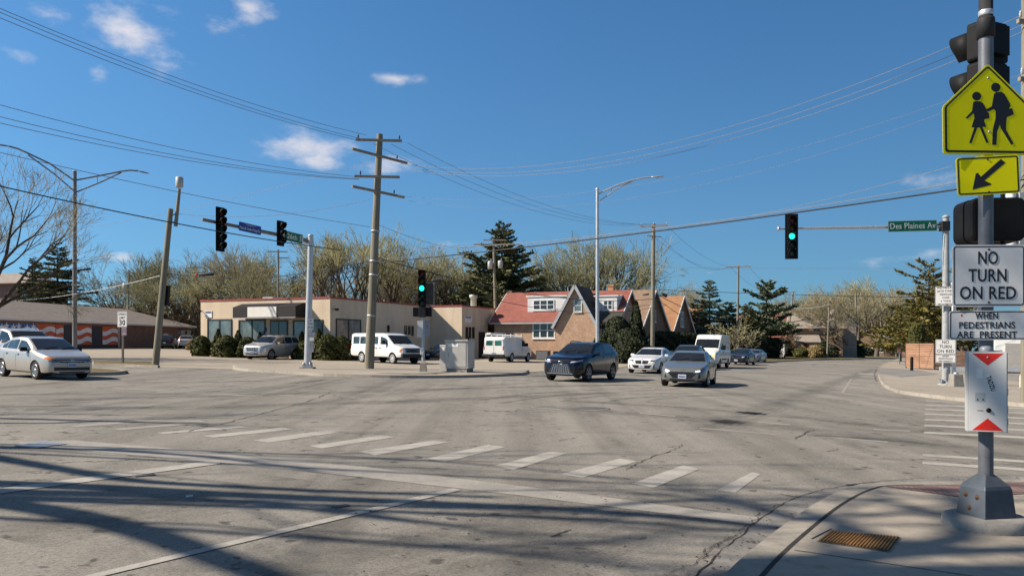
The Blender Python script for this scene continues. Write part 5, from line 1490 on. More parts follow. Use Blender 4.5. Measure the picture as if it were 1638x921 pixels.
M['rust'] = pm('rusted_bolt', (0.11, 0.055, 0.03), 0.8, 0.2, 0.3, 20)

# ------------------------------------------------------------------ traffic signal heads
def signal_head(name, label, loc, rz, n, lit=None, size=0.345, back=0.0, mount_back=True, group=None, visor=0.26, lens=('red_off', 'amb_off', 'grn_off')):
    """front faces local -Y, loc is the middle of the head; lit is the lens index from the top"""
    root = thing(name, label, 'traffic light', loc, rz, group)
    H_ = n * size
    mb = MB()
    for i in range(n):
        z = H_ / 2 - (i + .5) * size
        plate(mb, rrect(size * .98, size * .985, .035, cz=z), -.02, .12)
        mb.box((0, .145, z), (size * .62, .07, size * .72))
    mb.build('housing', M['black'], root)
    if back:
        mb = MB(); ring_plate(mb, rrect(size + 2 * back, H_ + 2 * back, .03), rrect(size * .97, H_ * .985, .03), .04, .048); mb.build('backplate', M['black'], root)
    for i in range(n):
        z = H_ / 2 - (i + .5) * size
        k = lens[i] if i < len(lens) else 'grn_off'
        mt = M['green_on'] if i == lit else M[k]
        mb = MB(); ax = Matrix.Translation((0, -.022, z)) @ Matrix.Rotation(R(90), 4, 'X')
        mb.lathe([(.0, .028), (.06, .024), (.11, .012), (.132, 0)], 20, axis=ax); mb.build('lens', mt, root)
        # tunnel visor, open below
        vs = []; fs = []; m = 20; ro, ri = .158, .152
        for k in range(m + 1):
            a = R(-50 + 280 * k / m); c, s = math.cos(a), math.sin(a)
            L = visor * (0.55 + 0.45 * max(0, (s + .45) / 1.45))
            vs += [(ro * c, -.02, z + ro * s), (ro * c, -.02 - L, z + ro * s), (ri * c, -.02 - L, z + ri * s), (ri * c, -.02, z + ri * s)]
        for k in range(m):
            for q in range(4): fs.append((4 * k + q, 4 * (k + 1) + q, 4 * (k + 1) + (q + 1) % 4, 4 * k + (q + 1) % 4))
        mb = MB(); mb.add(vs, fs, 0, True); mb.build('visor', M['black'], root)
    return root

# ------------------------------------------------------------------ utility poles
def utility_pole(name, label, base, top, r0, r1, group=None, cat='utility pole', mat='wood_pole'):
    root = thing(name, label, cat, base, 0, group)
    v = top - base
    mb = MB(); mb.tube([Vector((0, 0, -.2)), v * .5, v], [r0, (r0 + r1) / 2, r1], 12); mb.build('pole', M[mat], root)
    return root
def insulator(parent, p, h=0.18, mat='insul', r=0.05):
    mb = MB(); mb.lathe([(.012, -.06), (.012, 0), (r, .01), (r * .6, h * .35), (r * .95, h * .45), (r * .55, h * .75), (r * .7, h * .85), (0, h)], 10, axis=Matrix.Translation(p)); return mb.build('insulator', M[mat], parent)
def crossarm(root, c, direction, L, ins=(), w=.10, h=.12, brace=True, insm='insul', hang=False):
    d = Vector(direction).normalized()
    mb = MB(); mb.bar(c - d * L / 2, c + d * L / 2, w, h); a = mb.build('crossarm', M['wood_arm'], root)
    for t in ins: insulator(a, c + d * t + Vector((0, 0, h / 2 + .05)), mat=insm)
    if brace:
        mb = MB()
        for s in (-1, 1):
            q = c + d * s * L * .28; mb.bar(q - Vector((0, 0, h / 2)), Vector((c.x, c.y, c.z - .55)), .03, .012)
        mb.build('brace', M['galv'], a)
    return a
B1 = gp(590, 593); T1 = at(607.5, 215, B1.y + 0.1)
P1 = utility_pole('utility_pole', 'big leaning wooden utility pole with four crossarms at the kerb', B1, T1, .255, .16)
def on_p1(py):
    f = (593 - py) / (593 - 215.0); return (T1 - B1) * f
a1 = crossarm(P1, on_p1(226) + Vector((0, -.18, 0)), (1, .1, .0), 2.35, (-1.05, 1.05), insm='insul_dark', brace=False)
a2 = crossarm(P1, on_p1(251) + Vector((.12, -.12, 0)), U, 3.9, (1.2,), insm='insul_dark', brace=False)
a3 = crossarm(P1, on_p1(284) + Vector((0, -.18, 0)), (1, .1, .0), 2.3, (-.85,), insm='insul_dark', brace=False)
a4 = crossarm(P1, on_p1(308) + Vector((.12, -.12, 0)), U, 3.7, (1.1,), insm='insul_dark', brace=False)
for py in (370, 418, 440, 505):
    mb = MB(); p = on_p1(py); mb.lathe([(.20, -.05), (.235, -.05), (.235, .05), (.20, .05)], 12, axis=Matrix.Translation(p)); mb.build('band', M['galv'], P1)
B2 = gd(1043.5, 70); T2 = at(1045.5, 358, 70)
P2 = utility_pole('utility_pole', 'wooden utility pole with single crossarm right of the red roofed house', B2, T2, .20, .15)
crossarm(P2, at(1046, 361.5, 69.85) - B2, (1, -.35, 0), 2.35, (-1.1, 0, 1.1), insm='insul')
mb = MB(); mb.bar(at(1035, 377, 69.9) - B2, at(1058, 379, 69.9) - B2, .08, .08); mb.build('bracket', M['wood_arm'], P2)
B3 = gd(1179.5, 110); T3 = at(1181, 424, 110)
P3 = utility_pole('utility_pole', 'thin pale utility pole with one crossarm behind the white high roof van', B3, T3, .19, .14)
crossarm(P3, at(1182, 426.5, 109.85) - B3, (1, -.4, 0), 3.2, (-1.4, 0, 1.4))
B4 = gd(1257, 150); T4 = at(1269, 466, 150)
P4 = utility_pole('utility_pole', 'leaning utility pole with side arm left of the taupe roofed house', B4, T4, .17, .12)
crossarm(P4, at(1261, 467, 149.8) - B4, (1, -.3, 0), 2.4, (-1, 1))
B5 = gd(1323, 136); T5 = at(1326.5, 485, 136)
P5 = utility_pole('utility_pole', 'utility pole with pale cable beside the leaning street tree', B5, T5, .16, .11)
crossarm(P5, at(1326, 488, 135.85) - B5, (1, -.3, 0), 1.2, (), brace=False)
B6 = gd(1369, 150); T6 = at(1369, 470, 150)
P6 = utility_pole('utility_pole', 'plain brown utility pole right of the leaning street tree', B6, T6, .19, .15)
B7 = gd(1408.5, 215); T7 = at(1409, 505, 215)
P7 = utility_pole('utility_pole', 'dark distant pole in front of the brown houses at the bend', B7, T7, .17, .13)
crossarm(P7, at(1409, 507, 214.8) - B7, (1, -.3, 0), 5, ())
B8 = gd(1433.5, 190); T8 = at(1435, 510, 190)
P8 = utility_pole('utility_pole', 'pale distant pole just left of the speed limit 25 sign', B8, T8, .16, .12)
crossarm(P8, at(1435, 512, 189.8) - B8, (1, -.3, 0), 3.5, ())
BL = gp(248, 584); TL = at(273, 334, BL.y)
PL = utility_pole('utility_pole', 'leaning wooden pole with antenna mast strapped to its top', BL, TL, .19, .14)
mb = MB(); mb.tube([at(281, 362, BL.y) - BL, at(287, 302, BL.y) - BL], [.1, .085], 10); am = mb.build('antenna_mast', M['wood_pole'], PL)
q = at(287, 300, BL.y) - BL; mb = MB(); mb.lathe([(.0, 0), (.17, 0), (.2, .05), (.2, .52), (.17, .56), (0, .56)], 14, axis=Matrix.Translation(q)); mb.build('antenna', M['transformer'], am)
mb = MB(); mb.bar(at(272, 345, BL.y) - BL, at(283, 342, BL.y) - BL, .05, .08); mb.bar(at(272, 356, BL.y) - BL, at(282, 354, BL.y) - BL, .05, .08); mb.build('bracket', M['galv'], PL)
mb = MB(); mb.box(at(266, 472, BL.y + .2) - BL, (.28, .3, 1.05), Matrix.Rotation(R(5), 3, 'Y')); mb.build('junction_box', M['black'], PL)
B9 = gd(204, 118); T9 = at(206, 432, 118)
P9 = utility_pole('utility_pole', 'thin dark pole with grey transformer can behind the mural building', B9, T9, .15, .11, mat='wood_pole')
def transformer(P, B, px, py, d, r=.3, h=1.0):
    mb = MB(); mb.lathe([(0, 0), (r, 0), (r, h), (r * .8, h + .08), (0, h + .1)], 14, axis=Matrix.Translation(at(px, py, d) - B)); mb.tube([at(px, py, d) - B + Vector((.1, 0, h)), at(px, py, d) - B + Vector((.1, 0, h + .35))], .04, 6); return mb.build('transformer', M['transformer'], P)
transformer(P9, B9, 200, 464, 117.8, .33, .95)
B10 = gd(444.5, 98); T10 = at(445, 399, 98)
P10 = utility_pole('utility_pole', 'utility pole with two crossarms behind the tan flat roof', B10, T10, .16, .11)
crossarm(P10, at(444.5, 402.5, 97.85) - B10, (1, .1, 0), 2.3, (-1.05, 1.05), brace=False)
crossarm(P10, at(453, 412.5, 97.85) - B10, (1, .1, 0), 1.3, (.55,), brace=False)
B11 = gd(794, 86); T11 = at(789.5, 382, 86)
P11 = utility_pole('utility_pole', 'pale utility pole with two transformer cans in front of the big spruce', B11, T11, .17, .12)
crossarm(P11, at(795, 391, 85.85) - B11, (1, -.05, 0), 5.0, (-2, 2), brace=False)
crossarm(P11, at(791, 384, 85.85) - B11, (1, -.05, 0), 2.4, (), brace=False)
transformer(P11, B11, 784, 430, 85.7, .26, .75); transformer(P11, B11, 800.5, 429, 85.7, .26, .75)
# pole just outside the right edge: crossarm ends, riser and meter box reach into the picture
BR = gd(1641, 24.0)
TR = Vector((BR.x, BR.y, BR.z + 12.6))
PR = utility_pole('utility_pole', 'wooden utility pole standing at the right edge of the photo', BR, TR, .14, .12)
ra = crossarm(PR, at(1650, 36, 23.85) - BR, (1, .2, 0), .95, (), brace=True); insulator(ra, at(1632.5, 28, 23.8) - BR, .2); insulator(ra, at(1645, 28, 23.8) - BR, .2)
rb = crossarm(PR, at(1652, 128, 23.85) - BR, (1, .2, 0), .95, (), brace=True); insulator(rb, at(1635, 119, 23.8) - BR, .2)
mb = MB(); mb.tube([at(1617, 470, 23.7) - BR, at(1617, 307, 23.7) - BR], .13, 12); mb.build('riser', M['white_paint'], PR)
mb = MB(); mb.box(at(1645, 350, 23.7) - BR, (.7, .3, 1.5)); mb.build('equipment_box', M['transformer'], PR)

# ------------------------------------------------------------------ street lamps
def lamp_post(name, label, base, h, r, arms, mat, r1=None):
    root = thing(name, label, 'street lamp', base)
    mb = MB(); mb.tube([(0, 0, -.1), (0, 0, h)], [r, r1 or r * .8], 12); mb.lathe([(r * .8, h), (r * .9, h + .02), (r * .9, h + .1), (0, h + .14)], 12); mb.build('pole', M[mat], root)
    mb = MB(); mb.lathe([(r * 1.9, -.05), (r * 1.9, .06), (r * 1.1, .12)], 12); mb.build('base_plate', M[mat], root)
    for (upper, lower, ties, head) in arms:
        mb = MB(); k_a = 1.45 if mat == 'bronze' else 1.2; mb.tube(upper, .042 * k_a, 8); mb.tube(lower, .036 * k_a, 8)
        for (a, b) in ties: mb.tube([a, b], .025, 6)
        ar = mb.build('arm', M[mat], root)
        p, d = head
        d = Vector(d).normalized(); sd = d.cross(Vector((0, 0, 1))).normalized(); up = sd.cross(d)
        mb = MB()
        rot = Matrix((d, sd, up)).transposed()
        for (x, w, h_, z) in ((0.0, .10, .08, 0),):
            prof = [(-.02, .05, .05), (.12, .12, .09), (.35, .17, .11), (.65, .16, .085), (.78, .06, .04)]
            vs = []; n = 10
            for (xx, ww, hh) in prof:
                for k in range(n):
                    a = 2 * math.pi * k / n; vs.append(Vector(p) + rot @ Vector((xx, ww * math.cos(a), hh * .5 * math.sin(a))))
            mb.add(vs, [(i * n + k, i * n + (k + 1) % n, (i + 1) * n + (k + 1) % n, (i + 1) * n + k) for i in range(len(prof) - 1) for k in range(n)] + [tuple(range(n)), tuple(range((len(prof) - 1) * n, len(prof) * n))], 0, True)
        mb.build('lamp_head', M['alu' if mat == 'alu' else 'bronze'], ar)
    return root
LB = gd(119.5, 60)
def la(px, py, d=60): return at(px, py, d) - LB
hL = la(122, 276).z
lamp_post('street_lamp', 'tall grey double arm street lamp left of the leaning pole', LB, hL, .17, [
    ([la(119, 289), la(80, 262, 58.5), la(42, 244, 57.5), la(28, 238, 57), la(14, 234, 56.6)], [la(119, 306), la(85, 277, 58.5), la(45, 248, 57.5)], [(la(88, 267.5, 58.7), la(88, 280, 58.7))], (la(14, 234, 56.6), la(0, 232, 56.2) - la(14, 234, 56.6))),
    ([la(123, 288), la(160, 281, 61), la(195, 274, 62), la(208, 272.5, 62.3), la(221, 273.5, 62.6)], [la(123, 307), la(160, 292, 61), la(194, 276, 62)], [(la(155.5, 282, 61), la(156, 293, 61))], (la(221, 273.5, 62.6), la(239, 278, 63) - la(221, 273.5, 62.6)))], 'bronze')
LB2 = gd(955.5, 50)
def lb(px, py, d=50): return at(px, py, d) - LB2
lamp_post('street_lamp', 'tall pale single arm street lamp in front of the red roofed house', LB2, lb(958, 304).z, .12, [
    ([lb(958, 310), lb(985, 297), lb(1010, 289), lb(1030, 284.5), lb(1042, 283.5)], [lb(960, 321), lb(985, 303), lb(1012, 290)], [(lb(978, 300), lb(978, 308))], (lb(1042, 283.5), lb(1060, 282.5) - lb(1042, 283.5)))], 'alu')

# ------------------------------------------------------------------ signal masts
# far left mast, arm reaching towards the camera along the street
MB1 = gp(492, 593); MB1.z += .11
M1 = thing('signal_mast', 'silver signal mast with long arm reaching left at the far corner', 'signal mast', MB1)
ta = at(497, 378, MB1.y) - MB1
mb = MB(); mb.tube([(0, 0, .12), ta], [.18, .13], 14); mb.lathe([(.13, ta.z), (.16, ta.z + .02), (.12, ta.z + .07), (0, ta.z + .12)], 12, axis=Matrix.Translation((ta.x, ta.y, 0))); mb.build('pole', M['alu'], M1)
mb = MB(); mb.box((0, 0, -.02), (.75, .75, .2), taper=.85); mb.build('footing', M['footing'], M1)
mb = MB(); mb.box((0, 0, .14), (.42, .42, .1))
mb.build('base_plate', M['galv'], M1)
for sx in (-1, 1):
    for sy in (-1, 1):
        mb = MB(); mb.lathe([(.04, .19), (.045, .30), (0, .33)], 8, axis=Matrix.Translation((sx * .16, sy * .16, 0))); mb.build('anchor_bolt', M['galv'], M1)
A0 = at(492, 385, MB1.y) - MB1; A1 = at(323, 351, 34.4) - MB1
mb = MB(); mb.tube([A0, A0.lerp(A1, .5), A1], [.10, .085, .07], 10); mb.build('mast_arm', M['bronze'], M1)
mb = MB(); mb.box(A0 + Vector((.10, .06, .02)), (.30, .26, .30)); mb.build('arm_clamp', M['pole_grey'], M1)
def on_arm(px):
    best = min(((abs((819 + FPX * (MB1 + A0.lerp(A1, f / 200)).x / (MB1 + A0.lerp(A1, f / 200)).y) - px), f / 200) for f in range(201)))
    return MB1 + A0.lerp(A1, best[1])
armdir = (A1 - A0).normalized()
rz_arm = math.atan2(-armdir.y, -armdir.x)          # sign text reads left to right along the arm
pt = on_arm(350); signal_head('traffic_signal', 'five lamp black signal head hanging on the far end of the left arm', Vector((pt.x, pt.y, at(350, 367, pt.y).z)) + Vector((.12, -.06, 0)), R(62), 5, None, .36, .07)
pt = on_arm(446); signal_head('traffic_signal', 'three lamp black signal head on the left arm beside the green street sign', Vector((pt.x, pt.y, at(446, 373.5, pt.y).z)) + Vector((.12, -.06, 0)), R(62), 3, None, .36, .06)
pa, pb = on_arm(451), on_arm(481); pm_ = (pa + pb) / 2
sg = sign('street_sign', 'green street sign reading 26th St on the left signal arm', Vector((pm_.x, pm_.y, at(467, 380.5, pm_.y).z)) + Vector((.16, -.2, 0)), rz_arm, (pb - pa).length * .98, .47, 'sign_green', 'sign_white', .015, .03, .006, roll=R(3.5))
lettering('lettering', '26th St', .36, M['sign_white'], sg, (.12, -.004, 0), wmax=1.15)
mb = MB(); plate(mb, [(-.72, 0), (-.60, .09), (-.60, -.09)], -.004, -.003); mb.build('arrow', M['sign_white'], sg)
pa, pb = on_arm(380), on_arm(415.5); pm_ = (pa + pb) / 2
sb = sign('street_sign', 'blue honorary street sign on the left signal arm between the two heads', Vector((pm_.x, pm_.y, at(397.5, 366, pm_.y).z)) + Vector((.1, -.12, 0)), rz_arm, (pb - pa).length, .40, 'sign_blue', None, roll=R(3.5))
lettering('lettering', 'Paul & Yada King Dr', .17, M['sign_white'], sb, (0, -.004, -.05), wmax=(pb - pa).length * .92)
lettering('heading', '* * HONORARY * *', .075, M['sign_white'], sb, (0, -.004, .12), wmax=(pb - pa).length * .75)
# signs on that mast
def small_rule_sign(label, loc, rz, w, h, text, size, lead=1.2, **kw):
    s_ = sign('regulatory_sign', label, loc, rz, w, h, 'sign_white', 'sign_black', .012, .03, .012, **kw)
    lettering('lettering', text, size, M['sign_black'], s_, (0, -.004, 0), wmax=w * .84, lead=lead)
    return s_
small_rule_sign('small white no turn on red sign on the silver signal mast', at(497, 518, MB1.y - .2), R(14), .30, .61, 'NO\nTURN\nON RED', .13, 1.35)
small_rule_sign('white pedestrian plate under the no turn sign on the silver mast', at(498, 535.5, MB1.y - .2), R(14), .36, .26, 'WHEN\nPEDESTRIANS\nARE PRESENT', .06)
mb = MB(); mb.box((0, 0, .1), (.16, .2, .34)); mb.box((.03, -.02, .36), (.12, .16, .16)); pb_ = thing('push_button', 'grey pedestrian push button box on the silver signal mast', 'push button', at(499, 561, MB1.y - .14)); mb.build('button_box', M['pole_grey'], pb_)
mb = MB(); mb.box((0, -.02, .7), (.2, .012, .42)); mb.build('instruction_plate', M['sign_white'], pb_)

M['mast_grey'] = pm('pale_grey_mast_paint', (.33, .34, .34), .5, .05, .16, 6)
# right-hand mast
MB2 = gp(1513, 619); MB2.z += .11
M2 = thing('signal_mast', 'grey signal mast with straight arm to the left at the right corner', 'signal mast', MB2)
t2 = at(1513, 349, MB2.y) - MB2
mb = MB(); mb.tube([(0, 0, .06), t2], [.175, .13], 14); mb.lathe([(.115, t2.z), (.16, t2.z + .02), (.15, t2.z + .09), (0, t2.z + .16)], 12); mb.build('pole', M['mast_grey'], M2)
mb = MB(); mb.lathe([(.34, -.05), (.34, .03), (.2, .07), (.155, .22)], 12)
mb.build('base_plate', M['mast_grey'], M2)
for k in range(4):
    a = k * math.pi / 2 + .5; mb = MB(); mb.box((.27 * math.cos(a), .27 * math.sin(a), .13), (.09, .09, .22)); mb.build('anchor_bolt', M['pole_grey'], M2)
a0 = at(1506, 362, MB2.y) - MB2; a1_ = at(1244, 366, MB2.y - .2) - MB2
mb = MB(); mb.tube([a0, a0.lerp(a1_, .5), a1_], [.085, .065, .045], 10); mb.lathe([(.0, 0), (.1, 0), (.1, .05), (0, .05)], 10, axis=Matrix.Translation(a1_) @ Matrix.Rotation(R(90), 4, 'Y')); mb.build('mast_arm', M['alu'], M2)
mb = MB(); mb.box(a0 + Vector((.12, -.02, 0)), (.34, .34, .42)); mb.box(a0 + Vector((-.14, 0, .02)), (.2, .16, .16)); mb.build('arm_clamp', M['darkgrey'], M2)
signal_head('traffic_signal', 'five lamp black signal head with green lit on the right arm', at(1266.5, 378, MB2.y - .45), R(-8), 5, 2, .36, .10)
ds = sign('street_sign', 'green street sign reading Des Plaines Av on the right signal arm', at(1460, 361.5, MB2.y - .22), R(4), 2.27, .49, 'sign_green', 'sign_white', .012, .03, .006, roll=R(-1.9))
lettering('lettering', 'Des Plaines Av', .37, M['sign_white'], ds, (0, -.004, 0), wmax=2.1, bold=.008)
small_rule_sign('white truck ban sign with many lines on the right corner mast', at(1513, 473.5, MB2.y - .25), R(-20), .86, .86, 'WESTBOUND\n26TH STREET\nVEHICLES\nOVER\n5 TONS\nPROHIBITED', .115, 1.28)
small_rule_sign('white no turn on red sign on the right corner mast', at(1512.5, 554.5, MB2.y - .25), R(-20), .80, .66, 'NO\nTURN\nON RED', .2, 1.0)
small_rule_sign('small pedestrian plate under the no turn sign on the right corner mast', at(1512.5, 573.5, MB2.y - .25), R(-20), .80, .36, 'WHEN\nPEDESTRIANS\nARE PRESENT', .09, 1.2)
wp = thing('sign_post', 'slim white post right behind the right corner mast', 'post', gd(1526, MB2.y + .5, .11)); mb = MB(); mb.box((0, 0, 2.25), (.13, .13, 4.6)); mb.build('post', M['white_paint'], wp)
mb = MB(); mb.box((0, 0, 4.58), (.17, .17, .06)); mb.build('cap', M['white_paint'], wp)
cb = thing('concrete_bollard', 'squat grey concrete block at the foot of the right corner mast', 'bollard', gp(1529, 618, .11)); mb = MB(); mb.box((0, 0, .26), (.46, .46, .56), taper=.88); mb.build('block', M['footing'], cb, bevel=.04)
mb = MB(); mb.lathe([(.1, .54), (.1, .6), (0, .62)], 10); mb.build('cap', M['galv'], cb)
gl = sign('graffiti_mark', 'white scrawled letters painted on the foot of the right mast', at(1512, 598, MB2.y - .175), 0, .02, .02, 'sign_white')
bpy.data.objects.remove([c for c in gl.children][0]); lettering('lettering', 'ATTU', .2, M['sign_white'], gl, (0, 0, 0), rot=R(90), depth=.004)

M['box_w'] = pm('pale_sign_metal', (.5, .5, .48), .5, .1, .08, 4)
# pedestal signal in the middle
PB = gp(677, 598); PB.z += .11
PD = thing('signal_post', 'short pedestal post carrying the green signal beside the cabinet', 'signal post', PB)
mb = MB(); mb.tube([(0, 0, .45), (0, 0, 4.0)], .08, 12); mb.build('post', M['galv'], PD)
mb = MB(); mb.lathe([(.0, -.05), (.24, -.05), (.24, 0), (.19, .42), (.09, .55)], 4, ang0=R(45), smooth=False); mb.build('pedestal', M['concrete'], PD)
signal_head('traffic_signal', 'tall black signal head with green lit on the pedestal post', at(675, 461, PB.y - .12), R(-6), 5, 2, .355, 0.0)
pc = thing('signal_collar', 'black crosswise pedestrian signal pair under the green pedestal signal', 'pedestrian signal', at(676, 499, PB.y))
mb = MB(); mb.box((-.28, 0.02, 0), (.36, .3, .44)); mb.build('ped_head', M['black'], pc, bevel=.03); mb = MB(); mb.box((.26, 0.02, 0), (.36, .3, .44)); mb.build('ped_head', M['black'], pc, bevel=.03); mb = MB(); mb.box((0, -.14, 0), (.34, .16, .52)); mb.build('centre_box', M['darkgrey'], pc, bevel=.02)
ob = thing('traffic_signal', 'grey signal head seen from behind right of the green pedestal signal', 'traffic light', at(687, 470, PB.y + .25)); mb = MB(); plate(mb, rrect(.36, 1.05, .03), -.1, .1); mb.build('housing', M['darkgrey'], ob); mb = MB(); plate(mb, rrect(.46, 1.1, .03, cx=.0), .1, .12); mb.build('backplate', M['transformer'], ob)
sgb = sign('regulatory_sign', 'blank sign back left of the pedestal post', at(672, 526, PB.y - .1), R(-5), .28, .80, 'box_w', None, r=.02); 
sgb2 = sign('regulatory_sign', 'grey sign back right of the pedestal post', at(683.5, 525, PB.y + .1), R(25), .26, .80, 'pole_grey', None, r=.02); bolts(sgb2, [(0, .1)], .03, 'black')
pbx = thing('push_button', 'white push button box low on the pedestal post', 'push button', at(675, 561, PB.y - .1)); mb = MB(); mb.box((0, 0, 0), (.17, .14, .36)); mb.build('button_box', M['white_paint'], pbx, bevel=.02)
mb = MB(); mb.lathe([(.03, 0), (.03, .02), (0, .03)], 8, axis=Matrix.Translation((0, -.07, .02)) @ Matrix.Rotation(R(90), 4, 'X')); mb.build('button', M['galv'], pbx)

# speed limit signs
def post_sign(label, base, h, w, hs, text1, size1, text2, size2, rz, lower=None, postmat='wood_arm'):
    p = thing('sign_post', 'post of the ' + label, 'post', base); mb = MB(); mb.box((0, 0, h / 2 - .1), (.10, .09, h + .2)); mb.build('post', M[postmat], p)
    s_ = sign('speed_limit_sign', label, base + Vector((0, -.08, h - hs / 2)), rz, w, hs, 'sign_white', 'sign_black', .018, .04, .014)
    lettering('lettering', text1, size1, M['sign_black'], s_, (0, -.004, hs * .2), wmax=w * .8, lead=1.1)
    lettering('number', text2, size2, M['sign_black'], s_, (0, -.004, -hs * .23), wmax=w * .8, bold=.03)
    return s_
b30 = gp(196, 582)
b30 = gd(196.5, 44.5, .05)
post_sign('white speed limit 30 sign on a wooden post by the lot', b30, EYE - (498 - 548) / FPX * 44.5 - b30.z, .66, .87, 'SPEED\nLIMIT', .18, '30', .4, R(-16))
pl = sign('regulatory_sign', 'small plate below the speed limit 30 sign', at(198.5, 529.5, 44.4), R(2), .28, .48, 'sign_white', 'sign_red', .02, .02, .02); lettering('lettering', 'NO\nPARK', .1, M['sign_red'], pl, (0, -.004, .03), wmax=.2)
b25 = gd(1439, 88, .1)
post_sign('white speed limit 25 sign at the bend of the far street', b25, EYE - (539 - 548) / FPX * 88 - b25.z, .72, 1.15, 'SPEED\nLIMIT', .2, '25', .5, R(-18), postmat='galv')
pl = sign('regulatory_sign', 'small red and white plate below the speed limit 25 sign', at(1438.5, 561, 87.9), R(4), .45, .5, 'sign_white', 'sign_red', .05, .02, .03)
lettering('lettering', 'NO', .16, M['sign_red'], pl, (0, -.004, 0), wmax=.3)

# ------------------------------------------------------------------ near post at the right with its signs
ND = 6.9
NB = gd(1577, ND, .102)
NP = thing('signal_post', 'dark grey signal post on bell shaped base at the near corner', 'signal post', NB)
def na(px, py, d=ND): return at(px, py, d) - NB
mb = MB(); mb.tube([(0, 0, .43), (0, 0, na(1573, 60).z)], .058, 24); mb.build('post', M['near_pole'], NP)
zt_ = na(1573, 30).z
mb = MB(); mb.lathe([(.058, zt_ - .17), (.07, zt_ - .17), (.07, zt_ - .02), (.066, zt_), (.055, zt_ + .0), (.055, zt_ + .6)], 24); mb.build('collar', M['darkgrey'], NP)
mb = MB(); mb.lathe([(.0565, zt_ + .02), (.0590, zt_ + .025), (.0590, zt_ + .06), (.0565, zt_ + .065)], 24); mb.build('clamp_band', M['alu'], NP)
mb = MB(); mb.lathe([(.16 * 1.414, .0), (.165 * 1.414, .06)], 4, ang0=0, smooth=False)
mb2 = MB()
hb_ = .42
mb2.lathe([(.228, .085), (.195, .335), (.18, .365), (.085, .44), (.062, .455), (.0, .455)], 4, ang0=R(58), smooth=False)
M['base_paint'] = pm('post_base_paint', (0.075, 0.088, 0.105), 0.5, 0.1, 0.25, 6, 0.15)
mb2.build('pedestal', M['base_paint'], NP, bevel=.008)
mb = MB(); mb.lathe([(.0, .1), (.30, .1), (.335, .085), (.345, .03), (.34, -.02)], 28); mb.build('footing', M['footing'], NP)
for (s_b, z_b) in ((.27, .275), (.70, .27), (.45, .17)):
    rr_ = .228 - .033 * (z_b - .085) / .25
    c_l = Vector((math.cos(R(148)), math.sin(R(148)), 0)) * rr_; c_f = Vector((math.cos(R(238)), math.sin(R(238)), 0)) * rr_
    q_ = c_l.lerp(c_f, s_b); nrm_ = Vector((math.cos(R(193)), math.sin(R(193)), .13)).normalized()
    mb = MB(); mb.lathe([(0, .016), (.010, .015), (.011, .006), (.021, .005), (.023, -.004)], 10, axis=Matrix.Translation((q_.x, q_.y, z_b)) @ nrm_.to_track_quat('Z', 'Y').to_matrix().to_4x4()); mb.build('base_bolt', M['rust'], NP)
SD = ND - .068
def on_sign(px, py, dd=0.0): return at(px, py, SD - dd)
k_ = SD / FPX
# school crossing pentagon
sw, shh = 150 * k_, 146 * k_
cx, cz = 1580, 175
sc_root = thing('school_crossing_sign', 'yellow green pentagon school crossing sign with two walking figures on the near post', 'sign', on_sign(cx, cz), R(3))
def pent(s, r=.03):
    hw, hh = sw / 2 * s, shh / 2 * s
    raw = [(0, hh), (-hw, hh * 0.04), (-hw * .985, -hh), (hw * .985, -hh), (hw, hh * .04)]
    out = []
    for i, p in enumerate(raw):
        a, b, c = Vector(raw[i - 1]), Vector(p), Vector(raw[(i + 1) % 5])
        u = (a - b).normalized(); v = (c - b).normalized()
        for f in range(5):
            t = f / 4; q0 = b + u * r; q1 = b + v * r
            out.append(tuple((1 - t) ** 2 * q0 + 2 * t * (1 - t) * b + t * t * q1))
    return out
mb = MB(); plate(mb, pent(1.0), -.002, .002); mb.build('plate', M['sign_yg'], sc_root)
mb = MB(); ring_plate(mb, pent(.955, .025), pent(.905, .02), -.0034, -.0022); mb.build('border', M['sign_black'], sc_root)
FIG = {}
def figpx(pts): return [((x - 270) / 530 * 138 * k_ + (1570.3 - cx) * k_, -((y / 921 * 240 + 90) - cz) * k_) for x, y in pts]
def disc(cx_, cy_, rx, ry, n=20): return figpx([(cx_ + rx * math.cos(6.283 * i / n), cy_ + ry * math.sin(6.283 * i / n)) for i in range(n)])
girl = [(214, 284), (226, 279), (258, 279), (276, 290), (300, 330), (304, 346), (312, 346), (317, 382), (284, 390), (283, 398), (297, 436), (272, 436), (312, 530), (297, 534), (256, 440), (240, 440), (203, 537), (188, 534), (222, 440), (203, 438), (222, 380), (217, 352), (176, 388), (166, 381), (206, 340)]
boy = [(346, 232), (358, 222), (392, 218), (412, 230), (448, 292), (450, 306), (440, 320), (462, 320), (472, 356), (428, 374), (424, 400), (422, 450), (470, 535), (456, 544), (388, 440), (384, 420), (366, 462), (361, 545), (334, 545), (338, 450), (356, 380), (356, 336), (346, 326), (306, 342), (296, 328), (332, 308)]
for nm, poly, hd in (('child_figure', girl, (236, 248, 29, 27)), ('child_figure', boy, (357, 192, 30, 28))):
    mb = MB(); plate(mb, figpx(poly), -.0034, -.0022); plate(mb, disc(*hd), -.0034, -.0022)
    mb.build(nm, M['sign_black'], sc_root)
for (px, py) in ((1580.5, 125), (1582.5, 211)): bolts(sc_root, [((px - cx) * k_, -(py - cz) * k_)], .011)
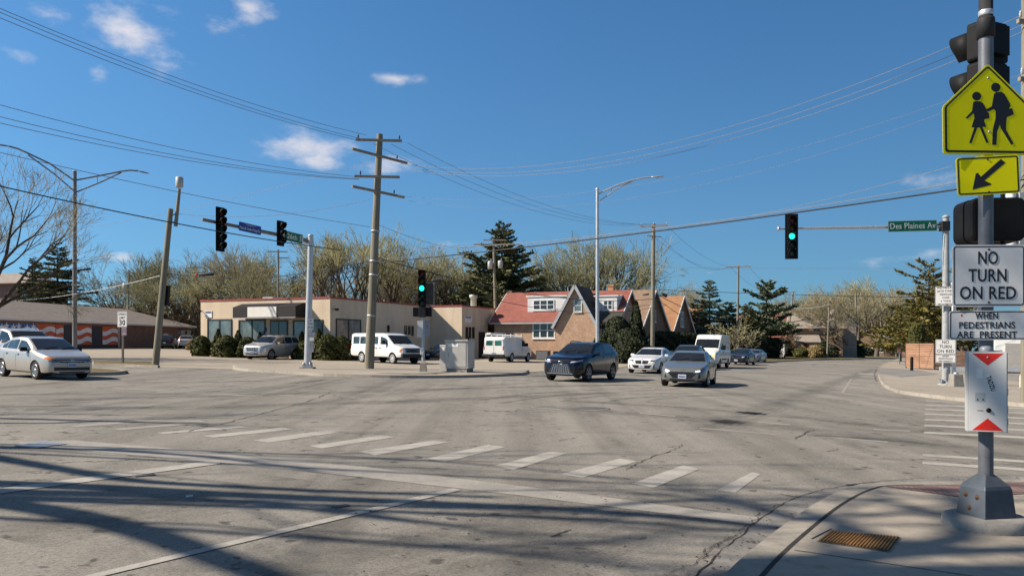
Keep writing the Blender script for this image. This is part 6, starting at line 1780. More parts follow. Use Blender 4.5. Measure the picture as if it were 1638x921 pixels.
# arrow plaque
ap = sign('arrow_sign', 'yellow green plaque with black down left arrow under the school sign', on_sign(1580.5, 280.5, .01), R(-3), 98 * k_, 62 * k_, 'sign_yg', 'sign_black', .012, .03, .010, roll=R(-2.6))
def arr(pts): return [((x - 306) / 530 * 138 * k_, -(y - 735) / 921 * 240 * k_) for x, y in pts]
mb = MB(); plate(mb, arr([(385, 640), (412, 664), (282, 766), (322, 788), (318, 796), (209, 818), (232, 722), (244, 716), (262, 742)]), -.0034, -.0022); mb.build('arrow', M['sign_black'], ap)
bolts(ap, [(0, 25.5 * k_), (0, -26.5 * k_)], .009, 'rust')
# no turn on red
nt = sign('regulatory_sign', 'large white no turn on red sign on the near post', on_sign(1581.5, 441, .002), R(-3), 114 * k_, 99 * k_, 'sign_white', 'sign_black', .009, .035, .012)
for i, (t_, w_) in enumerate((('NO', 33), ('TURN', 66), ('ON RED', 94))):
    lettering('lettering', t_, .152, M['sign_black'], nt, ((-1.5) * k_, -.004, (27.5 - 28 * i) * k_), wmax=None, bold=.012, xscale=w_ * k_ / {'NO': .225, 'TURN': .415, 'ON RED': .56}[t_] * .9)
bolts(nt, [(0, 42 * k_), (0, -42.5 * k_)], .011, 'rust')
# when pedestrians are present
wp_ = sign('regulatory_sign', 'wide white when pedestrians are present plate on the near post', on_sign(1580, 520, .002), R(-7), 117 * k_, 47 * k_, 'sign_white', 'sign_black', .008, .03, .008)
for i, (t_, w_) in enumerate((('WHEN', 34), ('PEDESTRIANS', 84), ('ARE  PRESENT', 90))):
    lettering('lettering', t_, .078, M['sign_black'], wp_, ((-1.5) * k_, -.004, (14.5 - 15 * i) * k_), wmax=w_ * k_, bold=.012, xscale=1.25)
mb = MB(); plate(mb, rrect(.014, .02, .006, cx=-.21, cz=.085), -.0032, -.0022); mb.build('sticker', M['sign_red'], wp_)
bolts(wp_, [(0, 17 * k_), (0, -17 * k_)], .009, 'rust')
# controller box with red triangles
bx = thing('control_box', 'white metal box with red triangles strapped to the near post', 'control box', on_sign(1578, 626, .045), R(-20))
bw_, bh_ = 56 * k_, 127 * k_
mb = MB(); mb.box((0, .02, 0), (bw_, .12, bh_)); mb.build('case', M['transformer'], bx, bevel=.004)
M['box_white'] = pm('white_powder_coat', (0.62, 0.60, 0.57), .5, 0, .07, 5)
mb = MB(); plate(mb, rrect(bw_ * .93, bh_ * .985, .004), -.046, -.0405); mb.build('front_panel', M['box_white'], bx)
tw_ = 43 * k_
for s in (1, -1):
    z0 = s * bh_ * .478; z1 = s * (bh_ * .478 - 19 * k_)
    mb = MB(); plate(mb, [(-tw_ / 2, z0), (tw_ / 2, z0), (0, z1)], -.0478, -.0462); mb.build('red_triangle', M['sign_red'], bx)
mb = MB(); plate(mb, rrect(.046, .082, .008, cx=-.060, cz=.155), -.0478, -.0462); mb.build('pale_sticker', M['sign_white'], bx)
rot_ = R(-72)
st = MB(); cs, sn = math.cos(rot_), math.sin(rot_)
stc = (.022, .068)
poly = [(stc[0] + x * cs - z * sn, stc[1] + x * sn + z * cs) for x, z in ((-.073, -.021), (.073, -.021), (.073, .021), (-.073, .021))]
plate(st, poly, -.0478, -.0462); stk = st.build('sticker', M['sign_white'], bx)
lettering('lettering', 'TADZIU', .05, M['sign_black'], stk, (stc[0], -.0490, stc[1]), rot=rot_, wmax=.13, bold=.03, depth=.0008)
mb = MB(); plate(mb, rrect(.075, .075, .003, cx=-.055, cz=-.045), -.0478, -.0462); mb.build('data_plate', M['transformer'], bx)
for x in (-.075, -.035):
    mb = MB(); mb.lathe([(.006, 0), (.006, .003), (0, .004)], 8, axis=Matrix.Translation((x, -.048, -.065)) @ Matrix.Rotation(R(90), 4, 'X')); mb.build('screw', M['black'], bx)
mb = MB(); mb.lathe([(0, .02), (.012, .018), (.017, .004), (.02, 0)], 12, axis=Matrix.Translation((.008, -.046, -.155)) @ Matrix.Rotation(R(90), 4, 'X')); mb.build('lock', M['black'], bx)
mb = MB(); plate(mb, rrect(.045, .004, .001, cx=-.055, cz=-.158), -.0478, -.0462); mb.build('slot', M['black'], bx)
for z in (bh_ * .43,):
    mb = MB(); mb.lathe([(.009, 0), (.009, .003), (0, .005)], 8, axis=Matrix.Translation((.0, -.048, z)) @ Matrix.Rotation(R(90), 4, 'X')); mb.build('screw', M['galv'], bx)
mb = MB(); mb.lathe([(.05, 0), (.05, .03), (.035, .045), (0, .05)], 14, axis=Matrix.Translation((.0, .03, bh_ / 2))); mb.build('cap', M['pole_grey'], bx)
for z in (-.15, .0, -.25):
    mb = MB(); mb.box((bw_ / 2 + .008, .03, z), (.014, .03, .06)); mb.build('hinge', M['galv'], bx)
# pedestrian signal (rear) and signal head behind the post
ph = thing('pedestrian_signal', 'black rounded pedestrian signal seen from behind on the near post', 'pedestrian signal', at(1592.5, 352, ND + .2), R(-4))
mb = MB(); plate(mb, rrect(.455, .385, .06), -.06, .10); mb.build('housing', M['black'], ph, bevel=.025)
mb = MB(); ring_plate(mb, rrect(.465, .395, .07), rrect(.43, .36, .055), .10, .28); mb.build('visor', M['black'], ph)
for z in (.215, -.215):
    mb = MB(); mb.tube([(.06, 0, z - .03), (.06, 0, z + .03)], .018, 8); mb.build('mount', M['black'], ph)
sh_ = signal_head('traffic_signal', 'black signal head seen from behind at the top of the near post', at(1571, 137, ND + .30), R(204), 3, None, .355, 0.0, visor=.24)

# ------------------------------------------------------------------ other street furniture
cab = thing('signal_cabinet', 'silver traffic signal cabinet on a concrete plinth in the middle', 'cabinet', gp(736, 598, .02) + Vector((0, 0, .06)), R(-20))
s_ = cab.location.y / FPX
M['cab'] = pm('silver_cabinet_paint', (0.46, 0.43, 0.39), .45, .35, .1, 2)
mb = MB(); mb.box((0, 0, .09), (1.05, .8, .26)); mb.build('plinth', M['footing'], cab)
mb = MB(); mb.box((0, 0, .88), (1.18, .86, 1.32)); bd = mb.build('body', M['cab'], cab, bevel=.015)
mb = MB(); mb.box((0, -.02, 1.575), (1.24, .95, .07)); mb.build('roof', M['cab'], cab, bevel=.01)
CFc = Face(cab, (0, -.43, 0), (1, 0, 0), (0, -1, 0))
mb = MB(); CFc.slab(mb, -.53, .50, .3, 1.45, .003, .02); dr_ = mb.build('door', M['cab'], cab, bevel=.006)
mb = MB(); CFc.slab(mb, -.42, .1, 1.28, 1.42, .022, .028); lb_ = mb.build('label_plate', M['sign_white'], dr_)
mb = MB(); CFc.slab(mb, -.47, -.42, .8, .95, .021, .06); mb.build('handle', M['galv'], dr_)
mb = MB(); mb.box((-.82, .05, .72), (.38, .5, 1.3)); sc2 = mb.build('side_cabinet', M['cab'], cab, bevel=.012)
mb = MB(); mb.box((-.80, -.21, 1.15), (.12, .02, .16)); mb.build('label_plate', M['sign_white'], sc2)
# wooden fence at the right
def plank_fence(label, p0, p1, h, n_pan, gap=.02, lower=0.0):
    d = p1 - p0; L = Vector((d.x, d.y, 0)).length; rz = math.atan2(d.y, d.x)
    root = thing('wooden_fence', label, 'fence', p0, rz); sl = d.z / L
    for i in range(n_pan):
        x0 = L * i / n_pan + .06; x1 = L * (i + 1) / n_pan - .06
        mb = MB(); nb = 14; bh = h / nb
        for k in range(nb):
            mb.box(((x0 + x1) / 2, 0, sl * (x0 + x1) / 2 + k * bh + bh / 2 + .06), (x1 - x0, .025 + .006 * (k % 2), bh - gap))
        mb.build('plank_panel', M['fence'], root)
    for i in range(n_pan + 1):
        mb = MB(); x = L * i / n_pan; mb.box((x, 0.03, sl * x + h / 2), (.11, .1, h + .14)); mb.build('post', M['fence_dark'], root)
    return root
def fence_mat(name, c1, c2):
    t = NT(name)
    v = t.mapping(t.tc.outputs['Object'], (.5, .5, 9)); a = t.noise(1.0, 5, .7, v); b = t.noise(1.0, 3, .5, t.mapping(t.tc.outputs['Object'], (.2, .2, 7)))
    return t.out(t.mix(1.0, t.ramp(a, [(.25, c1), (.75, c2)]), t.ramp(b, [(.3, .7), (.7, 1.25)]), 'MULTIPLY'), .8)
M['fence'] = fence_mat('cedar_planks', (0.27, 0.135, 0.08), (0.44, 0.26, 0.165)); M['fence_dark'] = pm('dark_fence_post', (.10, .06, .045), .8, 0, .2, 3)
plank_fence('brown horizontal plank fence at the right corner lot', gd(1449, 69, .12), gd(1494, 64, .12), 2.05, 2)
plank_fence('lower brown plank fence behind the right corner mast', gd(1494, 70, .12), gd(1560, 72, .12), 1.5, 4)
bl = thing('bollard', 'thin black bollard in front of the wooden fence', 'bollard', gd(1458.5, 60, .12)); mb = MB(); mb.lathe([(.11, -.05), (.11, .95), (.09, 1.02), (0, 1.05)], 12); mb.build('post', M['black'], bl)
mb = MB(); mb.lathe([(.14, -.02), (.14, .03), (.11, .05)], 12); mb.build('collar', M['black'], bl)
rl = thing('guard_rail', 'white low horizontal guard rail across the right corner lot', 'guard rail', gd(1575, 52, .12)); mb = MB(); mb.box((.4, 0, .42), (6.6, .06, .22)); mb.build('rail', M['white_paint'], rl)
for x in (-2.6, -.6, 1.4, 3.3):
    mb = MB(); mb.box((x, .08, .2), (.12, .1, .5)); mb.build('post', M['white_paint'], rl)
hp = thing('hoop_guard', 'cream bent pipe guard at the right edge', 'pipe guard', gd(1633, 34, .12)); mb = MB(); mb.tube([(0, 0, -.05), (0, 0, .5), (.06, 0, .62), (.18, 0, .68), (.5, 0, .68), (.62, 0, .62), (.68, 0, .5), (.68, 0, -.05)], .05, 10); mb.build('hoop', pm('cream_paint', (.72, .66, .48), .5), hp)
mb = MB(); mb.box((0, 0, .0), (.16, .16, .04)); mb.build('foot', M['galv'], hp)

# ------------------------------------------------------------------ covers and grates in the ground
man = thing('manhole_cover', 'round iron manhole cover in the middle of the junction', 'manhole cover', gp(942, 653)); mb = MB(); mb.lathe([(0, .012), (.36, .012), (.38, .006), (.42, .006), (.43, .0)], 28); mb.build('cover', M['tar'], man)
mb = MB(); mb.lathe([(.44, .006), (.52, .006), (.53, .0)], 28); mb.build('frame', M['gutter'], man)
def grate(name, label, corners, bars, mat, frame_mat, dz, along=0, frame=.06):
    cs_ = [gp(*c, dz=dz) for c in corners]
    o = (cs_[0] + cs_[2]) / 2; root = thing(name, label, 'grate', o)
    L = [c - o for c in cs_]
    mb = MB(); mb.quad(*[p + Vector((0, 0, .005)) for p in L]); mb.build('frame', M[frame_mat], root)
    ins = [p * (1 - frame * 2.2) for p in L]
    mb = MB(); mb.quad(*[p + Vector((0, 0, .0085)) for p in ins]); mb.build('pit', M['crack'], root)
    mb = MB(); a, b, c, d = ins
    for k in range(bars):
        f0, f1 = (k + .2) / bars, (k + .8) / bars
        if along == 0: q = [a.lerp(b, f0), a.lerp(b, f1), d.lerp(c, f1), d.lerp(c, f0)]
        else: q = [a.lerp(d, f0), a.lerp(d, f1), b.lerp(c, f1), b.lerp(c, f0)]
        lo = [p + Vector((0, 0, .009)) for p in q]; hi = [p + Vector((0, 0, .016)) for p in q]
        mb.add(lo + hi, [(4, 5, 6, 7), (0, 1, 5, 4), (1, 2, 6, 5), (2, 3, 7, 6), (3, 0, 4, 7)])
    mb.build('bars', M[mat], root)
    return root
M['rust_orange'] = pm('rusted_iron', (0.27, 0.13, 0.035), .85, .1, .35, 18, .3, 60)
rg = grate('utility_cover', 'rusty orange ribbed iron cover in the near pavement', [(1306, 866), (1328, 849.5), (1441, 859.5), (1424, 883)], 21, 'rust_orange', 'gutter', .102, 1, .02)
grate('storm_grate', 'grey storm drain grate at the far left kerb', [(18, 714.5), (72, 705), (112, 710.5), (58, 717.5)], 12, 'galv', 'gutter', 0.0, 0, .05)
def detect_tile(label, pts, n=300):
    P_ = [gp(*p, dz=.03) for p in pts]; o = sum(P_, Vector()) / len(P_)
    root = thing('tactile_paving', label, 'tactile paving', o)
    return root
M['tile'] = None
def tile_mat():
    t = NT('worn_red_tactile_tile')
    P = t.mapping(t.tc.outputs['Object'], (1, 1, 1), (0, 0, R(20)))
    vo = t.n('ShaderNodeTexVoronoi', feature='F1'); vo.inputs['Scale'].default_value = 17; vo.inputs['Randomness'].default_value = 0.0
    t.l(P, vo.inputs['Vector'])
    dome = t.ramp(vo.outputs['Distance'], [(.2, 1.0), (.42, 0.0)])
    c = t.mix(dome, t.ramp(t.noise(3, 5, .7), [(.3, (.16, .085, .07)), (.7, (.24, .15, .125))]), t.ramp(t.noise(6, 4), [(.3, (.20, .10, .085)), (.7, (.34, .25, .22))]))
    t.bump(dome, .8, .01)
    return t.out(c, .85)
M['tile'] = tile_mat()
i0, i1 = int(n * .40), int(n * .93)
n = len(kerb_line)
i0, i1 = int(n * .52), n - 2
A_l = offset_line(kerb_line, -kw - .05); B_l = offset_line(kerb_line, -kw - .95)
org = A_l[(i0 + i1) // 2].copy(); org.z = gz(org.x)
tp = thing('tactile_paving', 'worn red bumpy tactile tile strip along the near kerb ramp', 'tactile paving', org)
mb = MB(); vs = []
for i in range(i0, i1):
    p, q = A_l[i], B_l[i]
    h = ramp_h(i, n) + .0065; h2 = h + (.104 - ramp_h(i, n)) * .72
    vs += [Vector((p.x, p.y, gz(p.x) + h)) - org, Vector((q.x, q.y, gz(q.x) + h2)) - org]
mb.add(vs, [(2 * k, 2 * k + 1, 2 * k + 3, 2 * k + 2) for k in range(i1 - i0 - 1)]); mb.build('tile', M['tile'], tp)
for (px, py, w) in ((231, 760.5, 30), (545, 810, 26), (303, 794, 10)):
    c = gp(px, py); rr = thing('road_stud', 'small metal road plate in the lane at %s' % {231: 'the left lane line', 545: 'the shadow right of the near lane line', 303: 'the shadow between the lane lines'}[px], 'road plate', c, R(40))
    ww = w / FPX * c.y; mb = MB(); mb.box((0, 0, .006), (ww, ww * .5, .012)); mb.build('plate', M['tar'] if px != 303 else M['sign_white'], rr)

# ------------------------------------------------------------------ overhead wires
def wire(label, a, b, sag, r=.011, mat='wire', n=26, cat='wire', group='overhead wires', name='overhead_wire', extra=None):
    a, b = Vector(a), Vector(b); mid = a
    root_loc = a
    pts = []
    for i in range(n + 1):
        f = i / n; p = a.lerp(b, f); p.z -= 4 * sag * f * (1 - f); pts.append(p - a)
    mb = MB(); mb.tube(pts, r, 5, cap=False)
    o = mb.build(name, M[mat], recalc=False); o.location = a
    return tag(o, label, cat, group)
w1 = P1.location
def p1w(px, py, dd=0.0): return at(px, py, B1.y + dd)
UB = -U
# upper left trio along the street towards the camera
for i, (e, py0, lab) in enumerate(((p1w(585, 216), 14, 'highest'), (p1w(577, 222), 20, 'middle'), (p1w(579, 226), 29, 'lowest'))):
    dl = 27.2; s = at(0, py0, dl); far = e + (s - e) * 1.7
    sag = 1.05
    # keep the wire through its two seen points: raise the far end by the sag it has there
    f = 1 / 1.7; far.z += 4 * sag * f * (1 - f) / f
    wire('%s of the three wires rising to the upper left corner from the big pole' % lab, e, far, sag, .012)
for i, (e, py0, lab) in enumerate(((p1w(572, 283), 168, 'highest'), (p1w(573, 286), 187, 'middle'), (p1w(575, 287), 197, 'lowest'))):
    s = at(0, py0, 27.2); far = e + (s - e) * 1.7; sag = 1.0; f = 1 / 1.7; far.z += 4 * sag * f * (1 - f) / f
    wire('%s of the three wires running left from the third crossarm of the big pole' % lab, e, far, sag, .012)
def through(label, a, b, ext_a=0, ext_b=0, sag=.3, **kw):
    """wire through two seen points, carried on past them"""
    d = b - a; A = a - d * ext_a; B = b + d * ext_b; T = 1 + ext_a + ext_b
    fa, fb = ext_a / T, (ext_a + 1) / T
    # lift so that the sagging wire still passes both points
    za, zb_ = 4 * sag * fa * (1 - fa), 4 * sag * fb * (1 - fb)
    ex = (zb_ - za) / (fb - fa)
    A.z += za - ex * fa; B.z += za + ex * (1 - fa)
    return wire(label, A, B, sag, **kw)
through('thin cable crossing behind the double lamp to the big pole', at(0, 244, 27), p1w(592, 363), .5, 0, .35, r=.012)
through('heavy dark cable sloping down from the left edge past the five lamp head', at(0, 298, 25), at(492, 393, 38.5), .5, .18, .35, r=.022, mat='wire_dark')
through('thin guy wire from the left rising to the big pole', at(150, 362, 60), p1w(596, 259), .1, 0, .3, r=.01)
through('second thin guy wire from the leaning pole to the big pole', at(285, 342, BL.y), p1w(591, 319), 0, 0, .45, r=.01)
# down the street, big pole to second pole and on
for i, (a, b, lab) in enumerate(((p1w(652, 229), at(1065, 359, 69.5), 'right'), (p1w(626, 231), at(1046, 358, 69.8), 'middle'), (p1w(597, 230), at(1027, 360, 70.3), 'left'))):
    wire('%s wire of the trio from the big pole to the second pole' % lab, a, b, 1.25, .011)
for i, (a, b, lab) in enumerate(((at(1065, 359, 69.5), at(1197, 424, 109.5), 'right'), (at(1046, 378, 69.8), at(1182, 424, 110), 'middle'), (at(1058, 380, 70.3), at(1167, 425, 110.5), 'left'))):
    wire('%s wire of the trio from the second pole to the third pole' % lab, a, b, 1.5, .012)
for i, (a, b, lab) in enumerate(((at(1197, 425, 109.5), at(1269, 466, 150), 'right'), (at(1167, 426, 110.5), at(1253, 467, 150), 'left'))):
    wire('%s wire from the third pole to the leaning far pole' % lab, a, b, 1.4, .014)
# across to the pole at the right edge
RZ = lambda py, px=1640: at(px, py, 23.8)
for (a, b, sag, lab, r) in ((p1w(641, 262, 1), RZ(26, 1632), 1.75, 'highest', .009), (p1w(660, 270, 1), RZ(36, 1645), 1.7, 'second', .009), (p1w(662, 273, 1), RZ(44, 1652), 1.75, 'third', .009),
                            (p1w(630, 312, 1), RZ(118, 1636), 1.5, 'fourth', .005), (p1w(636, 318, 1), RZ(126, 1650), 1.8, 'fifth', .005)):
    wire('%s wire from the big pole across the sky to the right edge pole' % lab, a, b, sag, r)
wire('thin cable above the thick one from the second pole to the right edge', at(1046, 363, 69.8), RZ(232), .6, .010)
wire('paired thin cable just above the thick black cable to the right', p1w(661, 399, 1), RZ(272), .45, .013)
through('thick black cable sweeping from the big pole over the right signal head', p1w(602, 420), RZ(287), 0, .4, .35, r=.028, mat='wire_dark')
# low bundles
wire('dark bundle from the big pole sagging to the second pole', p1w(603, 412), at(1043, 478, 69.9), .9, .025, 'wire_dark')
wire('second dark bundle below it running to the second pole', p1w(600, 420), at(1043, 492, 69.9), 1.3, .018, 'wire_dark')
wire('dark bundle from the leaning pole to the big pole above the tan roof', at(262, 437, BL.y), p1w(594, 416), .55, .02, 'wire_dark')
wire('lower dark line from the leaning pole to the big pole', at(262, 440, BL.y), p1w(594, 424), .75, .013, 'wire_dark')
through('pale cable from the left edge to the leaning pole', at(0, 482, 52), at(256, 441, BL.y), .4, 0, .55, r=.02, mat='galv')
sp = thing('cable_splice', 'black cable splice case hanging near the leaning pole', 'splice case', at(330, 439, 44)); mb = MB(); mb.lathe([(0, -.45), (.05, -.43), (.085, -.38), (.085, .38), (.05, .43), (0, .45)], 10, axis=Matrix.Rotation(R(88), 4, 'Y')); mb.build('case', M['wire_dark'], sp)
mb = MB(); mb.lathe([(.0, -.58), (.06, -.57), (.07, -.5), (.03, -.45)], 10, axis=Matrix.Rotation(R(88), 4, 'Y')); mb.build('end_cap', M['sign_red'], sp)
lp = MB(); lp.tube([Vector((.55 * math.cos(a) * (1.3 if math.cos(a) > 0 else 1), 0, .15 * math.sin(a))) for a in [6.283 * k / 20 for k in range(21)]], .018, 6, cap=False)
lo_ = lp.build('cable_loop', M['wire_dark'], recalc=False); lo_.location = at(312, 432, 44); tag(lo_, 'oval spare cable loop hanging beside the splice case', 'cable loop')
sp2 = thing('cable_splice', 'black splice case hanging right of the green pedestal signal', 'splice case', at(698, 449, 50)); mb = MB(); mb.lathe([(0, -.3), (.1, -.28), (.12, -.2), (.12, .2), (.1, .28), (0, .3)], 10, axis=Matrix.Rotation(R(92), 4, 'Y')); mb.build('case', M['wire_dark'], sp2)
lp = MB(); lp.tube([Vector((.32 * math.cos(a), 0, .4 * math.sin(a))) for a in [6.283 * k / 20 for k in range(21)]], .016, 6, cap=False)
lo_ = lp.build('cable_loop', M['wire_dark'], recalc=False); lo_.location = at(646, 429, 46); tag(lo_, 'round spare cable loop right of the big pole', 'cable loop')
wire('dark cable from the second pole dropping right past the rust roofed house', at(1046, 468, 69.8), at(1180, 515, 110), .6, .03, 'wire_dark')
wire('lower dark cable from the second pole past the rust roofed house', at(1046, 474, 69.8), at(1180, 540, 110), .8, .024, 'wire_dark')
sp3 = thing('cable_splice', 'black splice box on the cables right of the second pole', 'splice case', at(1063, 472, 71)); mb = MB(); mb.box((0, 0, 0), (.5, .2, .28), Matrix.Rotation(R(25), 3, 'Y')); mb.build('case', M['wire_dark'], sp3, bevel=.05)
sp4 = thing('cable_splice', 'long thin black splice case left of the second pole', 'splice case', at(1033, 471, 69)); mb = MB(); mb.lathe([(0, -.28), (.06, -.27), (.07, .27), (0, .28)], 8, axis=Matrix.Rotation(R(82), 4, 'Y')); mb.build('case', M['wire_dark'], sp4)
wire('long level cable from the second pole to the far right', at(1046, 463, 69.8), at(1640, 477, 60), .15, .022, 'wire_dark')
wire('faint level cable high above the houses to the far right', at(1046, 428, 69.8), at(1640, 428, 62), .05, .012)
wire('cable from the third pole across the conifers', at(1180, 508, 110), at(1258, 522, 150), .5, .022, 'galv')
wire('pale cable drop between the leaning far pole and the next pole', at(1262, 492, 150), at(1326, 487, 136), .4, .05, 'galv')
wire('cable low in front of the red roof and gable', at(794, 486, 86), at(1043, 487, 70), .5, .018, 'wire_dark')
wire('thin wire from the transformer pole to the second pole', at(812, 390, 86), at(1028, 360, 70), .5, .012)
wire('wire from the pole behind the tan roof to the transformer pole', at(456, 402, 98), at(775, 391, 86), 1.2, .014)
wire('thin wire right of the big pole dropping to the transformer pole', p1w(606, 360), at(770, 393, 86), .6, .012)
wire('service wire from the dark thin pole to the low grey green roof', at(205, 470, 118), at(150, 490, 134), .4, .03, 'galv')
# ------------------------------------------------------------------ vehicles
def paint_car(name, col, metal=0.35, rough=0.32):
    t = NT(name)
    c = t.ramp(t.noise(1.6, 4, .6), [(.3, tuple(x * .93 for x in col)), (.7, tuple(min(1, x * 1.05) for x in col))])
    dirt = t.ramp(t.noise(7, 5, .7), [(.35, .9), (.65, 1.0)])
    # road dust on the lower body
    sp_ = t.n('ShaderNodeSeparateXYZ'); t.l(t.tc.outputs['Object'], sp_.inputs[0])
    low = t.ramp(sp_.outputs[2], [(.15, 1.0), (.75, 0.0)])
    dust = .12 if max(col) < .08 else .5
    c = t.mix(t.math('MULTIPLY', low, t.math('MULTIPLY', t.noise(5, 4), dust)), t.mix(1.0, c, dirt, 'MULTIPLY'), (.23, .21, .18))
    m = t.out(c, rough, metal, .5 if dust > .2 else .3)
    t.b.inputs['Coat Weight'].default_value = .7 if dust > .2 else .35; t.b.inputs['Coat Roughness'].default_value = .06
    return m
CP = dict(silver=paint_car('silver_car_paint', (.56, .54, .51), .45), champagne=paint_car('pale_silver_car_paint', (.47, .435, .39), .4), white=paint_car('white_car_paint', (.78, .77, .74), .0, .35),
          navy=paint_car('dark_navy_car_paint', (.005, .0065, .017), .1, .2), grey=paint_car('grey_car_paint', (.22, .23, .225), .5), black=paint_car('black_car_paint', (.018, .019, .022), .1, .25),
          darkgrey=paint_car('dark_grey_car_paint', (.06, .065, .075), .3, .28), bluegrey=paint_car('blue_grey_car_paint', (.22, .25, .30), .45))
M['carglass'] = glass_mat('car_glass', (.012, .015, .018), .03, .7, .3)
M['carglass_side'] = glass_mat('car_side_glass', (.035, .05, .055), .03, .9, .4)
M['carglass_green'] = glass_mat('green_tinted_glass', (.03, .13, .11), .05, .9, .3)
M['chrome'] = pm('chrome_trim', (.62, .62, .63), .18, .9, .06, 8)
M['alloy'] = pm('alloy_wheel', (.50, .50, .51), .32, .75, .1, 8)
M['alloy_dark'] = pm('machined_dark_alloy', (.28, .28, .30), .3, .75, .2, 8)
M['steel_white'] = pm('painted_wheel', (.62, .61, .6), .45, .1, .1, 8)
M['tyre'] = pm('tyre_rubber', (.018, .018, .019), .85, 0, .25, 8)
M['grille'] = pm('grille_black', (.014, .014, .016), .4, 0, .2, 20)
M['lamp_clear'] = pm('clear_lamp_lens', (.60, .62, .64), .12, .4, .12, 14)
M['lamp_dark'] = pm('smoked_lamp_lens', (.16, .17, .18), .12, .4, .3, 14)
M['lamp_lit'] = emit_mat('lit_headlamp', (1.0, .93, .74), 2.6)
M['lamp_orange'] = emit_mat('lit_turn_lamp', (1.0, .45, .12), 1.2)
M['lamp_amber'] = pm('amber_marker', (.62, .16, .02), .25, 0, .1, 10)
M['tail_red'] = pm('tail_lamp_red', (.30, .012, .012), .2, 0, .2, 10)
M['plate'] = pm('number_plate', (.55, .58, .62), .4, 0, .2, 30)
M['seam'] = pm('panel_gap', (.02, .02, .02), .8, 0, .1, 5)

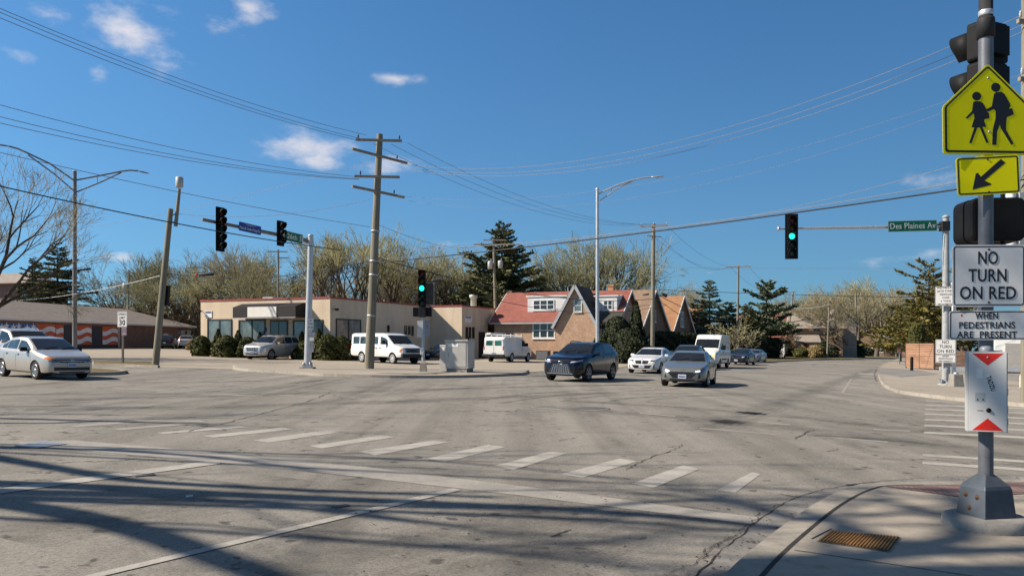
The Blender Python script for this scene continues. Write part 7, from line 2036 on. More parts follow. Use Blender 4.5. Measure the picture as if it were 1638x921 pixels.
def pl(pts, s):
    if s <= pts[0][0]: return pts[0][1]
    for (a, za), (b, zb) in zip(pts[:-1], pts[1:]):
        if s <= b: return za + (zb - za) * (s - a) / max(1e-6, b - a)
    return pts[-1][1]
def smooth_fn(pts, L, w=.09):
    N = 260; xs_ = np.linspace(0, L, N); ys_ = np.array([pl(pts, s) for s in xs_])
    k = max(1, int(w / (L / N))); ker = np.hanning(2 * k + 3)[1:-1]; ker /= ker.sum()
    pad = np.concatenate([2 * ys_[0] - ys_[1:k + 1][::-1], ys_, 2 * ys_[-1] - ys_[-k - 1:-1][::-1]])
    sm = np.convolve(pad, ker, 'valid')
    return lambda s: float(np.interp(s, xs_, sm))
BODY = {
 'sedan': dict(L=4.68, W=1.83, top=[(0, .60), (.05, .72), (.28, .80), (1.2, .96), (1.32, .99), (2.12, 1.35), (2.65, 1.42), (3.3, 1.37), (4.12, 1.09), (4.6, 1.03), (4.68, .82)],
     belt=[(0, .56), (.3, .72), (1.3, .91), (4.1, .99), (4.5, .96), (4.68, .78)], bot=[(0, .26), (.35, .20), (4.2, .2), (4.68, .34)],
     plan=[(0, .60), (.1, .76), (.4, .87), (.9, .915), (3.8, .915), (4.4, .85), (4.68, .68)], roof=.60, cab=(1.28, 2.12, 3.3, 4.12), wh=(.88, 3.58), r=.325, sides=[(1.55, 2.62), (2.70, 3.52), (3.57, 3.85)]),
 'hatch': dict(L=4.45, W=1.72, top=[(0, .66), (.05, .78), (.25, .85), (.95, .99), (1.05, 1.02), (1.95, 1.43), (2.5, 1.49), (3.2, 1.44), (3.95, 1.13), (4.38, 1.08), (4.45, .85)],
     belt=[(0, .62), (.3, .78), (1.1, .95), (4.0, 1.02), (4.45, .8)], bot=[(0, .24), (.3, .2), (4.1, .22), (4.45, .34)],
     plan=[(0, .62), (.1, .74), (.35, .82), (.8, .86), (3.7, .86), (4.2, .80), (4.45, .66)], roof=.60, cab=(1.02, 1.95, 3.2, 3.95), wh=(.88, 3.5), r=.315, sides=[(1.32, 2.32), (2.4, 3.2), (3.25, 3.6)]),
 'lux': dict(L=5.0, W=1.88, top=[(0, .62), (.04, .80), (.2, .86), (1.35, 1.01), (1.45, 1.04), (2.35, 1.42), (2.9, 1.49), (3.6, 1.43), (4.5, 1.13), (4.92, 1.07), (5.0, .85)],
     belt=[(0, .60), (.3, .78), (1.4, .95), (4.4, 1.04), (5.0, .8)], bot=[(0, .24), (.35, .2), (4.6, .22), (5.0, .36)],
     plan=[(0, .66), (.08, .80), (.35, .90), (.9, .94), (4.1, .94), (4.7, .87), (5.0, .72)], roof=.62, cab=(1.42, 2.35, 3.6, 4.5), wh=(.9, 3.88), r=.345, sides=[(1.7, 2.8), (2.88, 3.75), (3.8, 4.1)]),
 'suv': dict(L=4.89, W=1.92, top=[(0, .74), (.04, .97), (.22, 1.04), (1.25, 1.17), (1.35, 1.20), (2.2, 1.62), (2.75, 1.70), (3.85, 1.66), (4.1, 1.60), (4.66, 1.22), (4.84, 1.12), (4.89, .85)],
     belt=[(0, .70), (.3, .93), (1.35, 1.10), (4.4, 1.22), (4.7, 1.14), (4.89, .8)], bot=[(0, .30), (.3, .24), (4.4, .26), (4.89, .42)],
     plan=[(0, .66), (.1, .80), (.35, .90), (.8, .955), (4.0, .955), (4.6, .89), (4.89, .74)], roof=.66, cab=(1.32, 2.2, 3.95, 4.66), wh=(.92, 3.77), r=.375, sides=[(1.62, 2.75), (2.83, 3.72), (3.78, 4.3)]),
 'crossover': dict(L=5.13, W=2.0, top=[(0, .76), (.05, .98), (.25, 1.06), (1.15, 1.20), (1.25, 1.23), (2.1, 1.72), (2.7, 1.81), (4.3, 1.78), (4.6, 1.70), (4.98, 1.25), (5.09, 1.1), (5.13, .9)],
     belt=[(0, .72), (.3, .96), (1.3, 1.12), (4.8, 1.24), (5.13, .85)], bot=[(0, .30), (.3, .25), (4.6, .27), (5.13, .42)],
     plan=[(0, .66), (.1, .82), (.35, .92), (.8, .99), (4.3, .99), (4.9, .92), (5.13, .80)], roof=.70, cab=(1.22, 2.1, 4.55, 4.98), wh=(1.0, 4.02), r=.385, sides=[(1.55, 2.75), (2.84, 3.75), (3.82, 4.65)]),
 'van': dict(L=5.9, W=2.02, top=[(0, .95), (.05, 1.10), (.15, 1.16), (.85, 1.30), (.95, 1.34), (1.75, 1.98), (2.2, 2.09), (5.6, 2.07), (5.82, 1.98), (5.9, 1.85)],
     belt=[(0, .92), (.3, 1.10), (1.0, 1.24), (5.6, 1.24), (5.9, 1.22)], bot=[(0, .46), (.3, .42), (5.5, .42), (5.9, .5)],
     plan=[(0, .84), (.1, .93), (.3, .98), (.7, 1.01), (5.4, 1.01), (5.8, .97), (5.9, .90)], roof=.86, cab=(.92, 1.75, 5.75, 5.86), wh=(.95, 4.45), r=.375, sides=[]),
 'tallvan': dict(L=5.6, W=2.06, top=[(0, .98), (.05, 1.16), (.15, 1.22), (.75, 1.42), (.85, 1.48), (1.55, 2.18), (1.9, 2.46), (2.2, 2.52), (5.4, 2.52), (5.56, 2.46), (5.6, 2.35)],
     belt=[(0, .95), (.3, 1.12), (.9, 1.36), (5.3, 1.36), (5.6, 1.34)], bot=[(0, .34), (.3, .30), (5.2, .34), (5.6, .42)],
     plan=[(0, .82), (.1, .93), (.35, 1.0), (.7, 1.03), (5.2, 1.03), (5.55, 1.0), (5.6, .95)], roof=.88, cab=(.82, 1.55, 5.5, 5.58), wh=(.95, 4.25), r=.355, sides=[]),
}
class Car:
    def __init__(s, name, label, cat, loc, h, kind, paint, wheel='alloy', group=None, spokes=5, under='blackrub'):
        b = BODY[kind]; s.b = b; L = b['L']; s.L = L
        s.T = smooth_fn(b['top'], L, .10); s.B = smooth_fn(b['belt'], L, .12); s.Z = smooth_fn(b['bot'], L, .1); s.P = smooth_fn(b['plan'], L, .10)
        c0, c1, c2, c3 = b['cab']; roof = b['roof']
        def wt(q):
            p = s.P(q)
            a = p - .10
            if q <= c0: return a
            if q < c1: return a + (roof + .03 - a) * ((q - c0) / (c1 - c0)) ** .85
            if q <= c2: return roof + .03 * math.sin((q - c1) / (c2 - c1) * math.pi) + .03
            if q < c3: return (roof + .03) + (p - .1 - roof - .03) * ((q - c2) / (c3 - c2)) ** 1.2
            return a
        s.WT = smooth_fn([(q, wt(q)) for q in np.linspace(0, L, 90)], L, .10)
        s.root = thing(name, label, cat, loc, heading(h), group)
        # follow the fall of the road: roll and pitch with it
        hx, hy = Vector((h[0], h[1])).normalized()
        nrm = Vector((-SLOPE, 0, 1)).normalized(); fx = Vector((hx, hy, SLOPE * hx)).normalized(); fy = nrm.cross(fx)
        s.root.rotation_euler = Matrix((fx, fy, nrm)).transposed().to_euler()
        N = 72; st = np.concatenate([[0, .012, .03, .06, .1, .15], np.linspace(.22, L - .22, N), [L - .15, L - .1, L - .06, L - .03, L - .012, L]])
        ringn = None; vs = []; fs = []
        for q in st:
            T, B, Z, P, WTq = s.T(q), s.B(q), s.Z(q), s.P(q), s.WT(q)
            B = min(B, T - .03); m = (Z + B) / 2
            half = [(0, Z), (P * .80, Z), (P * .95, Z + .05), (P * .985, Z + .14), (P, m), (P * .992, B - .10), (P * .965, B - .02), (P * .94, B + .01),
                    (WTq + (P * .94 - WTq) * .5, B + .01 + (T - B) * .46), (WTq, T - (.055 if T - B > .12 else .02)), (WTq * .94, T - .018), (WTq * .7, T - .004), (0, T)]
            ring_ = [(y, z) for y, z in half] + [(-y, z) for y, z in half[-2:0:-1]]
            ringn = len(ring_)
            vs += [(L / 2 - q, y, z) for y, z in ring_]
        n_ = len(st)
        fs = [(i * ringn + k, i * ringn + (k + 1) % ringn, (i + 1) * ringn + (k + 1) % ringn, (i + 1) * ringn + k) for i in range(n_ - 1) for k in range(ringn)]
        def cap(i):
            hn = ringn // 2; o = i * ringn; out = []
            for k in range(hn):      # strips across
                a, b_ = k, k + 1; c, d = (ringn - b_) % ringn, (ringn - a) % ringn
                f = [o + a, o + b_, o + c, o + d]; g = []
                for v in f:
                    if v not in g: g.append(v)
                if len(g) > 2: out.append(tuple(g))
            return out
        fs += cap(0) + cap(n_ - 1)
        me = bpy.data.meshes.new('body'); me.from_pydata(vs, [], fs)
        bm = bmesh.new(); bm.from_mesh(me); bmesh.ops.recalc_face_normals(bm, faces=bm.faces); bm.to_mesh(me)
        s.bvh = BVHTree.FromBMesh(bm); bm.free()
        # wheel arches cut out of the shell
        r = b['r']; Rw = r * 1.14; cut = MB()
        for w in b['wh']:
            for sg in (-1, 1):
                y1 = sg * (s.P(w) + .25); y0 = sg * (s.P(w) - .36); x = L / 2 - w
                cut.tube([(x, y0, r), (x, y1, r)], Rw, 28, smooth=False)
        co = cut.build('cut', M['blackrub'])
        tmp = bpy.data.objects.new('tmp', me); COL.objects.link(tmp)
        md = tmp.modifiers.new('b', 'BOOLEAN'); md.operation = 'DIFFERENCE'; md.solver = 'EXACT'; md.object = co
        dg = bpy.context.evaluated_depsgraph_get(); dg.update()
        body = bpy.data.meshes.new_from_object(tmp.evaluated_get(dg))
        bpy.data.objects.remove(tmp); cm = co.data; bpy.data.objects.remove(co)
        body.materials.clear(); body.materials.append(CP[paint]); body.materials.append(M['blackrub'])
        for p in body.polygons:
            p.use_smooth = True; p.material_index = 0
            inside = False
            for w in b['wh']:
                x = L / 2 - w
                if all(math.hypot(body.vertices[v].co.x - x, body.vertices[v].co.z - r) < Rw * 1.012 for v in p.vertices): inside = True
            if inside or p.normal.z < -.8: p.material_index = 1
        body.set_sharp_from_angle(angle=R(38))
        body.name = 'body'
        s.body = bpy.data.objects.new('body', body); COL.objects.link(s.body); s.body.parent = s.root
        s.paint = paint
        for w in b['wh']:
            for sg in (-1, 1): s.wheel(L / 2 - w, sg * (s.P(w) - .115), r, sg, wheel, spokes)
    def wheel(s, x, y, r, sg, mat, spokes):
        ax = Matrix.Translation((x, y, r)) @ Matrix.Rotation(R(-90 * sg), 4, 'X')
        mb = MB(); mb.lathe([(r * .66, -.1), (r * .90, -.11), (r * .985, -.085), (r, -.03), (r, .05), (r * .985, .09), (r * .92, .105), (r * .70, .10), (r * .66, .08), (r * .66, -.1)], 30, axis=ax)
        w = mb.build('wheel', M['tyre'], s.root)
        mb = MB(); mb.lathe([(0, .02), (r * .66, .02)], 24, axis=ax); mb.build('hub_well', M['black'], w)
        mb = MB(); mb.lathe([(r * .60, .05), (r * .60, .095), (r * .665, .10), (r * .675, .06)], 28, axis=ax)
        for k in range(spokes):
            a = 2 * math.pi * k / spokes + .3
            rot = ax.to_3x3() @ Matrix.Rotation(a, 3, 'Z')
            c = ax @ Vector((math.cos(a) * r * .34, math.sin(a) * r * .34, .07)); mb.box(c, (r * .58, r * (.9 / spokes if spokes > 6 else .17), .03), rot)
        mb.lathe([(r * .17, .05), (r * .16, .09), (0, .095)], 14, axis=ax)
        mb.build('rim', M[mat], w)
    def hit(s, kind, a, b, side=1):
        if kind == 'side': o, d = Vector((a, 3 * side, b)), Vector((0, -side, 0))
        elif kind == 'front': o, d = Vector((6, a, b)), Vector((-1, 0, 0))
        elif kind == 'rear': o, d = Vector((-6, a, b)), Vector((1, 0, 0))
        else: o, d = Vector((a, b, 6)), Vector((0, 0, -1))
        h = s.bvh.ray_cast(o, d)
        return (h[0], d) if h[0] is not None else (None, d)
    def panel(s, name, mat, kind, rows, off=.006, side=1, parent=None, depth=.014):
        """a thin shell laid on the body: rows of (a, b) points seen along one axis"""
        g = []
        for row in rows:
            line = []
            for (a, b) in row:
                p, d = s.hit(kind, a, b, side)
                if p is None:
                    p = g[-1][len(line)][0] if g else (line[-1][0] if line else None)
                    if p is None: return None
                    line.append((p, d)); continue
                line.append((p, d))
            g.append(line)
        m, n_ = len(g), len(g[0]); vs = []; fs = []
        for line in g: vs += [p - d * off for p, d in line]
        for line in g: vs += [p + d * depth for p, d in line]
        N = m * n_
        for i in range(m - 1):
            for k in range(n_ - 1): fs.append((i * n_ + k, i * n_ + k + 1, (i + 1) * n_ + k + 1, (i + 1) * n_ + k))
        bd = [(0, k) for k in range(n_)] + [(i, n_ - 1) for i in range(1, m)] + [(m - 1, k) for k in range(n_ - 2, -1, -1)] + [(i, 0) for i in range(m - 2, 0, -1)]
        ids = [i * n_ + k for i, k in bd]
        for a, b in zip(ids, ids[1:] + ids[:1]): fs.append((a, b, N + b, N + a))
        mb = MB(); mb.add(vs, fs, 0, False); o = mb.build(name, M[mat] if isinstance(mat, str) else mat, parent or s.root)
        for p in o.data.polygons: p.use_smooth = True
        o.data.set_sharp_from_angle(angle=R(40))
        return o
    def quadp(s, name, mat, kind, bl, br, tr, tl, n_=6, m=3, **kw):
        rows = []
        for i in range(m + 1):
            f = i / m; rows.append([(( bl[0] * (1 - k / n_) + br[0] * k / n_) * (1 - f) + (tl[0] * (1 - k / n_) + tr[0] * k / n_) * f, (bl[1] * (1 - k / n_) + br[1] * k / n_) * (1 - f) + (tl[1] * (1 - k / n_) + tr[1] * k / n_) * f) for k in range(n_ + 1)])
        return s.panel(name, mat, kind, rows, **kw)
    def X(s, q): return s.L / 2 - q
    def windshield(s, mat='carglass', rear=True, lo=.06, hi=.05):
        c0, c1, c2, c3 = s.b['cab']
        def top(q0, q1, nm):
            rows = []
            for i in range(9):
                q = q0 + (q1 - q0) * i / 8; w = s.WT(q) - .065
                rows.append([(s.X(q), -w + 2 * w * k / 8) for k in range(9)])
            return s.panel(nm, mat, 'top', rows, off=.006)
        top(c0 + lo, c1 - hi, 'windshield')
        if rear: top(c2 + .06, c3 - .06, 'rear_window')
    def sidewins(s, segs=None, mat='carglass_side', lo=.045, hi=.12):
        for (a, b) in (segs if segs is not None else s.b['sides']):
            for sd in (1, -1):
                n_ = 10; bot = []; tp = []
                for k in range(n_ + 1):
                    q = a + (b - a) * k / n_; zb = s.B(q) + lo; zt = max(zb + .012, s.T(q) - hi)
                    bot.append((s.X(q), zb)); tp.append((s.X(q), zt))
                rows = [[(x0, z0 + (z1 - z0) * f) for (x0, z0), (x1, z1) in zip(bot, tp)] for f in (0, .33, .66, 1)]
                s.panel('side_window', mat, 'side', rows, side=sd)
    def seams(s, qs, z0=None):
        for q in qs:
            for sd in (1, -1):
                zb = s.Z(q) + .12; zt = s.B(q) - .02
                s.panel('door_seam', 'seam', 'side', [[(s.X(q) - .006, zb + (zt - zb) * k / 6) for k in range(7)], [(s.X(q) + .006, zb + (zt - zb) * k / 6) for k in range(7)]], side=sd, off=.002, depth=.01)
    def handles(s, qs, mat=None, z=None):
        for q in qs:
            for sd in (1, -1):
                zz = z or s.B(q) - .12
                p, d = s.hit('side', s.X(q), zz, sd)
                mb = MB(); mb.box(p - d * .02, (.19, .035, .035)); mb.build('door_handle', mat or CP[s.paint], s.root, bevel=.008)
    def mirrors(s, q, z=None, mat=None, size=(.12, .22, .15), out=.0):
        for sd in (1, -1):
            zz = z or s.B(q) + .07
            p, d = s.hit('side', s.X(q), zz, sd)
            mb = MB(); mb.box(p - d * (.16 + out), size); o = mb.build('mirror', mat or CP[s.paint], s.root, bevel=.035)
            mb = MB(); mb.bar(p + d * .03 - Vector((0, 0, .03)), p - d * (.12 + out) - Vector((0, 0, .03)), .05, .04); mb.build('mirror_arm', M['black'], o)
    def mirror_quads(s, name, mat, kind, pts, **kw):
        bl, br, tr, tl = pts
        s.quadp(name, mat, kind, bl, br, tr, tl, **kw)
        f = lambda p: (-p[0], p[1]); s.quadp(name, mat, kind, f(br), f(bl), f(tl), f(tr), **kw)
    def wrap_lamp(s, name, mat, q0, q1, z0, z1, z0b=None, z1b=None):
        for sd in (1, -1):
            n_ = 6; rows = []
            for f in (0, .5, 1):
                row = []
                for k in range(n_ + 1):
                    q = q0 + (q1 - q0) * k / n_; a = z0 + ((z0b if z0b is not None else z0) - z0) * k / n_; b = z1 + ((z1b if z1b is not None else z1) - z1) * k / n_
                    row.append((s.X(q), a + (b - a) * f))
                rows.append(row)
            s.panel(name, mat, 'side', rows, side=sd)
    def plate(s, kind, z, w=.31, h=.16, mat='plate'):
        p, d = s.hit(kind, 0, z)
        mb = MB(); mb.box(p - d * .02, (.02, w, h)); o = mb.build('number_plate', M[mat], s.root)
        mb = MB()
        for k in range(6): mb.box(p - d * .032 + Vector((0, -.11 + .044 * k, -.005)), (.004, .026, .07))
        mb.build('plate_marks', M['sign_blue'], o)
    def emblem(s, z, rx=.07, rz=.05, mat='chrome'):
        p, d = s.hit('front', 0, z); mb = MB()
        mb.tube([p - d * .014 + Vector((0, rx * math.cos(a), rz * math.sin(a))) for a in [6.283 * k / 16 for k in range(17)]], .010, 6, cap=False); mb.build('emblem', M[mat], s.root)
    def strip_box(s, name, mat, c, size, **kw):
        mb = MB(); mb.box(c, size); return mb.build(name, M[mat] if isinstance(mat, str) else mat, s.root, **kw)
    def wipers(s):
        c0 = s.b['cab'][0]; mb = MB()
        for y in (-.45, .15):
            a = s.hit('top', s.X(c0 + .10), y)[0]; b = s.hit('top', s.X(c0 + .22), y + .5)[0]
            if a and b: mb.bar(a + Vector((0, 0, .03)), b + Vector((0, 0, .03)), .02, .015)
        mb.build('wiper', M['black'], s.root)
    def rails(s, mat='chrome'):
        c0, c1, c2, c3 = s.b['cab']
        for sd in (1, -1):
            mb = MB(); pts = []
            for k in range(9):
                q = c1 + .25 + (c2 - c1 - .35) * k / 8; p = s.hit('top', s.X(q), sd * (s.WT(q) - .06))[0]
                pts.append(p + Vector((0, 0, .05 if 0 < k < 8 else .0)))
            mb.tube(pts, .018, 6); mb.build('roof_rail', M[mat], s.root)
def cloc(px, d): return gd(px, d, .004)

# silver sedan at the left edge
HV = -V
HF_ = Vector((.86, -.51))
c = Car('sedan', 'silver sedan with black mirror crossing at the left edge', 'car', Vector((-17.1, 29.2, gz(-17.1) + .004)), HV, 'hatch', 'champagne', spokes=9)
c.windshield(); c.sidewins(mat='carglass_side'); c.seams((1.2, 2.36, 3.3)); c.handles((2.2, 3.1)); c.mirrors(1.55, mat=M['black']); c.wipers()
c.quadp('grille', 'grille', 'front', (-.42, .60), (.42, .60), (.47, .70), (-.47, .70)); c.quadp('grille_bar', 'chrome', 'front', (-.44, .645), (.44, .645), (.45, .668), (-.45, .668), off=.014)
c.quadp('lower_grille', 'grille', 'front', (-.6, .33), (.6, .33), (.6, .44), (-.6, .44)); c.emblem(.66, .06, .03)
c.mirror_quads('headlamp', 'lamp_dark', 'front', ((.46, .60), (.72, .62), (.76, .74), (.48, .71))); c.wrap_lamp('turn_lamp', 'lamp_amber', .10, .34, .68, .77, .74, .81)
c.plate('front', .52); c.wrap_lamp('tail_lamp', 'tail_red', 4.1, 4.36, .78, .98); c.quadp('bumper_lip', 'blackrub', 'front', (-.6, .25), (.6, .25), (.62, .29), (-.62, .29))
# pale minivan beyond it
c = Car('minivan', 'pale silver wagon half hidden behind the sedan at the left edge', 'car', Vector((-22.9, 37.4, gz(-22.9))), (.809, -.588), 'crossover', 'champagne')
c.windshield(); c.sidewins(mat='carglass'); c.seams((1.4, 2.8, 3.8)); c.handles((2.6, 3.6)); c.mirrors(1.75); c.rails('chrome'); c.wipers()
c.quadp('grille', 'grille', 'front', (-.45, .66), (.45, .66), (.5, .86), (-.5, .86)); c.mirror_quads('headlamp', 'lamp_clear', 'front', ((.5, .72), (.78, .74), (.8, .9), (.5, .86))); c.plate('front', .5)
# parked cars at the mural building
c = Car('suv', 'dark suv parked tail out beside the mural building', 'car', cloc(268, 99), (-.25, .97), 'suv', 'black')
c.windshield(); c.sidewins(); c.wrap_lamp('tail_lamp', 'tail_red', 4.55, 4.82, .9, 1.2); c.plate('rear', .75); c.mirrors(1.7)
c.mirror_quads('tail_lamp', 'tail_red', 'rear', ((.5, .95), (.68, .95), (.68, 1.12), (.5, 1.12)))
c = Car('suv', 'pale wagon parked at the corner of the mural building', 'car', cloc(299, 104), (-.3, .95), 'suv', 'silver')
c.windshield(); c.sidewins(); c.mirror_quads('tail_lamp', 'tail_red', 'rear', ((.5, .95), (.68, .95), (.68, 1.2), (.5, 1.2))); c.mirrors(1.7)
# silver suv in front of the awning
c = Car('suv', 'silver suv with chrome grille parked in front of the awning building', 'car', cloc(436, 60.2), (-.30, -.954), 'crossover', 'silver', spokes=7)
c.windshield(); c.sidewins(mat='carglass'); c.seams((1.4, 2.8, 3.8)); c.handles((2.6, 3.6), M['chrome']); c.mirrors(1.75); c.rails('chrome'); c.wipers()
c.quadp('grille', 'grille', 'front', (-.42, .62), (.42, .62), (.55, .90), (-.55, .90)); 
for y in (-.4, -.28, -.14, 0, .14, .28, .4): c.quadp('grille_slat', 'chrome', 'front', (y - .015, .64), (y + .015, .64), (y * 1.15 + .015, .88), (y * 1.15 - .015, .88), off=.02, n_=1, m=3)
c.mirror_quads('headlamp', 'lamp_clear', 'front', ((.5, .78), (.74, .80), (.8, .93), (.56, .90))); c.wrap_lamp('headlamp', 'lamp_clear', .1, .5, .84, .95, .94, 1.0)
c.quadp('lower_grille', 'grille', 'front', (-.5, .38), (.5, .38), (.5, .48), (-.5, .48)); c.mirror_quads('fog_lamp', 'chrome', 'front', ((.55, .42), (.72, .44), (.74, .52), (.55, .50))); c.plate('front', .55); c.wrap_lamp('tail_lamp', 'tail_red', 4.75, 5.0, .95, 1.2)
# white passenger van
c = Car('passenger_van', 'long white passenger van with dented side door by the big utility pole', 'van', cloc(617, 56.2), (.72, -.69), 'van', 'white', 'steel_white', spokes=8)
c.windshield(rear=False); 
for (a, b) in ((1.55, 2.35), (2.62, 3.12), (3.2, 3.75), (3.95, 4.7), (4.8, 5.55)): c.sidewins([(a, b)], hi=.26, lo=.07)
c.seams((1.35, 2.45, 3.17, 3.85)); c.handles((2.3, 2.75), M['black'], 1.05); c.mirrors(1.75, 1.45, M['black'], (.14, .24, .28), .05); c.wipers()
c.quadp('grille', 'grille', 'front', (-.62, .78), (.62, .78), (.62, 1.06), (-.62, 1.06)); c.mirror_quads('headlamp', 'lamp_clear', 'front', ((.62, .80), (.84, .80), (.84, 1.04), (.62, 1.04))); c.wrap_lamp('turn_lamp', 'lamp_amber', .06, .22, .82, 1.04)
c.strip_box('front_bumper', 'darkgrey', (2.95, 0, .58), (.2, 1.86, .26), bevel=.03); c.strip_box('rear_bumper', 'darkgrey', (-3.0, 0, .55), (.2, 1.9, .2), bevel=.03)
c.quadp('door_dent', pm('dented_panel', (.55, .545, .53), .5, 0, .12, 2), 'side', (c.X(2.55), .62), (c.X(3.05), .62), (c.X(2.65), 1.08), (c.X(2.75), 1.08), side=-1); c.plate('front', .62)
c.wrap_lamp('tail_lamp', 'tail_red', 5.72, 5.86, .95, 1.3)
# dark car behind the pedestal
c = Car('sedan', 'dark sedan parked in the shade behind the pedestal signal', 'car', cloc(712, 70), (-.55, -.83), 'sedan', 'black')
c.windshield(); c.sidewins(); c.mirrors(1.6); c.mirror_quads('headlamp', 'lamp_dark', 'front', ((.5, .62), (.72, .64), (.76, .74), (.5, .71))); c.plate('front', .45)
# white cargo van with rack, tail to us
c = Car('cargo_van', 'white cargo van with roof rack and green rear windows, tail to the road', 'van', cloc(813, 67), (.40, .917), 'van', 'white', 'steel_white', spokes=8)
c.windshield(rear=False); c.sidewins([(1.5, 2.3)], hi=.26, lo=.07); c.seams((1.35, 2.45, 3.9)); c.mirrors(1.75, 1.45, M['black'], (.14, .24, .28), .05)
c.mirror_quads('rear_window', 'carglass_green', 'rear', ((.10, 1.34), (.70, 1.34), (.66, 1.74), (.10, 1.74))); c.mirror_quads('tail_lamp', 'tail_red', 'rear', ((.80, .98), (.88, .98), (.88, 1.28), (.80, 1.28))); c.quadp('door_seam', 'seam', 'rear', (-.01, .6), (.01, .6), (.01, 1.8), (-.01, 1.8), n_=1, off=.003)
c.strip_box('rear_bumper', 'darkgrey', (-3.0, 0, .55), (.24, 1.92, .2), bevel=.03); c.plate('rear', .72, mat='plate'); c.handles((2.3,), M['black'], 1.05)
for q in (2.3, 3.4, 4.5, 5.6):
    mb = MB(); mb.bar((c.X(q), -.86, 2.2), (c.X(q), .86, 2.2), .05, .04)
    for y in (-.86, .86): mb.bar((c.X(q), y, 2.02), (c.X(q), y, 2.34), .04, .04)
    mb.build('rack_bar', M['white_paint'], c.root)
mb = MB(); mb.box((-1.5, .55, 2.3), (2.6, .34, .14)); mb.build('rack_tube', M['white_paint'], c.root)
# dark navy suv turning in the junction
c = Car('suv', 'dark navy suv with wide mesh grille driving through the junction', 'car', cloc(932, 36.0), (-.47, -.88), 'suv', 'navy', 'alloy_dark', spokes=5)
c.windshield(); c.sidewins(mat='carglass_side'); c.seams((1.4, 2.8, 3.75)); c.handles((2.65, 3.6)); c.mirrors(1.72); c.wipers(); c.rails('black')
c.quadp('grille', 'alloy_dark', 'front', (-.50, .38), (.50, .38), (.36, .74), (-.36, .74), m=6)
for k in range(9):
    y = -.46 + .92 * k / 8; c.quadp('grille_slat', 'grille', 'front', (y - .022, .385), (y + .022, .385), (y * .72 + .018, .735), (y * .72 - .018, .735), off=.012, n_=1, m=4)
c.quadp('grille_frame', 'chrome', 'front', (-.58, .33), (.58, .33), (.57, .36), (-.57, .36), off=.012); c.mirror_quads('side_intake', 'grille', 'front', ((.60, .42), (.72, .44), (.72, .66), (.66, .66)))
c.mirror_quads('headlamp', 'lamp_clear', 'front', ((.44, .80), (.74, .84), (.76, .89), (.50, .865))); c.wrap_lamp('headlamp', 'lamp_clear', .12, .38, .84, .89, .90, .94); c.emblem(.80, .09, .06); c.wrap_lamp('tail_lamp', 'tail_red', 4.62, 4.86, 1.0, 1.08)
c.quadp('lower_lip', 'blackrub', 'front', (-.64, .28), (.64, .28), (.64, .32), (-.64, .32))
# white sedan
c = Car('sedan', 'white sedan with twin kidney shaped black grille behind the grey sedan', 'car', cloc(1043, 47.6), (-.40, -.917), 'lux', 'white', spokes=10)
c.windshield(); c.sidewins(); c.seams((1.5, 2.85, 3.75)); c.handles((2.7, 3.6)); c.mirrors(1.8); c.wipers()
c.mirror_quads('grille', 'grille', 'front', ((.03, .55), (.34, .57), (.40, .74), (.03, .76))); c.mirror_quads('headlamp', 'lamp_dark', 'front', ((.48, .68), (.72, .70), (.78, .79), (.50, .78)))
c.quadp('lower_grille', 'grille', 'front', (-.42, .30), (.42, .30), (.58, .48), (-.58, .48)); c.mirror_quads('side_intake', 'grille', 'front', ((.64, .32), (.74, .34), (.72, .50), (.68, .50))); c.plate('front', .42, mat='sign_white'); c.emblem(.82, .03, .03)
# grey sedan in front
c = Car('sedan', 'grey sedan with lit headlamps leading the oncoming lane', 'car', cloc(1103.5, 33.3), (-.34, -.94), 'sedan', 'grey', spokes=5)
c.windshield(); c.sidewins(); c.seams((1.4, 2.66, 3.5)); c.handles((2.5, 3.4)); c.mirrors(1.7); c.wipers()
c.quadp('grille', 'grille', 'front', (-.36, .36), (.36, .36), (.60, .60), (-.60, .60), m=5); c.quadp('lower_grille', 'grille', 'front', (-.5, .27), (.5, .27), (.46, .33), (-.46, .33)); c.mirror_quads('headlamp', 'lamp_lit', 'front', ((.50, .60), (.66, .63), (.67, .67), (.52, .65))); c.wrap_lamp('headlamp', 'lamp_dark', .08, .34, .63, .68, .71, .76)
c.mirror_quads('side_intake', 'grille', 'front', ((.60, .36), (.70, .38), (.66, .54), (.64, .54))); c.plate('front', .42); c.quadp('badge', 'chrome', 'front', (-.11, .675), (.11, .675), (.11, .695), (-.11, .695), off=.012); c.wrap_lamp('tail_lamp', 'tail_red', 4.4, 4.62, .8, .9)
# dark suv behind it
c = Car('suv', 'dark grey suv mostly hidden behind the grey sedan', 'car', cloc(1101, 56), (-.40, -.917), 'suv', 'darkgrey')
c.windshield(); c.sidewins(); c.mirrors(1.72); c.rails('black'); c.quadp('grille', 'grille', 'front', (-.5, .5), (.5, .5), (.5, .8), (-.5, .8)); c.mirror_quads('headlamp', 'lamp_clear', 'front', ((.5, .78), (.74, .8), (.76, .9), (.52, .87))); c.plate('front', .45)
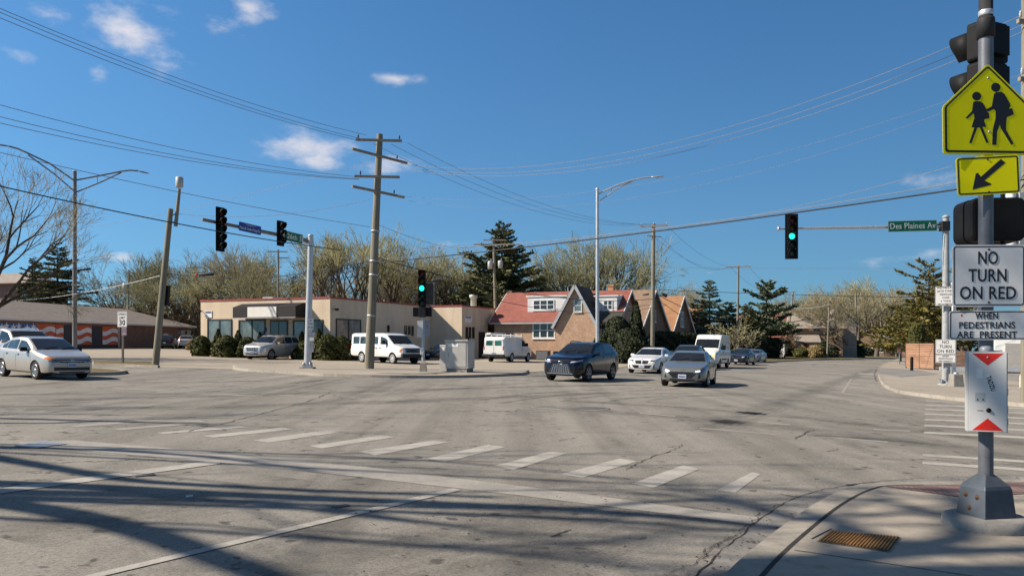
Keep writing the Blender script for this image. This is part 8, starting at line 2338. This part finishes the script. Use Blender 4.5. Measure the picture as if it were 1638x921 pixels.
# white high roof van
c = Car('high_roof_van', 'white high roof delivery van in the oncoming queue', 'van', cloc(1137.5, 61.5), (-.42, -.907), 'tallvan', 'white', 'alloy_dark', spokes=6)
c.windshield(rear=False, hi=.02); c.sidewins([(1.25, 2.15)], hi=.62, lo=.03); c.seams((1.05, 2.25, 3.4)); c.mirrors(1.25, 1.55, M['black'], (.16, .24, .36), .1); c.wipers(); c.handles((2.1,), M['black'], 1.2)
c.quadp('grille', 'grille', 'front', (-.55, .62), (.55, .62), (.5, .98), (-.5, .98)); c.quadp('bumper', 'darkgrey', 'front', (-.8, .36), (.8, .36), (.8, .58), (-.8, .58)); c.mirror_quads('headlamp', 'lamp_orange', 'front', ((.58, .88), (.78, .92), (.80, 1.08), (.62, 1.04))); c.wrap_lamp('headlamp', 'lamp_clear', .1, .45, .92, 1.1, 1.05, 1.2); c.plate('front', .5)
c.quadp('side_moulding', 'darkgrey', 'side', (c.X(1.5), .62), (c.X(3.6), .62), (c.X(3.6), .72), (c.X(1.5), .72), side=1, n_=10)
# two sedans behind the van
c = Car('sedan', 'black sedan behind the white high roof van', 'car', cloc(1186, 74.5), (-.46, -.89), 'lux', 'black', spokes=10)
c.windshield(); c.sidewins(); c.mirrors(1.8); c.mirror_quads('headlamp', 'lamp_clear', 'front', ((.5, .66), (.74, .68), (.78, .8), (.52, .78))); c.quadp('grille', 'grille', 'front', (-.4, .5), (.4, .5), (.44, .72), (-.44, .72)); c.plate('front', .42); c.seams((1.5, 2.85))
c = Car('sedan', 'silver blue sedan last in the oncoming queue', 'car', cloc(1207, 86), (-.50, -.87), 'sedan', 'bluegrey', spokes=7)
c.windshield(); c.sidewins(); c.mirrors(1.7); c.mirror_quads('headlamp', 'lamp_clear', 'front', ((.5, .62), (.72, .64), (.76, .74), (.5, .71))); c.quadp('grille', 'grille', 'front', (-.36, .4), (.36, .4), (.5, .6), (-.5, .6)); c.plate('front', .42); c.seams((1.4, 2.66))
# white pickup top behind the near control box
c = Car('suv', 'white suv parked behind the near post at the garage', 'car', gd(1584, 60, .14), (-.53, -.85), 'suv', 'white')
c.windshield(); c.sidewins(); c.mirrors(1.75); c.quadp('grille', 'grille', 'front', (-.5, .6), (.5, .6), (.5, .86), (-.5, .86)); c.mirror_quads('headlamp', 'lamp_clear', 'front', ((.5, .74), (.76, .76), (.8, .92), (.52, .88))); c.plate('front', .5)
